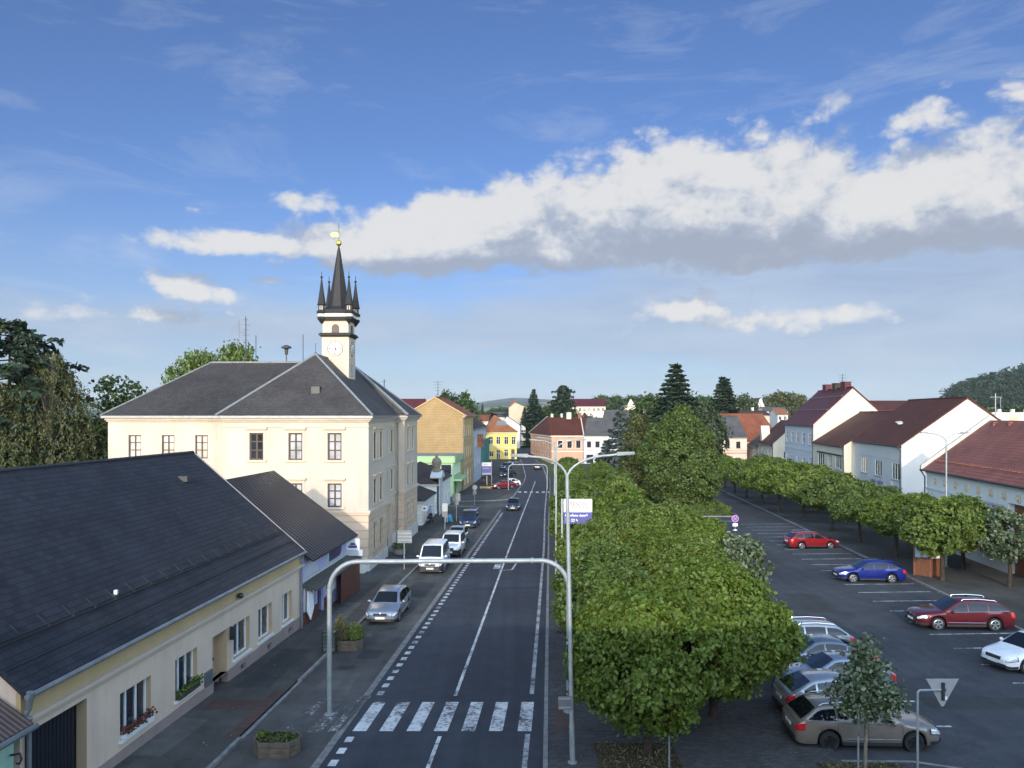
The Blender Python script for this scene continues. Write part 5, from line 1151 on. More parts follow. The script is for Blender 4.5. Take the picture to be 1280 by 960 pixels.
# ---------- houses further back
def back_house(label, px0, px1, y, pe, pr, wm, rm, W=10, base=-3, ang=0.0, hip=False, wins=0, chim=0, name='house', gm='glass', wz=None):
    x0, x1 = bx(px0, y), bx(px1, y); f = facing((x0, y), ang); Ln = (x1 - x0); ze = bz(pe, y); zr = bz(pr, y + W / 2)
    root = thing(name, label, 'house', (x0, y, base)); P = f.street(); ops = []
    if wins:
        zt = ze - .7
        ops = [((k + .5) * Ln / wins - .5, (k + .5) * Ln / wins + .5, zt - 1.4, zt) for k in range(wins)]
    m = MB(); wall(m, P, 0, Ln, base, ze, ops, .15)
    for Q in (f.near(), f.far(Ln)):
        wall(m, Q, 0, W, base, ze)
        if not hip: m.poly([Q(0, ze), Q(W, ze), Q(W / 2, zr)])
    wall(m, f.back(W), 0, Ln, base, ze); m.build('wall', wm, root)
    for o in ops: window(root, P, o, 'frame_white', gm, nx=2)
    if hip: rf = hip_roof(root, f, Ln, W, ze + .02, zr, rm, .4)
    else:
        m = MB(); sl = (zr - ze) / (W / 2)
        m.slab([f.p(-.3, -.4, ze - .4 * sl + .15), f.p(Ln + .3, -.4, ze - .4 * sl + .15), f.p(Ln + .3, W / 2, zr + .15), f.p(-.3, W / 2, zr + .15)], .12)
        m.slab([f.p(-.3, W / 2, zr + .15), f.p(Ln + .3, W / 2, zr + .15), f.p(Ln + .3, W + .4, ze - .4 * sl + .15), f.p(-.3, W + .4, ze - .4 * sl + .15)], .12); rf = m.build('roof', rm, root)
    for k in range(chim):
        q = f.p(Ln * (k + .6) / (chim + .3), W / 2, 0); chimney(rf, (q.x, q.y), .7, .7, zr - .4, zr + 1.0, 'palegable')
    return root
def gable_front(label, px0, px1, y, pe, pa, wm, rm, D=12, base=-3, wins=(), name='house', apex=.5):
    x0, x1 = bx(px0, y), bx(px1, y); ze, za = bz(pe, y), bz(pa, y); xm = x0 + (x1 - x0) * apex
    root = thing(name, label, 'house', (x0, y, base)); P = lambda a, z, dn=0: V((x0 + a, y + dn, z)); m = MB(); Ln = x1 - x0
    wall(m, P, 0, Ln, base, ze, wins, .15); m.poly([(x0, y, ze), (x1, y, ze), (xm, y, za)])
    m.poly([(x0, y, base), (x0, y + D, base), (x0, y + D, ze), (x0, y, ze)]); m.poly([(x1, y, base), (x1, y + D, base), (x1, y + D, ze), (x1, y, ze)]); m.build('wall', wm, root)
    for o in wins: window(root, P, o, 'frame_dark', 'glass', nx=2)
    m = MB(); m.slab([(x0 - .35, y - .2, ze - .25), (xm, y - .2, za + .12), (xm, y + D, za + .12), (x0 - .35, y + D, ze - .25)], .12); m.slab([(xm, y - .2, za + .12), (x1 + .35, y - .2, ze - .25), (x1 + .35, y + D, ze - .25), (xm, y + D, za + .12)], .12); m.build('roof', rm, root)
    return root
r = gable_front('narrow tall beige house with windowless gable and red roof', 636, 659, 245, 509, 503, 'tan', 'tile_red', 14, apex=.35); chimney(r, (bx(641, 252), 252), .8, .8, 12.5, 15.6, 'tile_redbrown')
gable_front('white house with two small windows in its gable behind the yellow house', 625, 650, 228, 531, 520.5, 'white', 'tile_darkbrown', 12, wins=((1.7, 2.5, 4.6, 5.8), (3.6, 4.4, 4.9, 5.8)), apex=.35)
gable_front('low white annexe at the foot of the tall beige house', 646, 657, 231, 533, 531, 'white', 'tile_darkbrown', 8)
back_house('small pale house with grey hipped roof behind the yellow house', 615, 631, 255, 521.5, 515, 'white', 'tile_grey', 10, hip=True)
back_house('cream house with a red roof left of the yellow roof', 594, 610, 225, 526, 519, 'ivory', 'tile_red', 10)
back_house('distant house with pale lilac roof behind the ochre gable', 500, 529, 230, 511, 499, 'orange_wall', 'tile_maroon', 9)
back_house('long yellowish house with a dark maroon roof among trees', 716, 757, 300, 507.5, 499, 'ivory', 'tile_maroon', 12, wins=7)
r = gable_front('pale church front with a small cream crest gable', 782, 800, 330, 507, 506.5, 'salmon_pale', 'tile_darkbrown', 14); m = MB(); m.prism([(bx(784.5, 329), 329, 14.6), (bx(792.5, 329), 329, 14.6), (bx(791.5, 329), 329, 16), (bx(788.5, 329), 329, 17.6), (bx(786, 329), 329, 16)], (0, 1.5, 0)); m.build('gable_crest', 'ivory', r)
back_house('maroon roofed house right of the church', 808, 824, 300, 510, 503.5, 'salmon_pale', 'tile_maroon', 10)
back_house('long grey roof behind the white house', 760, 800, 225, 527, 513, 'tan', 'tile_grey', 12)
back_house('orange roofed house with white gables behind the big tree', 850, 887, 205, 533, 512, 'white', 'tile_red', 14, chim=2)
back_house('long low house with very dark roof behind the salmon house', 896, 962, 240, 519, 513.5, 'tan', 'tile_darkbrown', 12, chim=3)
gable_front('modern house with black roof and a white gable', 934, 956, 330, 509, 497.5, 'white', 'slate', 12, apex=.8)
for k, (a, b, yy, pe, pr, wm, rm, lab) in enumerate([(956, 985, 320, 514, 509, 'white', 'tile_grey', 'white modern house with a low grey roof beyond the maroon roof'), (972, 985, 280, 518, 511, 'white', 'tile_orange', 'white house with orange roof beyond the maroon roof')]):
    back_house(lab, a, b, yy, pe, pr, wm, rm, 10, wins=2)
back_house('house with rusty brown roof between the maroon and brown roofs', 1088, 1150, 160, 513, 501.5, 'tan', 'tile_brown', 12)
r = thing('flat_roofed_hall', 'long white flat roofed hall behind the brown roof at the right', 'hall', (bx(1248, 150), 150, -2)); m = MB(); m.box(bx(1240, 150), bx(1340, 150), 150, 165, -3, bz(517.5, 150)); m.build('wall', 'white', r)
m = MB(); m.box(bx(1239, 150), bx(1341, 150), 149.7, 165.3, bz(517.5, 150) + .002, bz(515.5, 150)); m.build('parapet', 'white', r)
for k in range(4):
    m = MB(); x = bx(1258 + k * 17, 150); m.box(x - .3, x + .3, 152, 152.6, bz(515.5, 150), bz(511.5, 150)); m.build('roof_vent', 'white', r)
m = MB(); m.box(bx(1262, 150), bx(1272, 150), 149.9, 149.995, bz(529, 150), bz(521, 150)); m.build('window', 'reveal', r)
# unseen building added behind the viewpoint to cast shade on the near square
r = thing('shade_block', 'long unseen block added behind the viewpoint to shade the near square', 'house', (0, -8, .2)); m = MB()
wall(m, lambda a, z, dn=0: V((a, -1.2 - dn, z)), -46, 60, -1, 9.9, [(k * 3.4 - 44.5, k * 3.4 - 43.2, z, z + 1.9) for k in range(30) for z in (1.2, 4.3, 7.2)], .2)
m.box(-46, 60, -13, -12.8, -1, 9.9); m.box(-46.2, -46, -13, -1.2, -1, 9.9); m.box(60, 60.2, -13, -1.2, -1, 9.9); m.build('wall', 'beige', r)
m = MB(); m.box(-44.5, 58.5, -1.55, -1.5, 1, 9.4); m.build('window_panes', 'glass', r)
m = MB(); m.slab([(-46.5, -.9, 9.8), (60.5, -.9, 9.8), (60.5, -7, 12.3), (-46.5, -7, 12.3)], .15); m.slab([(-46.5, -7, 12.3), (60.5, -7, 12.3), (60.5, -13.3, 9.8), (-46.5, -13.3, 9.8)], .15); m.build('roof', 'tile_brown', r)
# ================================================================== vehicles
def pl(pts, x):
    if x <= pts[0][0]: return pts[0][1]
    for (a, ya), (b, yb) in zip(pts, pts[1:]):
        if x <= b:
            t = (x - a) / (b - a); return ya + (yb - ya) * t
    return pts[-1][1]
def sm(pts, x, w=.06):   # lightly smoothed piecewise line
    return (pl(pts, x - w) + 2 * pl(pts, x) + pl(pts, x + w)) / 4
STY = {
 'estate': dict(L=4.80, W=1.82, wf=.95, wb=3.72, r=.325, hood=[(0, .61), (.05, .72), (.16, .79), (.45, .87), (1.30, .96), (4.55, 1.02), (4.72, .95), (4.80, .78)], belt=[(0, .59), (.2, .72), (1.2, .89), (4.4, .99), (4.8, .85)], xa=1.22, xb=2.12, xc=4.05, xd=4.72, zr=1.46, zc=1.40, win=[(1.62, 2.42), (2.50, 3.42), (3.50, 4.40)], rails=True),
 'compact_estate': dict(L=4.50, W=1.78, wf=.88, wb=3.46, r=.315, hood=[(0, .60), (.05, .71), (.16, .78), (.4, .85), (1.15, .95), (4.25, 1.03), (4.42, .95), (4.50, .75)], belt=[(0, .59), (.2, .72), (1.1, .89), (4.1, 1.0), (4.5, .85)], xa=1.08, xb=1.98, xc=3.80, xd=4.42, zr=1.45, zc=1.38, win=[(1.48, 2.28), (2.36, 3.22), (3.30, 4.05)], rails=True),
 'hatch': dict(L=4.35, W=1.79, wf=.9, wb=3.52, r=.32, hood=[(0, .59), (.05, .70), (.16, .77), (.4, .83), (1.15, .95), (4.1, 1.04), (4.28, .95), (4.35, .75)], belt=[(0, .56), (.2, .68), (1.1, .88), (4.0, 1.01), (4.35, .85)], xa=1.05, xb=1.95, xc=3.35, xd=4.22, zr=1.45, zc=1.40, win=[(1.46, 2.26), (2.34, 3.2), (3.28, 3.72)], rails=False),
 'saloon': dict(L=4.68, W=1.80, wf=.92, wb=3.55, r=.315, hood=[(0, .59), (.05, .70), (.16, .77), (.4, .83), (1.2, .94), (3.9, 1.03), (4.5, 1.06), (4.62, .98), (4.68, .75)], belt=[(0, .56), (.2, .68), (1.1, .88), (4.2, .98), (4.68, .86)], xa=1.12, xb=2.02, xc=3.20, xd=4.22, zr=1.45, zc=1.41, win=[(1.55, 2.32), (2.40, 3.25), (3.33, 3.78)], rails=False),
 'van': dict(L=4.90, W=1.90, wf=.92, wb=3.92, r=.33, hood=[(0, .80), (.08, .96), (.3, 1.06), (.75, 1.17), (4.7, 1.20), (4.85, 1.10), (4.90, .9)], belt=[(0, .72), (.2, .92), (.7, 1.10), (4.5, 1.14), (4.9, 1.0)], xa=.52, xb=1.42, xc=4.70, xd=4.89, zr=1.95, zc=1.92, win=[(.98, 1.85), (1.98, 3.2), (3.32, 4.55)], rails=False),
 'mpv': dict(L=4.25, W=1.80, wf=.86, wb=3.50, r=.32, hood=[(0, .72), (.08, .86), (.35, .98), (.95, 1.08), (4.05, 1.12), (4.2, 1.0), (4.25, .8)], belt=[(0, .66), (.2, .84), (.9, 1.0), (3.9, 1.06), (4.25, .95)], xa=.85, xb=1.6, xc=3.95, xd=4.23, zr=1.74, zc=1.70, win=[(1.22, 2.0), (2.1, 3.05), (3.15, 3.9)], rails=True),
}
def make_car(label, style, paint, loc, rz, cat='car', dark_rims=False, s=1.0, roof_box=False, rails=None, group='parked cars', trim=False, plates=True):
    st = STY[style]; Lc, Wc, r = st['L'], st['W'], st['r']; hw = Wc / 2; zs = .22
    root = lthing('van' if cat == 'van' else 'car', label, cat, loc, rz, group); root.scale = (s, s, s)
    X = lambda x: Lc / 2 - x          # x measured from the front bumper
    xs = sorted(set([0, .03, .08, .15, .25, .4, .6] + [Lc - v for v in (0, .03, .08, .16, .28, .45)] + list(np.arange(.7, Lc - .5, .22)) +
                    [wx + q for wx in (st['wf'], st['wb']) for q in (-.42, -.4, -.36, -.28, -.18, -.08, 0, .08, .18, .28, .36, .4, .42)]))
    def zlow(x):
        for wx in (st['wf'], st['wb']):
            d = abs(x - wx)
            if d <= .401: return max(zs, r + math.sqrt(max(0, .401 ** 2 - d * d)) - .0)
        e = min(x, Lc - x); return zs + max(0, .12 - e) * .6
    def plan(x):
        f = max(0, 1 - x / .62); b = max(0, 1 - (Lc - x) / .5)
        f = 1 - (1 - min(f, .999) ** 2.3) ** .5; b = 1 - (1 - min(b, .999) ** 2.6) ** .5
        return hw * (1 - .40 * f - .24 * b)
    xa, xb, xc, xd, zr, zc_ = st['xa'], st['xb'], st['xc'], st['xd'], st['zr'], st['zc']
    def ztop(x): return sm(st['hood'], x, .03)
    def zbelt(x): return min(sm(st['belt'], x, .03), ztop(x) - .01)
    def sec(x):
        w = plan(x); zl = zlow(x); zb = max(zbelt(x), zl + .03); zt = max(ztop(x), zb + .01); h = zb - zl
        return [(0, zl), (w * .93, zl), (w * .985, zl + .12 * h), (w, zl + .45 * h), (w * .992, zl + .72 * h), (w * .955, zb), (w * .86, zb + .6 * (zt - zb)), (w * .55, zt - .003), (0, zt)]
    n = 9; b = MB(); 
    for x in xs:
        s_ = sec(x)
        for (y, z) in s_: b.v.append((X(x), -y, z))
        for (y, z) in s_: b.v.append((X(x), y, z))
    k = 2 * n
    for i in range(len(xs) - 1):
        for j in range(n - 1):
            o, q = i * k, (i + 1) * k; mi = 1 if j == 0 else 0
            b.f.append((o + j, o + j + 1, q + j + 1, q + j)); b.m.append(mi)
            b.f.append((o + n + j + 1, o + n + j, q + n + j, q + n + j + 1)); b.m.append(mi)
    for i in (0, len(xs) - 1):
        o = i * k; b.f.append(tuple(o + j for j in range(n)) + tuple(o + n + j for j in reversed(range(n)))); b.m.append(0)
    # cabin
    roofl = [(xa, ztop(xa) - .02), (xb, zr - .035), (xb + .25, zr), ((xb + xc) / 2, zr + .012), (xc - .15, zc_ + .01), (xc, zc_ - .02), (xd, ztop(xd) - .02)]
    zc = lambda x: sm(roofl, x, .05)
    wb = hw * .945; tum = hw * .235
    def cw(x, z): zb = zbelt(x); return wb * (1 - .06 * max(0, 1 - (x - xa) / .8) ** 2 - .05 * max(0, 1 - (xd - x) / .7) ** 2) - tum * max(0, (z - zb)) / (zr - .95 if zr < 1.6 else zr - 1.0) * (1.0 if zr < 1.6 else .62)
    cx = sorted(set(list(np.linspace(xa, xb, 9)) + list(np.linspace(xb, xc, 10)) + list(np.linspace(xc, xd, 9))))
    o0 = len(b.v)
    for x in cx:
        zb = zbelt(x) - .03; zt = max(zc(x), zb + .02)
        for sg in (-1, 1):
            for (y, z) in [(cw(x, zb), zb), (cw(x, (zb + zt) / 2) + .012, (zb + zt) / 2), (cw(x, zt) - .01, zt - .05 * min(1, (zt - zb) / .3)), (cw(x, zt) - .09, zt), (0, zt + .018)]: b.v.append((X(x), sg * y, z))
    for i in range(len(cx) - 1):
        for sg in (0, 1):
            for j in range(4):
                o, q = o0 + i * 10 + sg * 5, o0 + (i + 1) * 10 + sg * 5
                b.f.append((o + j, o + j + 1, q + j + 1, q + j) if sg == 0 else (o + j + 1, o + j, q + j, q + j + 1)); b.m.append(0)
    # door shut lines and sill trim
    def side(x, z, sg, off=.004):
        s_ = sec(x)
        for (y0, z0), (y1, z1) in zip(s_[1:], s_[2:]):
            if z0 <= z <= z1: return (X(x), sg * (y0 + (y1 - y0) * (z - z0) / max(1e-6, z1 - z0) + off), z)
        return (X(x), sg * (s_[5][0] + off), z)
    for sg in (-1, 1):
        for xx in (st['win'][0][0] - .28, st['win'][0][1] + .03, st['win'][1][1] + .03):
            zt = zbelt(xx) - .01; zl = max(zlow(xx) + .06, zs + .08); zz = [zl + (zt - zl) * t / 4 for t in range(5)]
            for a, c in zip(zz, zz[1:]): b.poly([side(xx - .008, a, sg), side(xx + .008, a, sg), side(xx + .008, c, sg), side(xx - .008, c, sg)], 1)
    body = b.build('body', [paint, 'black_trim'], root, smooth=38)
    # glazing
    m = MB(); g = [(xa + .10 + (xb - .03 - xa - .10) * t / 6) for t in range(7)]
    for x, x2 in zip(g, g[1:]):
        for j in range(6):
            def wp(xx, t): w = cw(xx, zc(xx)) - .115; y = -w + 2 * w * t; return (X(xx), y, zc(xx) + .018 * (1 - abs(y) / (w + .1)) + .010)
            m.poly([wp(x, j / 6), wp(x2, j / 6), wp(x2, (j + 1) / 6), wp(x, (j + 1) / 6)])
    m.build('windscreen', 'carglass', root, smooth=30)
    m = MB(); x0_, x1_ = xc + (.06 if style != 'van' else .03), xd - (.10 if style not in ('van', 'mpv') else .04)
    g = [x0_ + (x1_ - x0_) * t / 6 for t in range(7)]
    for x, x2 in zip(g, g[1:]):
        for j in range(4):
            m.poly([wp(x, j / 4), wp(x2, j / 4), wp(x2, (j + 1) / 4), wp(x, (j + 1) / 4)])
    m.build('rear_window', 'carglass', root, smooth=30)
    for sg in (-1, 1):
        for (wa, wb_) in st['win']:
            m = MB(); bot, top = [], []
            for t in range(7):
                x = wa + (wb_ - wa) * t / 6; zb = zbelt(x) + .035; zt = max(zc(x) - .085, zb + .01)
                bot.append((X(x), sg * (cw(x, zb) + .016), zb)); top.append((X(x), sg * (cw(x, zt) + .012), zt))
                mid = (zb + zt) / 2
            for i in range(6):
                ma = ((bot[i][0]), sg * (cw(0 + Lc / 2 - bot[i][0], (bot[i][2] + top[i][2]) / 2) + .022), (bot[i][2] + top[i][2]) / 2); mb_ = (bot[i + 1][0], sg * (cw(Lc / 2 - bot[i + 1][0], (bot[i + 1][2] + top[i + 1][2]) / 2) + .022), (bot[i + 1][2] + top[i + 1][2]) / 2)
                m.poly([bot[i], bot[i + 1], mb_, ma]); m.poly([ma, mb_, top[i + 1], top[i]])
            m.build('side_window', 'carglass', root, smooth=30)
    # wheels
    for wx in (st['wf'], st['wb']):
        for sg in (-1, 1):
            yo = sg * (hw - .012); yi = sg * (hw - .21); m = MB()
            m.lathe([(r * .62, yi), (r * .95, yi), (r, yi + sg * .03), (r, yo - sg * .03), (r * .95, yo), (r * .70, yo), (r * .66, yo - sg * .02)], (X(wx), 0, r), 22, axis='y'); w = m.build('wheel', 'tyre', root, smooth=35)
            m = MB(); m.lathe([(r * .70, yo - sg * .035), (r * .70, yo + sg * .0), (r * .64, yo + sg * .004), (r * .60, yo - sg * .05), (.02, yo - sg * .055)], (X(wx), 0, r), 20, mi=1, axis='y')
            m.lathe([(r * .715, yo - sg * .002), (r * .66, yo + sg * .006), (r * .63, yo - sg * .002)], (X(wx), 0, r), 20, axis='y')
            m.f.pop(); m.m.pop(); m.f.pop(); m.m.pop()
            m.lathe([(.05, yo - sg * .05), (.05, yo + sg * .004), (.01, yo + sg * .006)], (X(wx), 0, r), 10, axis='y')
            for q in range(5):
                a = 2 * math.pi * q / 5 + .3
                for da in (-.14, .14):
                    m.bar((X(wx) + .04 * math.cos(a), yo - sg * .01, r + .04 * math.sin(a)), (X(wx) + r * .66 * math.cos(a + da), yo - sg * .006, r + r * .66 * math.sin(a + da)), .042, .03, up=V((0, 1, 0)))
            m.build('rim', ['rim_dark' if dark_rims else 'rim', 'metal_dark'], w)
    # lamps
    def patch(x0, x1, t0, t1, sg, off, nx=4, nt=4):
        m = MB()
        for i in range(nx):
            for j in range(nt):
                q = []
                for (a, c) in ((i, j), (i + 1, j), (i + 1, j + 1), (i, j + 1)):
                    x = x0 + (x1 - x0) * a / nx; t = t0 + (t1 - t0) * c / nt; s_ = sec(max(0.001, min(Lc - .001, x))); k_ = min(int(t), n - 2); f = t - k_
                    y = s_[k_][0] + (s_[k_ + 1][0] - s_[k_][0]) * f; z = s_[k_][1] + (s_[k_ + 1][1] - s_[k_][1]) * f
                    q.append((X(x) + (off * 1.2 if x < Lc / 2 else -off * 1.2), sg * (y + off * .7), z + off * .5))
                m.poly(q)
        return m
    for sg in (-1, 1):
        patch(.02, .46, 3.9, 5.25, sg, .008).build('lamp_surround', 'black_trim', root, smooth=40); patch(.03, .42, 4.1, 5.1, sg, .016).build('headlight', 'headlight', root, smooth=40)
        patch(Lc - (.30 if style not in ('van', 'mpv') else .10), Lc - .005, 3.7, 5.2, sg, .014).build('tail_light', 'taillight', root, smooth=40)
    tall = style in ('van', 'mpv'); zg = .66 if tall else .55
    wf_ = hw * .62
    m = MB(); m.box(Lc / 2 - .06, Lc / 2 + .022, -wf_ * .66, wf_ * .66, zg, zg + .13)
    for z in (zg + .03, zg + .07): m.box(Lc / 2 + .0225, Lc / 2 + .03, -wf_ * .62, wf_ * .62, z, z + .012, 1)
    m.box(Lc / 2 + .018, Lc / 2 + .028, -wf_ * .66, wf_ * .66, zg + .131, zg + .15, 1); m.ell((Lc / 2 + .03, 0, zg + .12), (.012, .055, .055), 10, 6, 1); m.build('grille', ['black_trim', 'chrome'], root)
    m = MB(); m.box(Lc / 2 - .12, Lc / 2 + .02, -wf_ * 1.13, wf_ * 1.13, .26, .40 if not trim else zg - .02)
    for sg in (-1, 1):
        q = patch(.004, .45, 1.3, 2.5 if not trim else 4.0, sg, .010, 6, 4); q.build('bumper_corner', 'black_trim', root, smooth=40)
        if trim: patch(Lc - .4, Lc - .004, 1.3, 3.2, sg, .010, 6, 4).build('bumper_corner', 'black_trim', root, smooth=40)
    m.build('bumper', 'black_trim', root)
    m = MB(); m.box(-Lc / 2 - .02, -Lc / 2 + .05, -hw * .75, hw * .75, .27, .42); m.build('rear_bumper', 'black_trim', root)
    if plates:
        m = MB(); m.box(Lc / 2 + .029, Lc / 2 + .04, -.26, .26, .39 if not trim else .42, .50 if not trim else .53); m.build('number_plate', 'plate', root)
        m = MB(); m.box(-Lc / 2 - .03, -Lc / 2 - .005, -.26, .26, .62, .73); m.build('number_plate', 'plate', root)
    for sg in (-1, 1):
        x = st['win'][0][0] + .06; m = MB(); m.ell((X(x) + .04, sg * (wb + .13), zbelt(x) + .08), (.07, .11, .075), 8, 6); m.bar((X(x), sg * (wb - .02), zbelt(x) + .03), (X(x) + .02, sg * (wb + .1), zbelt(x) + .05), .05, .03); m.build('mirror', paint, root, smooth=60)
        for xx in (st['win'][0][1] - .16, st['win'][1][1] - .16):
            p = side(xx, zbelt(xx) - .10, sg, .012); m = MB(); m.box(p[0] - .09, p[0] + .09, p[1] - .012, p[1] + .012, p[2] - .014, p[2] + .014); m.build('door_handle', paint if not trim else 'black_trim', root)
        if (st['rails'] if rails is None else rails):
            m = MB(); pts = [(X(x), sg * (cw(x, zc(x)) - .10), zc(x) + h) for x, h in ((xb + .12, .0), (xb + .22, .05), ((xb + xc) / 2, .055), (xc - .2, .055), (xc - .08, .005))]; m.tube(pts, .017, 6); m.build('roof_rail', 'chrome', root)
        m = MB(); yb = hw * .99; zz = zs - .0; m.box(X(st['wb'] - .42), X(st['wf'] + .42), sg * yb - .03, sg * yb + .008, zz - .0, zz + .10); m.build('sill_trim', 'black_trim', root)
    # a sun-bleached strip of chrome under the windows on estates
    if style in ('estate',):
        for sg in (-1, 1):
            m = MB(); a = st['win'][0][0] + .1; e = st['win'][-1][1]
            pts = [(X(a + (e - a) * t / 8), sg * (cw(a + (e - a) * t / 8, zbelt(a + (e - a) * t / 8)) + .022), zbelt(a + (e - a) * t / 8) + .02) for t in range(9)]; m.tube(pts, .010, 5); m.build('waist_trim', 'chrome', root)
            m = MB(); pts = [side(x, .42, sg, .008) for x in np.linspace(st['wf'] + .45, st['wb'] - .45, 6)]; m.tube(pts, .014, 5); m.build('side_trim', 'chrome', root)
    return root
M['p_bronze'] = paint_car('bronze_grey_paint', (.26, .222, .185), .4, .32)
M['p_silver'] = paint_car('silver_paint', (.42, .44, .46), .6, .3)
M['p_silverblue'] = paint_car('silver_blue_paint', (.30, .34, .40), .6, .3)
M['p_white'] = paint_car('white_paint', (.80, .80, .79), 0, .35)
M['p_slate'] = paint_car('slate_blue_paint', (.15, .18, .22), .5, .3)
M['p_maroon'] = paint_car('maroon_paint', (.105, .008, .012), .35, .3)
M['p_red'] = paint_car('red_paint', (.24, .006, .010), .2, .3)
M['p_blue'] = paint_car('royal_blue_paint', (.004, .014, .17), .3, .3)
M['p_navy'] = paint_car('navy_paint', (.018, .034, .095), .4, .3)
M['p_black'] = paint_car('black_paint', (.012, .014, .020), .3, .3)
M['p_green'] = paint_car('dark_green_paint', (.02, .05, .04), .3, .3)
def at(x, y, dz=0.0): return (x, y, gz(y) + .013 + dz)
E, Wst, So = 0.0, math.pi, -math.pi / 2          # headings: right, left, towards the eye
# right hand bays
make_car('bronze grey estate car with black wheels, nearest in the car park', 'estate', 'p_bronze', at(11.75, 26.0), RAD(-2), dark_rims=True, s=.985)
make_car('silver hatchback with bright headlamp, half hidden behind the bronze estate', 'hatch', 'p_silver', at(12.1, 28.6), RAD(1))
make_car('silver hatchback seen from its tail, second behind the bronze estate', 'hatch', 'p_silverblue', at(13.0, 31.0), Wst)
make_car('slate blue saloon with a small boot spoiler, between two silver cars', 'saloon', 'p_slate', at(13.35, 33.5), Wst)
make_car('pale silver estate with red tail lamps, farthest of the row by the trees', 'estate', 'p_silver', at(13.5, 36.3), Wst)
make_car('dark maroon estate with chrome roof rails in the right bays', 'estate', 'p_maroon', at(23.85, 41.0), Wst + RAD(-3), s=1.04)
make_car('royal blue compact estate in the right bays', 'compact_estate', 'p_blue', at(24.75, 53.3), Wst + RAD(-3), rails=False)
make_car('bright red compact estate facing the right hand trees', 'compact_estate', 'p_red', at(26.45, 67.9), RAD(3))
make_car('white hatchback at the right edge, nose into the frame', 'hatch', 'p_white', at(23.2, 34.2), Wst + RAD(14))
# left lane
make_car('silver estate parked facing the viewer beside the kerb planter', 'estate', 'p_silverblue', at(-6.95, 43.5), So + RAD(-3), group='cars in the left parking lane', s=.98)
make_car('white van with black bumper in the left parking lane', 'van', 'p_white', at(-5.85, 57.9), So + RAD(-2), cat='van', group='cars in the left parking lane', trim=True)
make_car('white high roofed family car behind the white van', 'mpv', 'p_white', at(-5.0, 64.9), So + RAD(-4), group='cars in the left parking lane', trim=True)
make_car('pale silver car half hidden behind the white family car', 'hatch', 'p_silver', at(-5.05, 71.2), So + RAD(-3), group='cars in the left parking lane')
make_car('navy blue small van with white lamps, last in the left lane', 'mpv', 'p_navy', at(-4.55, 82.6), So + RAD(-3), cat='van', group='cars in the left parking lane', rails=False)
make_car('black car driving towards the viewer in the left road lane', 'hatch', 'p_black', at(.2, 99.9), So + RAD(-3), group='cars on the road')
make_car('small black car driving away near the bend', 'hatch', 'p_black', at(5.9, 178), math.pi / 2, group='cars on the road')
# forecourt
make_car('red hatchback parked slantwise beyond the far crossing', 'hatch', 'p_red', at(-1.55, 133.8, .03), Wst + RAD(28), group='cars on the forecourt')
make_car('white car parked just behind the red hatchback', 'hatch', 'p_white', at(-.6, 138.5, .03), Wst + RAD(30), group='cars on the forecourt')
make_car('black car parked on the forecourt below the yellow house', 'estate', 'p_black', at(-1.0, 163, .03), Wst + RAD(60), group='cars on the forecourt')
make_car('dark blue car parked nearest the door of the yellow house', 'hatch', 'p_navy', at(-1.3, 178, .03), Wst + RAD(60), group='cars on the forecourt')
make_car('grey car parked beside the bend in front of the yellow house', 'hatch', 'p_slate', at(.5, 186, .03), Wst + RAD(60), group='cars on the forecourt')
make_car('white car parked on the rise between the yellow and salmon houses', 'estate', 'p_silver', at(4.5, 240, .05), E + RAD(8), group='cars on the rise')
make_car('pale car left of the white car on the rise', 'hatch', 'p_silverblue', at(2.9, 236, .05), E + RAD(20), group='cars on the rise')

# ================================================================== street furniture
def lamp(loc, label, ll, lr, h=8.55, group='double armed street lamps', rz=0.0):
    t = lthing('street_lamp', label, 'street lamp', loc, rz, group)
    m = MB(); m.tube([(0, 0, 0), (0, 0, 1.2), (0, 0, 1.25), (0, 0, h)], [.088, .085, .074, .06], 12); m.build('pole', 'metal', t, smooth=40)
    m = MB(); m.lathe([(.15, 0), (.15, .03), (.10, .05)], (0, 0, 0), 12); m.box(-.05, .05, -.1, -.085, .6, 1.0); m.build('base', 'metal', t)
    for sg, ln in ((-1, ll), (1, lr)):
        rise = .72; pts = [(0, 0, h - .05)] + [(sg * ln * .8 * (1 - math.cos(a * math.pi / 16)), 0, h + rise * math.sin(a * math.pi / 16)) for a in range(1, 9)] + [(sg * ln * .92, 0, h + rise + .03)]
        m = MB(); m.tube(pts, .038, 8); arm = m.build('arm', 'metal', t, smooth=40)
        m = MB(); x0 = ln * .9; x1 = ln * .9 + .55
        m.hexa([(sg * x0, -.08, h + rise - .02), (sg * x1, -.11, h + rise + .02), (sg * x1, .11, h + rise + .02), (sg * x0, .08, h + rise - .02), (sg * x0, -.06, h + rise + .10), (sg * x1, -.07, h + rise + .10), (sg * x1, .07, h + rise + .10), (sg * x0, .06, h + rise + .10)])
        m.build('lamp_head', 'sign_back', arm)
    return t
LH = lambda y: 9.0
lamp((1.9, 24.1, gz(24.1) + .10), 'double armed grey street lamp standing nearest, by the front tree', 1.35, 1.75, 8.9).rotation_euler = (0, RAD(-1.1), 0)
_l = [o for o in bpy.data.objects if o.name == 'street_lamp'][0]
m = MB(); m.box(-.42, .0, -.10, -.088, 1.70, 2.12); m.build('sign_plate', 'sign_back', _l); m = MB(); m.box(-.40, -.02, -.108, -.1005, 1.74, 1.80); m.box(-.40, -.02, -.108, -.1005, 2.02, 2.08); m.build('sign_rail', 'metal', _l)
lamp((3.1, 54, gz(54) + .10), 'double armed street lamp second along the kerb trees', 1.5, 1.7, 8.9)
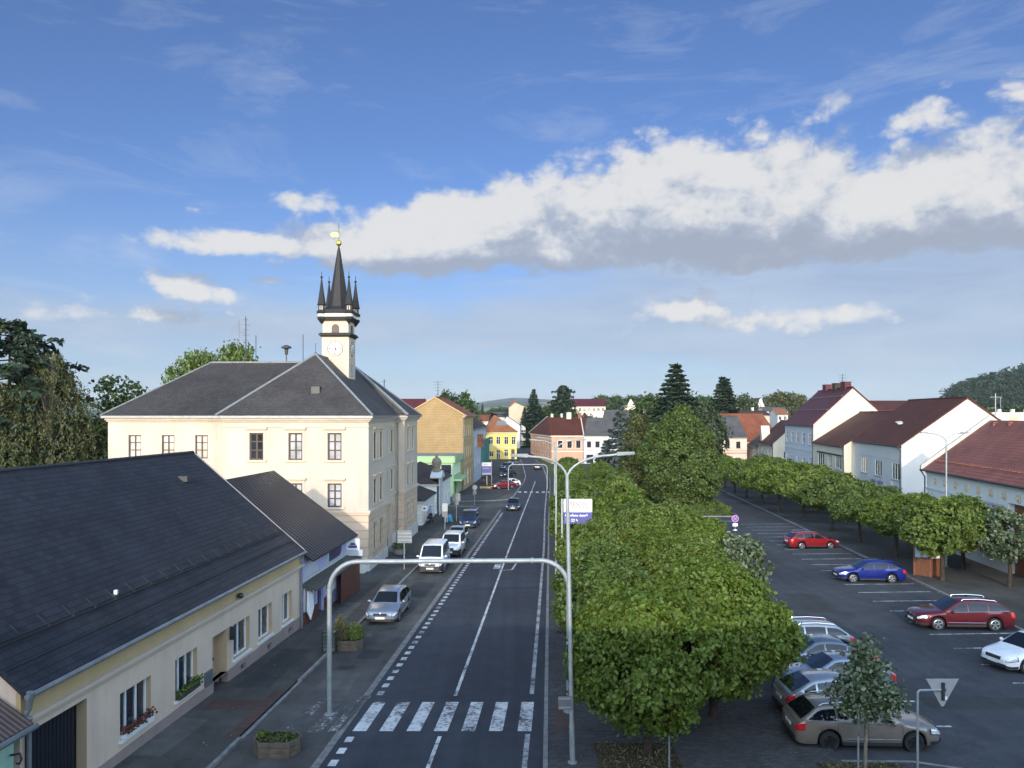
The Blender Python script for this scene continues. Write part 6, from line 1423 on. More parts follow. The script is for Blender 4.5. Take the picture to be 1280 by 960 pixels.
lamp((4.65, 84, gz(84) + .10), 'double armed street lamp third and farthest along the kerb trees', 1.5, 1.7, 8.7)
lamp((32.8, 58, gz(58) + .115), 'double armed street lamp before the white gable on the right', 1.55, 1.2, 9.35)
def portal(x0, x1, y, hz, label, r=1.05, rad=.092, bz0=.12):
    t = lthing('portal_frame', label, 'portal frame', (x0, y, gz(y)), 0, 'steel portal frames over the road')
    w = x1 - x0; h = hz
    arc = lambda cx, cz, a0, a1: [(cx + r * math.cos(a0 + (a1 - a0) * k / 8), 0, cz + r * math.sin(a0 + (a1 - a0) * k / 8)) for k in range(9)]
    m = MB(); m.tube([(0, 0, 0), (0, 0, h - r)], rad, 12); m.lathe([(.2, .0), (.2, .04), (.13, .06)], (0, 0, 0), 10); m.build('post', 'metal', t, smooth=40)
    m = MB(); m.tube([(w, 0, .1), (w, 0, h - r)], rad, 12); m.lathe([(.2, .1), (.2, .14), (.13, .16)], (w, 0, 0), 10); m.build('post', 'metal', t, smooth=40)
    m = MB(); m.tube(arc(r, h - r, math.pi, math.pi / 2) + arc(w - r, h - r + .04, math.pi / 2, 0), rad * .95, 12); m.build('crossbar', 'metal', t, smooth=40)
    m = MB()
    for x in (r + .3, w - r - .3): m.tube([(x - .04, 0, h + (.04 if x > w / 2 else 0)), (x + .04, 0, h + (.04 if x > w / 2 else 0))], rad * 1.2, 12)
    m.tube([(0, 0, h - r - .04), (0, 0, h - r + .04)], rad * 1.2, 12); m.build('flange', 'metal', t)
    return t
portal(-6.75, 2.1, 28.4, 5.66, 'grey steel portal frame spanning the road just past the zebra crossing')
portal(-.62, 6.05, 132, 4.3, 'small far steel portal frame over the road near the red car', .8, .09)
def post_sign(name, label, loc, ph, build, r=.03, rz=0, cat='sign', group=None):
    t = lthing(name, label, cat, loc, rz, group); m = MB(); m.tube([(0, 0, 0), (0, 0, ph)], r, 8); m.build('post', 'metal', t); build(t); return t
# give way sign seen from behind on a cranked post
def gw(t):
    m = MB(); m.tube([(0, 0, 2.52), (.0, 0, 2.60), (.06, 0, 2.66), (.70, 0, 2.68)], .035, 8); m.build('bracket', 'metal', t)
    m = MB(); c = (.78, .06); m.prism([(c[0] - .50, c[1], 2.98), (c[0] + .50, c[1], 2.98), (c[0] + .46, c[1], 2.93), (c[0] + .03, c[1], 2.16), (c[0] - .03, c[1], 2.16), (c[0] - .46, c[1], 2.93)], (0, .03, 0)); s = m.build('sign_plate', 'sign_gw', t)
    m = MB(); m.box(.74, .82, .0, .058, 2.35, 2.88); m.box(.70, .86, .02, .058, 2.62, 2.7); m.build('clamp', 'metal_dark', s)
    m = MB(); m.box(.84, .92, .05, .0585, 2.36, 2.46); m.build('sticker', 'sign_white', s)
post_sign('give_way_sign', 'triangular give way sign seen from behind on a cranked post', (12.12, 22.95, gz(23) + .1), 2.55, gw, .035)
def edge(t):
    m = MB(); q = Matrix.Rotation(RAD(62), 4, 'Z'); pts = [q @ V(p) for p in ((0, -.04, 2.05), (.30, -.04, 1.75), (.30, -.04, 1.35), (.0, -.04, 1.1), (-.30, -.04, 1.35), (-.30, -.04, 1.75))]
    m.prism(pts, q @ V((0, .03, 0))); m.build('sign_plate', 'sign_back', t)
post_sign('road_sign', 'grey road sign seen edge on beside the young tree', (10.55, 23.4, gz(23.4) + .1), 1.75, edge, .03)
post_sign('stake', 'thin grey steel post under the front tree', (4.85, 23.7, gz(23.7) + .1), 1.9, lambda t: MB().lathe([(.04, 1.9), (.04, 1.94), (.01, 1.95)], (0, 0, 0), 8).build('cap', 'metal_dark', t), .03, cat='post')
def info(t):
    m = MB(); m.box(-.5, .58, -.05, -.02, 1.95, 2.9); s = m.build('sign_plate', 'sign_back', t)
    m = MB()
    for z in (2.15, 2.4, 2.65): m.box(-.48, .56, -.062, -.052, z, z + .05)
    m.build('sign_rail', 'metal', s)
post_sign('information_sign', 'wide grey sign panel on a post before the town hall', (-8.0, 57, gz(57) + .115), 2.9, info, .04)
def two(t):
    m = MB(); m.box(-.28, .28, -.05, -.02, 1.9, 2.75); m.build('sign_plate', 'sign_gw', t); m = MB(); m.box(-.28, .28, -.05, -.02, 1.35, 1.86); m.build('sign_plate', 'sign_back', t)
post_sign('road_sign', 'post with two pale sign plates in front of the blue van', (-6.9, 79, gz(79) + .11), 2.75, two, .04)
def wide(t):
    m = MB(); m.box(-.45, .45, -.05, -.02, 2.3, 3.15); m.build('sign_plate', 'sign_back', t); m = MB(); m.box(-.25, .25, -.05, -.02, 1.85, 2.26); m.build('sign_plate', 'sign_back', t)
post_sign('road_sign', 'post with a wide grey plate above a small one beside the blue van', (-6.25, 86.3, gz(86) + .11), 3.1, wide, .04)
def rnd(t):
    m = MB(); m.lathe([(.02, -.05), (.36, -.05), (.36, -.02), (.02, -.02)], (0, 0, 2.45), 16, axis='y'); m.build('sign_disc', 'sign_back', t); m = MB(); m.box(-.25, .25, -.05, -.02, 1.45, 2.0); m.build('sign_plate', 'sign_back', t)
post_sign('road_sign', 'round sign disc over a small plate at the side road corner', (-5.1, 104.7, gz(105) + .06), 2.7, rnd, .04)
def nostop(t):
    m = MB(); m.lathe([(.02, -.04), (.36, -.04), (.38, -.02), (.36, 0), (.02, 0)], (0, 0, 1.2), 24, axis='y'); s = m.build('sign_disc', 'nostop_rim', t)
    m = MB(); m.lathe([(.01, -.052), (.29, -.052), (.29, -.041), (.01, -.041)], (0, 0, 1.2), 24, axis='y'); m.build('sign_face', 'nostop', s)
    m = MB()
    for a in (RAD(45), RAD(135)): m.bar((-.29 * math.cos(a), -.058, 1.2 - .29 * math.sin(a)), (.29 * math.cos(a), -.058 + (.0), 1.2 + .29 * math.sin(a)), .05 + (.001 if a > 1 else 0), .010 + (.003 if a > 1 else 0), up=V((0, 1, 0)))
    m.build('sign_cross', 'nostop_rim', s)
    m = MB(); m.box(-.26, .26, -.045, -.015, .42, .72); m.build('sign_plate', 'sign_white', t)
    m = MB(); m.lathe([(.22, 0), (.22, .06), (.06, .1)], (0, 0, 0), 12); m.build('foot', 'sign_white', t)
post_sign('no_stopping_sign', 'round violet no stopping sign with white plate on a short foot', (23.1, 79.5, gz(79.5) + .012), 1.2, nostop, .035)
# billboards
t = lthing('billboard', 'white and navy supermarket billboard rising above the kerb trees', 'billboard', (3.16, 49.4, gz(49.4) + .1), 0, 'supermarket billboards')
m = MB(); m.box(.0, .10, -.05, .05, 0, 5.95); m.box(1.85, 1.93, -.05, .05, 0, 5.9); m.build('post', 'metal', t)
m = MB(); m.box(.16, 1.98, -.09, -.055, 5.1, 5.94); pn = m.build('panel', 'sign_white', t)
lettering('lettering', 'TESCO', .34, 'sign_red', pn, (.55, -.096, 5.50), (1, 0, 0), (0, 0, 1), .006, weight=.006)
m = MB()
for k in range(5): x = .62 + k * .235; m.prism([(x, -.091, 5.36), (x + .15, -.091, 5.36), (x + .18, -.091, 5.415), (x + .03, -.091, 5.415)], (0, -.006, 0))
m.build('brand_dashes', 'sign_blue', pn)
m = MB(); m.box(.16, 1.98, -.09, -.055, 4.35, 5.095); pb = m.build('panel', 'sign_blue', t)
lettering('lettering', 'Otevřeno denně', .215, 'sign_white', pb, (.24, -.096, 4.82), (1, 0, 0), (0, 0, 1), .006, weight=.004)
lettering('lettering', '7 – 22 h', .24, 'sign_white', pb, (.26, -.096, 4.50), (1, 0, 0), (0, 0, 1), .006, weight=.004)
t = lthing('billboard', 'white and purple supermarket billboard on the far left forecourt', 'billboard', (bx(614.5, 138), 138, gz(138)), 0, 'supermarket billboards')
m = MB(); m.box(-.06, .06, -.06, .06, 0, 4.7); m.build('post', 'metal', t)
m = MB(); m.box(-1.75, -.08, -.09, -.05, 3.75, 4.42); pn = m.build('panel', 'sign_white', t); lettering('lettering', 'TESCO', .36, 'sign_red', pn, (-1.5, -.096, 3.95), (1, 0, 0), (0, 0, 1), .006)
m = MB(); m.box(-1.75, -.08, -.09, -.05, 2.55, 3.745); pb = m.build('panel', 'sign_purple', t); lettering('lettering', 'Otevřeno', .3, 'sign_white', pb, (-1.6, -.096, 3.3), (1, 0, 0), (0, 0, 1), .006)
m = MB(); m.box(-1.75, -.08, -.09, -.05, 2.2, 2.545); m.build('panel', 'greyblue', t)
# notice board
t = lthing('notice_board', 'three sided wooden notice board with pale posters under a tree', 'notice board', (29.35, 54.3, gz(54.3) + .115), RAD(-14), None)
m = MB()
for (a, b) in (((-.75, .35), (.12, -.25)), ((.12, -.25), (.95, .25))):
    d = V((b[0] - a[0], b[1] - a[1], 0)); n_ = 7
    for k in range(n_):
        p, q = V((a[0], a[1], 0)) + d * (k / n_ + .004), V((a[0], a[1], 0)) + d * ((k + 1) / n_ - .004); m.bar(p + V((0, 0, .62)), q + V((0, 0, .62)), .06, 1.2)
    p, q = V((a[0], a[1], 1.75)), V((b[0], b[1], 1.75)); m.bar(p, q, .05, 1.0)
for (x, y) in ((-.75, .35), (.12, -.25), (.95, .25)): m.box(x - .06, x + .06, y - .06, y + .06, 0, 2.35)
m.build('boards', 'wood_board', t)
m = MB(); m.slab([(-1.0, .1, 2.42), (.12, -.55, 2.42), (1.2, .05, 2.42), (.3, .55, 2.75)], .06); m.build('roof', 'wood_brown', t)
for (a, b, s0, s1, z0, z1, mt) in (((-.75, .35), (.12, -.25), .06, .42, 1.3, 2.2, 'poster2'), ((-.75, .35), (.12, -.25), .48, .86, 1.35, 2.15, 'poster2'), ((.12, -.25), (.95, .25), .1, .5, 1.28, 2.2, 'poster1'), ((.12, -.25), (.95, .25), .56, .92, 1.28, 1.9, 'poster1')):
    A, B = V((a[0], a[1], 0)), V((b[0], b[1], 0)); d = B - A; nn = V((d.y, -d.x, 0)).normalized() * .034
    p, q = A + d * s0 + nn, A + d * s1 + nn; m = MB(); m.hexa([p + V((0, 0, z0)), q + V((0, 0, z0)), q + V((0, 0, z0)) - nn * .3, p + V((0, 0, z0)) - nn * .3, p + V((0, 0, z1)), q + V((0, 0, z1)), q + V((0, 0, z1)) - nn * .3, p + V((0, 0, z1)) - nn * .3]); m.build('poster', mt, t)
# planters
def planter(loc, label, w, d, h, rz):
    t = lthing('planter', label, 'planter', loc, rz, None); pts = [(-w / 2, -.12), (-w * .32, -d / 2), (w * .32, -d / 2), (w / 2, -.12), (w / 2, .12), (w * .32, d / 2), (-w * .32, d / 2), (-w / 2, .12)]
    m = MB()
    for (a, b) in zip(pts, pts[1:] + pts[:1]):
        for k in range(3):
            z = h * (k + .5) / 3; m.bar((a[0], a[1], z), (b[0], b[1], z), .05, h / 3 - .012)
    for a in pts: m.box(a[0] - .03, a[0] + .03, a[1] - .03, a[1] + .03, 0, h + .02)
    m.build('box', 'wood_planter', t); m = MB(); m.poly([(x * .95, y * .95, h * .86) for x, y in pts]); m.build('soil', 'soil', t); return t
# ================================================================== vegetation
def leaf_mesh(name, pts, nrm, size, mat, rng, aspect=.62, spread=.7, hang=0.0, fold=.18):
    n = len(pts); nrm = nrm + rng.normal(0, spread, (n, 3)); nrm /= np.linalg.norm(nrm, axis=1)[:, None] + 1e-9
    t = rng.normal(0, 1, (n, 3)); t[:, 2] -= hang * 3
    t -= nrm * (t * nrm).sum(1)[:, None]; t /= np.linalg.norm(t, axis=1)[:, None] + 1e-9
    b = np.cross(nrm, t); s = (size * rng.uniform(.65, 1.25, n))[:, None]
    v = np.empty((n, 6, 3))
    v[:, 0] = pts - t * s; v[:, 3] = pts + t * s - nrm * s * .25
    v[:, 1] = pts - t * s * .35 + b * s * aspect + nrm * s * fold; v[:, 2] = pts + t * s * .45 + b * s * aspect * .85 + nrm * s * fold * .6
    v[:, 5] = pts - t * s * .35 - b * s * aspect + nrm * s * fold; v[:, 4] = pts + t * s * .45 - b * s * aspect * .85 + nrm * s * fold * .6
    me = bpy.data.meshes.new(name); nv = n * 6
    me.vertices.add(nv); me.vertices.foreach_set('co', v.reshape(-1))
    idx = (np.arange(n)[:, None] * 6 + np.array([0, 1, 2, 3, 0, 3, 4, 5])[None, :]).reshape(-1)
    me.loops.add(n * 8); me.loops.foreach_set('vertex_index', idx.astype(np.int32))
    me.polygons.add(n * 2); me.polygons.foreach_set('loop_start', (np.arange(n * 2) * 4).astype(np.int32)); me.polygons.foreach_set('loop_total', np.full(n * 2, 4, np.int32))
    me.materials.append(M[mat]); me.update(calc_edges=True); me.validate()
    return me
def obj_of(name, me, parent=None):
    o = bpy.data.objects.new(name, me); COL.objects.link(o)
    if parent is not None: o.parent = parent
    return o
def lobes_cloud(lobes, n, rng, k=16, jit=.22, shell=(.72, 1.02), up=.25, cull=.86):
    """leaf positions in clusters on the outside of a union of ellipsoids"""
    c = np.array([l[0] for l in lobes], float); r = np.array([l[1] for l in lobes], float)
    area = (r[:, 0] * r[:, 1] + r[:, 0] * r[:, 2] + r[:, 1] * r[:, 2]); pr = area / area.sum()
    m = max(8, int(n / k * 1.7)); which = rng.choice(len(c), m, p=pr)
    d = rng.normal(0, 1, (m, 3)); d /= np.linalg.norm(d, axis=1)[:, None]
    rad = rng.uniform(shell[0], shell[1], m)[:, None]
    p = c[which] + d * r[which] * rad
    keep = np.ones(m, bool)
    for i in range(len(c)):
        q = (((p - c[i]) / r[i]) ** 2).sum(1); keep &= ~((q < cull ** 2) & (which != i))
    p, d, which = p[keep], d[keep], which[keep]
    nn = d / r[which]; nn /= np.linalg.norm(nn, axis=1)[:, None]
    m = len(p); kk = int(math.ceil(n / max(m, 1)))
    P = np.repeat(p, kk, 0) + rng.normal(0, jit, (m * kk, 3)) * np.array([1, 1, .7]); Nn = np.repeat(nn, kk, 0); Nn[:, 2] += up
    return P[:n], Nn[:n]
def trunk_mesh(name, h, r0, limbs, mat='bark', lean=(0, 0)):
    m = MB(); rg = random.Random(int(h * 100) + len(limbs))
    m.tube([(0, 0, -.15), (.0, 0, .12), (lean[0] * .4 + .02, lean[1] * .4, h * .45), (lean[0], lean[1], h)], [r0 * 1.5, r0 * 1.1, r0 * .9, r0 * .75], 10)
    for q in limbs:
        q = V(q); a = V((lean[0], lean[1], h * .93)); mid = a.lerp(q, .5) + V((0, 0, -.12 * (q - a).length + .25)); m.tube([a, mid, q], [r0 * .55, r0 * .35, r0 * .12], 7)
    return m.mesh(name, mat, smooth=60)
def clipped_tree(seed, R, h, z0, n, leaf, mat, nl=11, flat=.55):
    """street lime kept short: a broad lumpy crown on a short trunk, built at the origin"""
    rng = np.random.default_rng(seed); lob = []; mid = (z0 + h) / 2; hz = (h - z0) / 2
    for i in range(nl):
        a = 2 * math.pi * i / nl + rng.uniform(-.25, .25); rr = R * rng.uniform(.42, .62); q = rng.uniform(.34, .48) * R
        lob.append(((rr * math.cos(a), rr * math.sin(a), mid + rng.uniform(-.38, .12) * hz), (q, q, hz * rng.uniform(.46, .62))))
    for i in range(5):
        a = 1.3 * i + rng.uniform(-.3, .3); rr = R * rng.uniform(.1, .42); q = R * rng.uniform(.26, .38); lob.append(((rr * math.cos(a), rr * math.sin(a), h - hz * .55 + rng.uniform(-.1, .12)), (q, q, hz * .55)))
    lob.append(((0, 0, mid), (R * .62, R * .62, hz * .8)))
    P, Nn = lobes_cloud(lob, n, rng, 18, .10 + leaf * .55, (.62, 1.07))
    return leaf_mesh('crown', P, Nn, np.full(len(P), leaf), mat, rng), trunk_mesh('trunk', z0 + hz * .6, .09 + .022 * R, [l[0] for l in lob[:nl:2]])
def tree_from(meshes, label, loc, rz=0, s=1.0, group=None, name='lime_tree', cat='tree'):
    t = lthing(name, label, cat, loc, rz, group); t.scale = (s, s, s) if not isinstance(s, tuple) else s
    obj_of('trunk', meshes[1], t); obj_of('crown', meshes[0], t); return t
ORD = ['first', 'second', 'third', 'fourth', 'fifth', 'sixth', 'seventh', 'eighth', 'ninth', 'tenth', 'eleventh', 'twelfth', 'thirteenth', 'fourteenth', 'fifteenth', 'sixteenth']
V1 = clipped_tree(1, 2.95, 5.75, 1.3, 36000, .088, 'leaf_lime', 13)
V2 = clipped_tree(2, 3.05, 5.35, .95, 36000, .088, 'leaf_lime', 12)
NEARV = [clipped_tree(10 + i, 2.75, 5.15, 1.5, 19000, .105, 'leaf_mid' if i == 0 else 'leaf_lime2' if i == 1 else 'leaf_lime', 11) for i in range(3)]
FARV = [clipped_tree(20 + i, 2.9, 5.1, 1.6, 9000, .155, ('leaf_lime2', 'leaf_lime', 'leaf_mid')[i], 10) for i in range(3)]
rt = random.Random(11)
tree_from(V1, 'broad clipped tree nearest the viewer, dark trunk by the zebra crossing', (4.35, 24.7, gz(24.7) + .1), .4, .93, group='clipped trees on the strip')
tree_from(V2, 'broad clipped tree whose crown overhangs the bronze estate', (7.35, 28.0, gz(28) + .1), 1.9, group='clipped trees on the strip')
rowA = [(4.0, 33.0, 0), (4.2, 38.3, 0), (4.6, 45.6, 1), (4.9, 53.0, 2), (5.2, 60.5, 1), (5.6, 68, 2), (6.1, 76, 0), (6.6, 84, 1), (7.2, 93, 2), (7.8, 103, 1), (8.4, 113, 0), (9.0, 124, 1), (9.6, 136, 2), (10.3, 149, 0)]
for i, (x, y, k) in enumerate(rowA):
    tree_from((NEARV if y < 58 else FARV)[k], 'clipped tree in the kerbside row, %s beyond the front tree' % ORD[i], (x + .35, y, gz(y) + .1), rt.uniform(0, 6.28), (rt.uniform(.82, .92),) * 2 + (rt.uniform(.86, 1.02) * (.84 if i == 0 else .93 if i == 1 else 1),), 'clipped trees on the strip')
rowB = [(8.9, 34.6, 2), (9.1, 40.5, 1), (9.3, 47.5, 2), (9.6, 55, 1), (10.0, 62.5, 2), (10.6, 70, 1), (11.2, 78, 0), (12.2, 87, 1), (13.4, 97, 2), (14.0, 108, 1), (14.6, 119, 2), (15.2, 131, 1)]
for i, (x, y, k) in enumerate(rowB):
    tree_from((NEARV if y < 58 else FARV)[k], 'clipped tree in the middle row of the strip, %s from the bronze estate' % ORD[i], (x, y, gz(y) + .1), rt.uniform(0, 6.28), (rt.uniform(.82, .94),) * 2 + (rt.uniform(.84, 1.02) * (.88 if i == 0 else 1),), 'clipped trees on the strip')
rowC = [(11.2, 46.8, 2), (11.4, 54.0, 1)]
for i, (x, y, k) in enumerate(rowC):
    tree_from((NEARV if y < 58 else FARV)[k], 'clipped tree in the row along the car park, %s from the parked cars' % ORD[i], (x, y, gz(y) + .1), rt.uniform(0, 6.28), rt.uniform(.93, 1.0), 'clipped trees on the strip')
PALE = clipped_tree(31, 1.25, 3.9, 1.6, 2600, .12, 'leaf_pale', 7)
tree_from(PALE, 'silvery leaved tree bulging from the strip above the parked cars', (12.6, 41.8, gz(41.8) + .1), .5, 1.15, None)
# young tree in front of the bronze estate
rng = np.random.default_rng(41); lob = [((0, 0, 2.75), (.62, .62, .75)), ((.35, .1, 2.35), (.55, .5, .55)), ((-.4, 0, 2.3), (.55, .55, .5)), ((.05, .1, 3.35), (.40, .4, .5)), ((-.2, 0, 1.9), (.6, .5, .4)), ((.45, 0, 1.85), (.5, .5, .35)), ((.65, 0, 2.2), (.35, .4, .4))]
P, Nn = lobes_cloud(lob, 2700, rng, 9, .14, (.3, 1.05), cull=.3)
tree_from((leaf_mesh('crown', P, Nn, np.full(len(P), .075), 'leaf_pale', rng), trunk_mesh('trunk', 2.0, .05, [(0, 0, 3.4), (.4, 0, 2.6), (-.4, 0, 2.5), (.2, .2, 2.9)], 'bark_pale')), 'young slender tree with silvery leaves before the bronze estate', (10.85, 23.6, gz(23.6) + .1), 0, (1.12, 1, 1.05), None, 'young_tree')
# right hand trees
RV = [clipped_tree(50 + i, 3.0, 5.6, 2.0, 14000, .125, ('leaf_lime2', 'leaf_lime', 'leaf_mid')[i], 11) for i in range(3)]
RF = [clipped_tree(60 + i, 3.3, 5.6, 2.0, 9000, .17, ('leaf_mid', 'leaf_lime', 'leaf_lime2')[i], 10) for i in range(3)]
rowR = [(29.6, 52.8, 0), (31.3, 62.6, 1), (31.9, 70.5, 2), (32.6, 78.3, 2), (33.0, 87, 2), (33.4, 96, 1), (34.2, 105, 1), (35.0, 114.5, 0), (36.0, 124, 1), (37.2, 134, 0), (38.2, 145, 1)]
for i, (x, y, k) in enumerate(rowR):
    tree_from((RV if y < 80 else RF)[k], 'round clipped tree by the right hand bays, %s from the notice board' % ORD[i], (x, y, gz(y) + .115), rt.uniform(0, 6.28), ((rt.uniform(.94, 1.04) * (.93 if i == 2 else 1),) * 2 + ((.98, .86, .86, .97)[i] if i < 4 else .97,)), 'round trees on the right pavement')
rowS = [(33.6, 57.2, 2), (35.0, 66.5, 0), (36.6, 75.5, 2), (38.2, 84, 0), (39.3, 93, 2), (40.4, 102, 2), (41.6, 111.5, 1), (42.8, 121, 0), (44, 131, 1), (45.5, 141, 0)]
for i, (x, y, k) in enumerate(rowS):
    tree_from((RV if y < 80 else RF)[k], 'round clipped tree close to the right hand house fronts, %s from the street lamp' % ORD[i], (x, y, gz(y) + .115), rt.uniform(0, 6.28), ((rt.uniform(.94, 1.02),) * 2 + ((.95, .84, .82, .82, .9)[i] if i < 5 else .97,)), 'round trees on the right pavement')
SIL = clipped_tree(71, 1.9, 5.0, 1.5, 4200, .13, 'leaf_pale', 8)
tree_from(SIL, 'silvery leaved small tree at the right edge', (32.8, 50.6, gz(50.6) + .115), .8, 1.0, None)
m = MB(); g_ = np.random.default_rng(5)
# big round tree on the lawn
def blob_tree(seed, lob, n, leaf, mat, th, tr, k=18, jit=.35, bark='bark', cull=.86, shell=(.7, 1.03)):
    rng = np.random.default_rng(seed); P, Nn = lobes_cloud(lob, n, rng, k, jit, shell, cull=cull)
    return leaf_mesh('crown', P, Nn, np.full(len(P), leaf), mat, rng), trunk_mesh('trunk', th, tr, [l[0] for l in lob[:6]], bark)
def pile(seed, R, z0, h, n, prof):
    rg = random.Random(seed); out = []
    for i in range(n):
        t = (i + .5) / n; z = z0 + (h - z0) * t; w = R * pl(prof, t); kk = max(1, int(round(w / R * 5)))
        for j in range(kk):
            a = 2 * math.pi * j / kk + rg.uniform(0, 1.2) + i; rr = max(0, w * rg.uniform(.5, .68)); q = max(.5, w * rg.uniform(.38, .5))
            out.append(((rr * math.cos(a), rr * math.sin(a), z + rg.uniform(-.3, .3)), (q, q, q * rg.uniform(.8, 1.1))))
    out.append(((0, 0, z0 + (h - z0) * .45), (R * .6, R * .6, (h - z0) * .42))); return out
big = blob_tree(81, pile(5, 5.0, 1.3, 13.2, 8, [(0, .75), (.2, 1.0), (.45, .98), (.7, .75), (.88, .45), (1, .18)]), 32000, .165, 'leaf_oak', 4.5, .38)
tree_from(big, 'big full crowned tree on the lawn island at the end of the car park', (21.9, 100, gz(100) + .1), 0, 1, None, 'maple_tree')
big2 = blob_tree(82, pile(9, 3.0, .8, 12.8, 9, [(0, .9), (.3, 1.0), (.6, .85), (.85, .5), (1, .12)]), 17000, .16, 'needle_olive', 3.5, .3, jit=.3)
tree_from(big2, 'olive green columnar tree left of the big round tree', (17.6, 106, gz(106) + .1), 0, 1, None, 'yew_tree')
# hedges
def hedge(label, x0, x1, y0, y1, h, n, mat='leaf_mid', leaf=.12):
    t = lthing('hedge', label, 'hedge', ((x0 + x1) / 2, (y0 + y1) / 2, gz((y0 + y1) / 2) + .1), 0, None); rng = np.random.default_rng(int(x0 * 10)); hx, hy = (x1 - x0) / 2, (y1 - y0) / 2
    P, Nn = [], []
    for ax, sg, ar in ((0, 1, hy * h), (0, -1, hy * h), (1, 1, hx * h), (1, -1, hx * h), (2, 1, hx * hy * 2)):
        k = int(n * ar / (2 * hy * h + 2 * hx * h + 2 * hx * hy)) + 2; q = np.stack([rng.uniform(-hx, hx, k), rng.uniform(-hy, hy, k), rng.uniform(0, h, k)], 1)
        q[:, ax] = (sg * (hx, hy, h)[ax] if ax < 2 else h) + rng.normal(0, .05, k); nn = np.zeros((k, 3)); nn[:, ax] = sg; P.append(q); Nn.append(nn)
    P, Nn = np.concatenate(P), np.concatenate(Nn); P[:, 2] += np.sin(P[:, 0] * 2.1) * .06
    obj_of('leaves', leaf_mesh('leaves', P, Nn, np.full(len(P), leaf), mat, rng), t)
    m = MB(); m.box(-hx * .92, hx * .92, -hy * .85, hy * .85, .0, h * .9); m.build('branches', 'bark', t); return t
hedge('trimmed low hedge along the front of the lawn island', 17.9, 26.2, 92.2, 93.4, 1.0, 4800)
hedge('low hedge behind the no stopping sign beside the big tree', 24.6, 26.4, 96, 104, 1.1, 2200)
# conifers
def conifer(seed, h, R, n, leaf, mat, z0=.6, droop=.35, flat=False, power=1.0, gap=.0):
    rng = np.random.default_rng(seed); P, Nn = [], []; levels = max(8, int(h / .55)); per = n // levels
    m = MB(); m.tube([(0, 0, -.2), (0, 0, h * .5), (0, 0, h * .97)], [h * .018 + .06, h * .011 + .04, .02], 8)
    for i in range(levels):
        t = i / (levels - 1); z = z0 + (h - z0) * t ** .95
        w = R * ((1 - t) ** power * (1 if not flat else 1)) * rng.uniform(.8, 1.1) + .12
        if flat: w = R * pl([(0, .45), (.3, .8), (.6, 1), (.85, .8), (1, .3)], t) * rng.uniform(.6, 1.15)
        nb = 8 if not flat else 5; k = max(6, int(per * (.35 + 1.3 * w / R) / nb))
        for b in range(nb):
            a = 2 * math.pi * b / nb + i * 1.3 + rng.uniform(-.3, .3); L_ = w * rng.uniform(.72, 1.1)
            s = rng.uniform(.12, 1, k) ** .7; lat = rng.normal(0, .10 + .13 * (1 - s) * L_, k)
            x = np.cos(a) * s * L_ - np.sin(a) * lat; y = np.sin(a) * s * L_ + np.cos(a) * lat
            zz = z - droop * (s ** 1.5) * L_ + (.25 * L_ * s ** 3 if not flat else 0) + rng.normal(0, .06 + .03 * flat, k)
            P.append(np.stack([x, y, zz], 1)); nn = np.tile(np.array([[np.cos(a) * .45, np.sin(a) * .45, .8]]), (k, 1)); Nn.append(nn)
            if b % 2 == 0: m.tube([(0, 0, z), (np.cos(a) * L_ * .9, np.sin(a) * L_ * .9, z - droop * L_ * .7)], [.05, .012], 5)
    P, Nn = np.concatenate(P), np.concatenate(Nn)
    return leaf_mesh('crown', P, Nn, np.full(len(P), leaf), mat, rng, .38, .5), m.mesh('trunk', 'bark', smooth=60)
SP = conifer(91, 14, 3.4, 6500, .32, 'needle', power=.8)
SPB = conifer(92, 8, 2.9, 6500, .26, 'needle_blue', power=.85)
CED = conifer(93, 16, 4.2, 6000, .36, 'needle', flat=True, droop=.05, z0=3)
def con(v, label, px, ptop, y, h0, base=None, w=1.0, name='spruce_tree'):
    b = gz(y) if base is None else base; s = (bz(ptop, y) - b) / h0; return tree_from(v, label, (bx(px, y), y, b), rt.uniform(0, 6), (s * w, s * w, s), None, name)
con(SPB, 'blue grey spruce before the white house, the taller of two', 776, 510, 140, 8, w=1.0, name='blue_spruce')
con(SPB, 'small blue spruce left of the taller blue spruce', 757, 552, 146, 8, w=1.15, name='blue_spruce')
con(SP, 'very dark tall spruce with a broad foot beside the narrow beige house', 667, 488, 232, 14, w=1.25)
con(SP, 'second dark spruce against the tall beige house', 656, 510, 238, 14, w=1.2)
con(CED, 'cedar with flat tiers against the sky above the salmon house', 704, 483, 225, 16, name='cedar_tree')
con(SP, 'tall dark conifer rising behind the big round tree', 845, 458, 150, 14, w=1.7)
con(SP, 'dark spruce with a double tip behind the orange roof', 903, 473, 210, 14, w=1.5)
con(SP, 'twin tip spruce just right of the double tip spruce', 909, 475, 212, 14, w=1.2)
con(SP, 'slim dark conifer at the left of the distant field', 592, 506, 420, 14, w=.8); con(SP, 'second slim conifer before the distant field', 603, 505, 420, 14, w=.7)
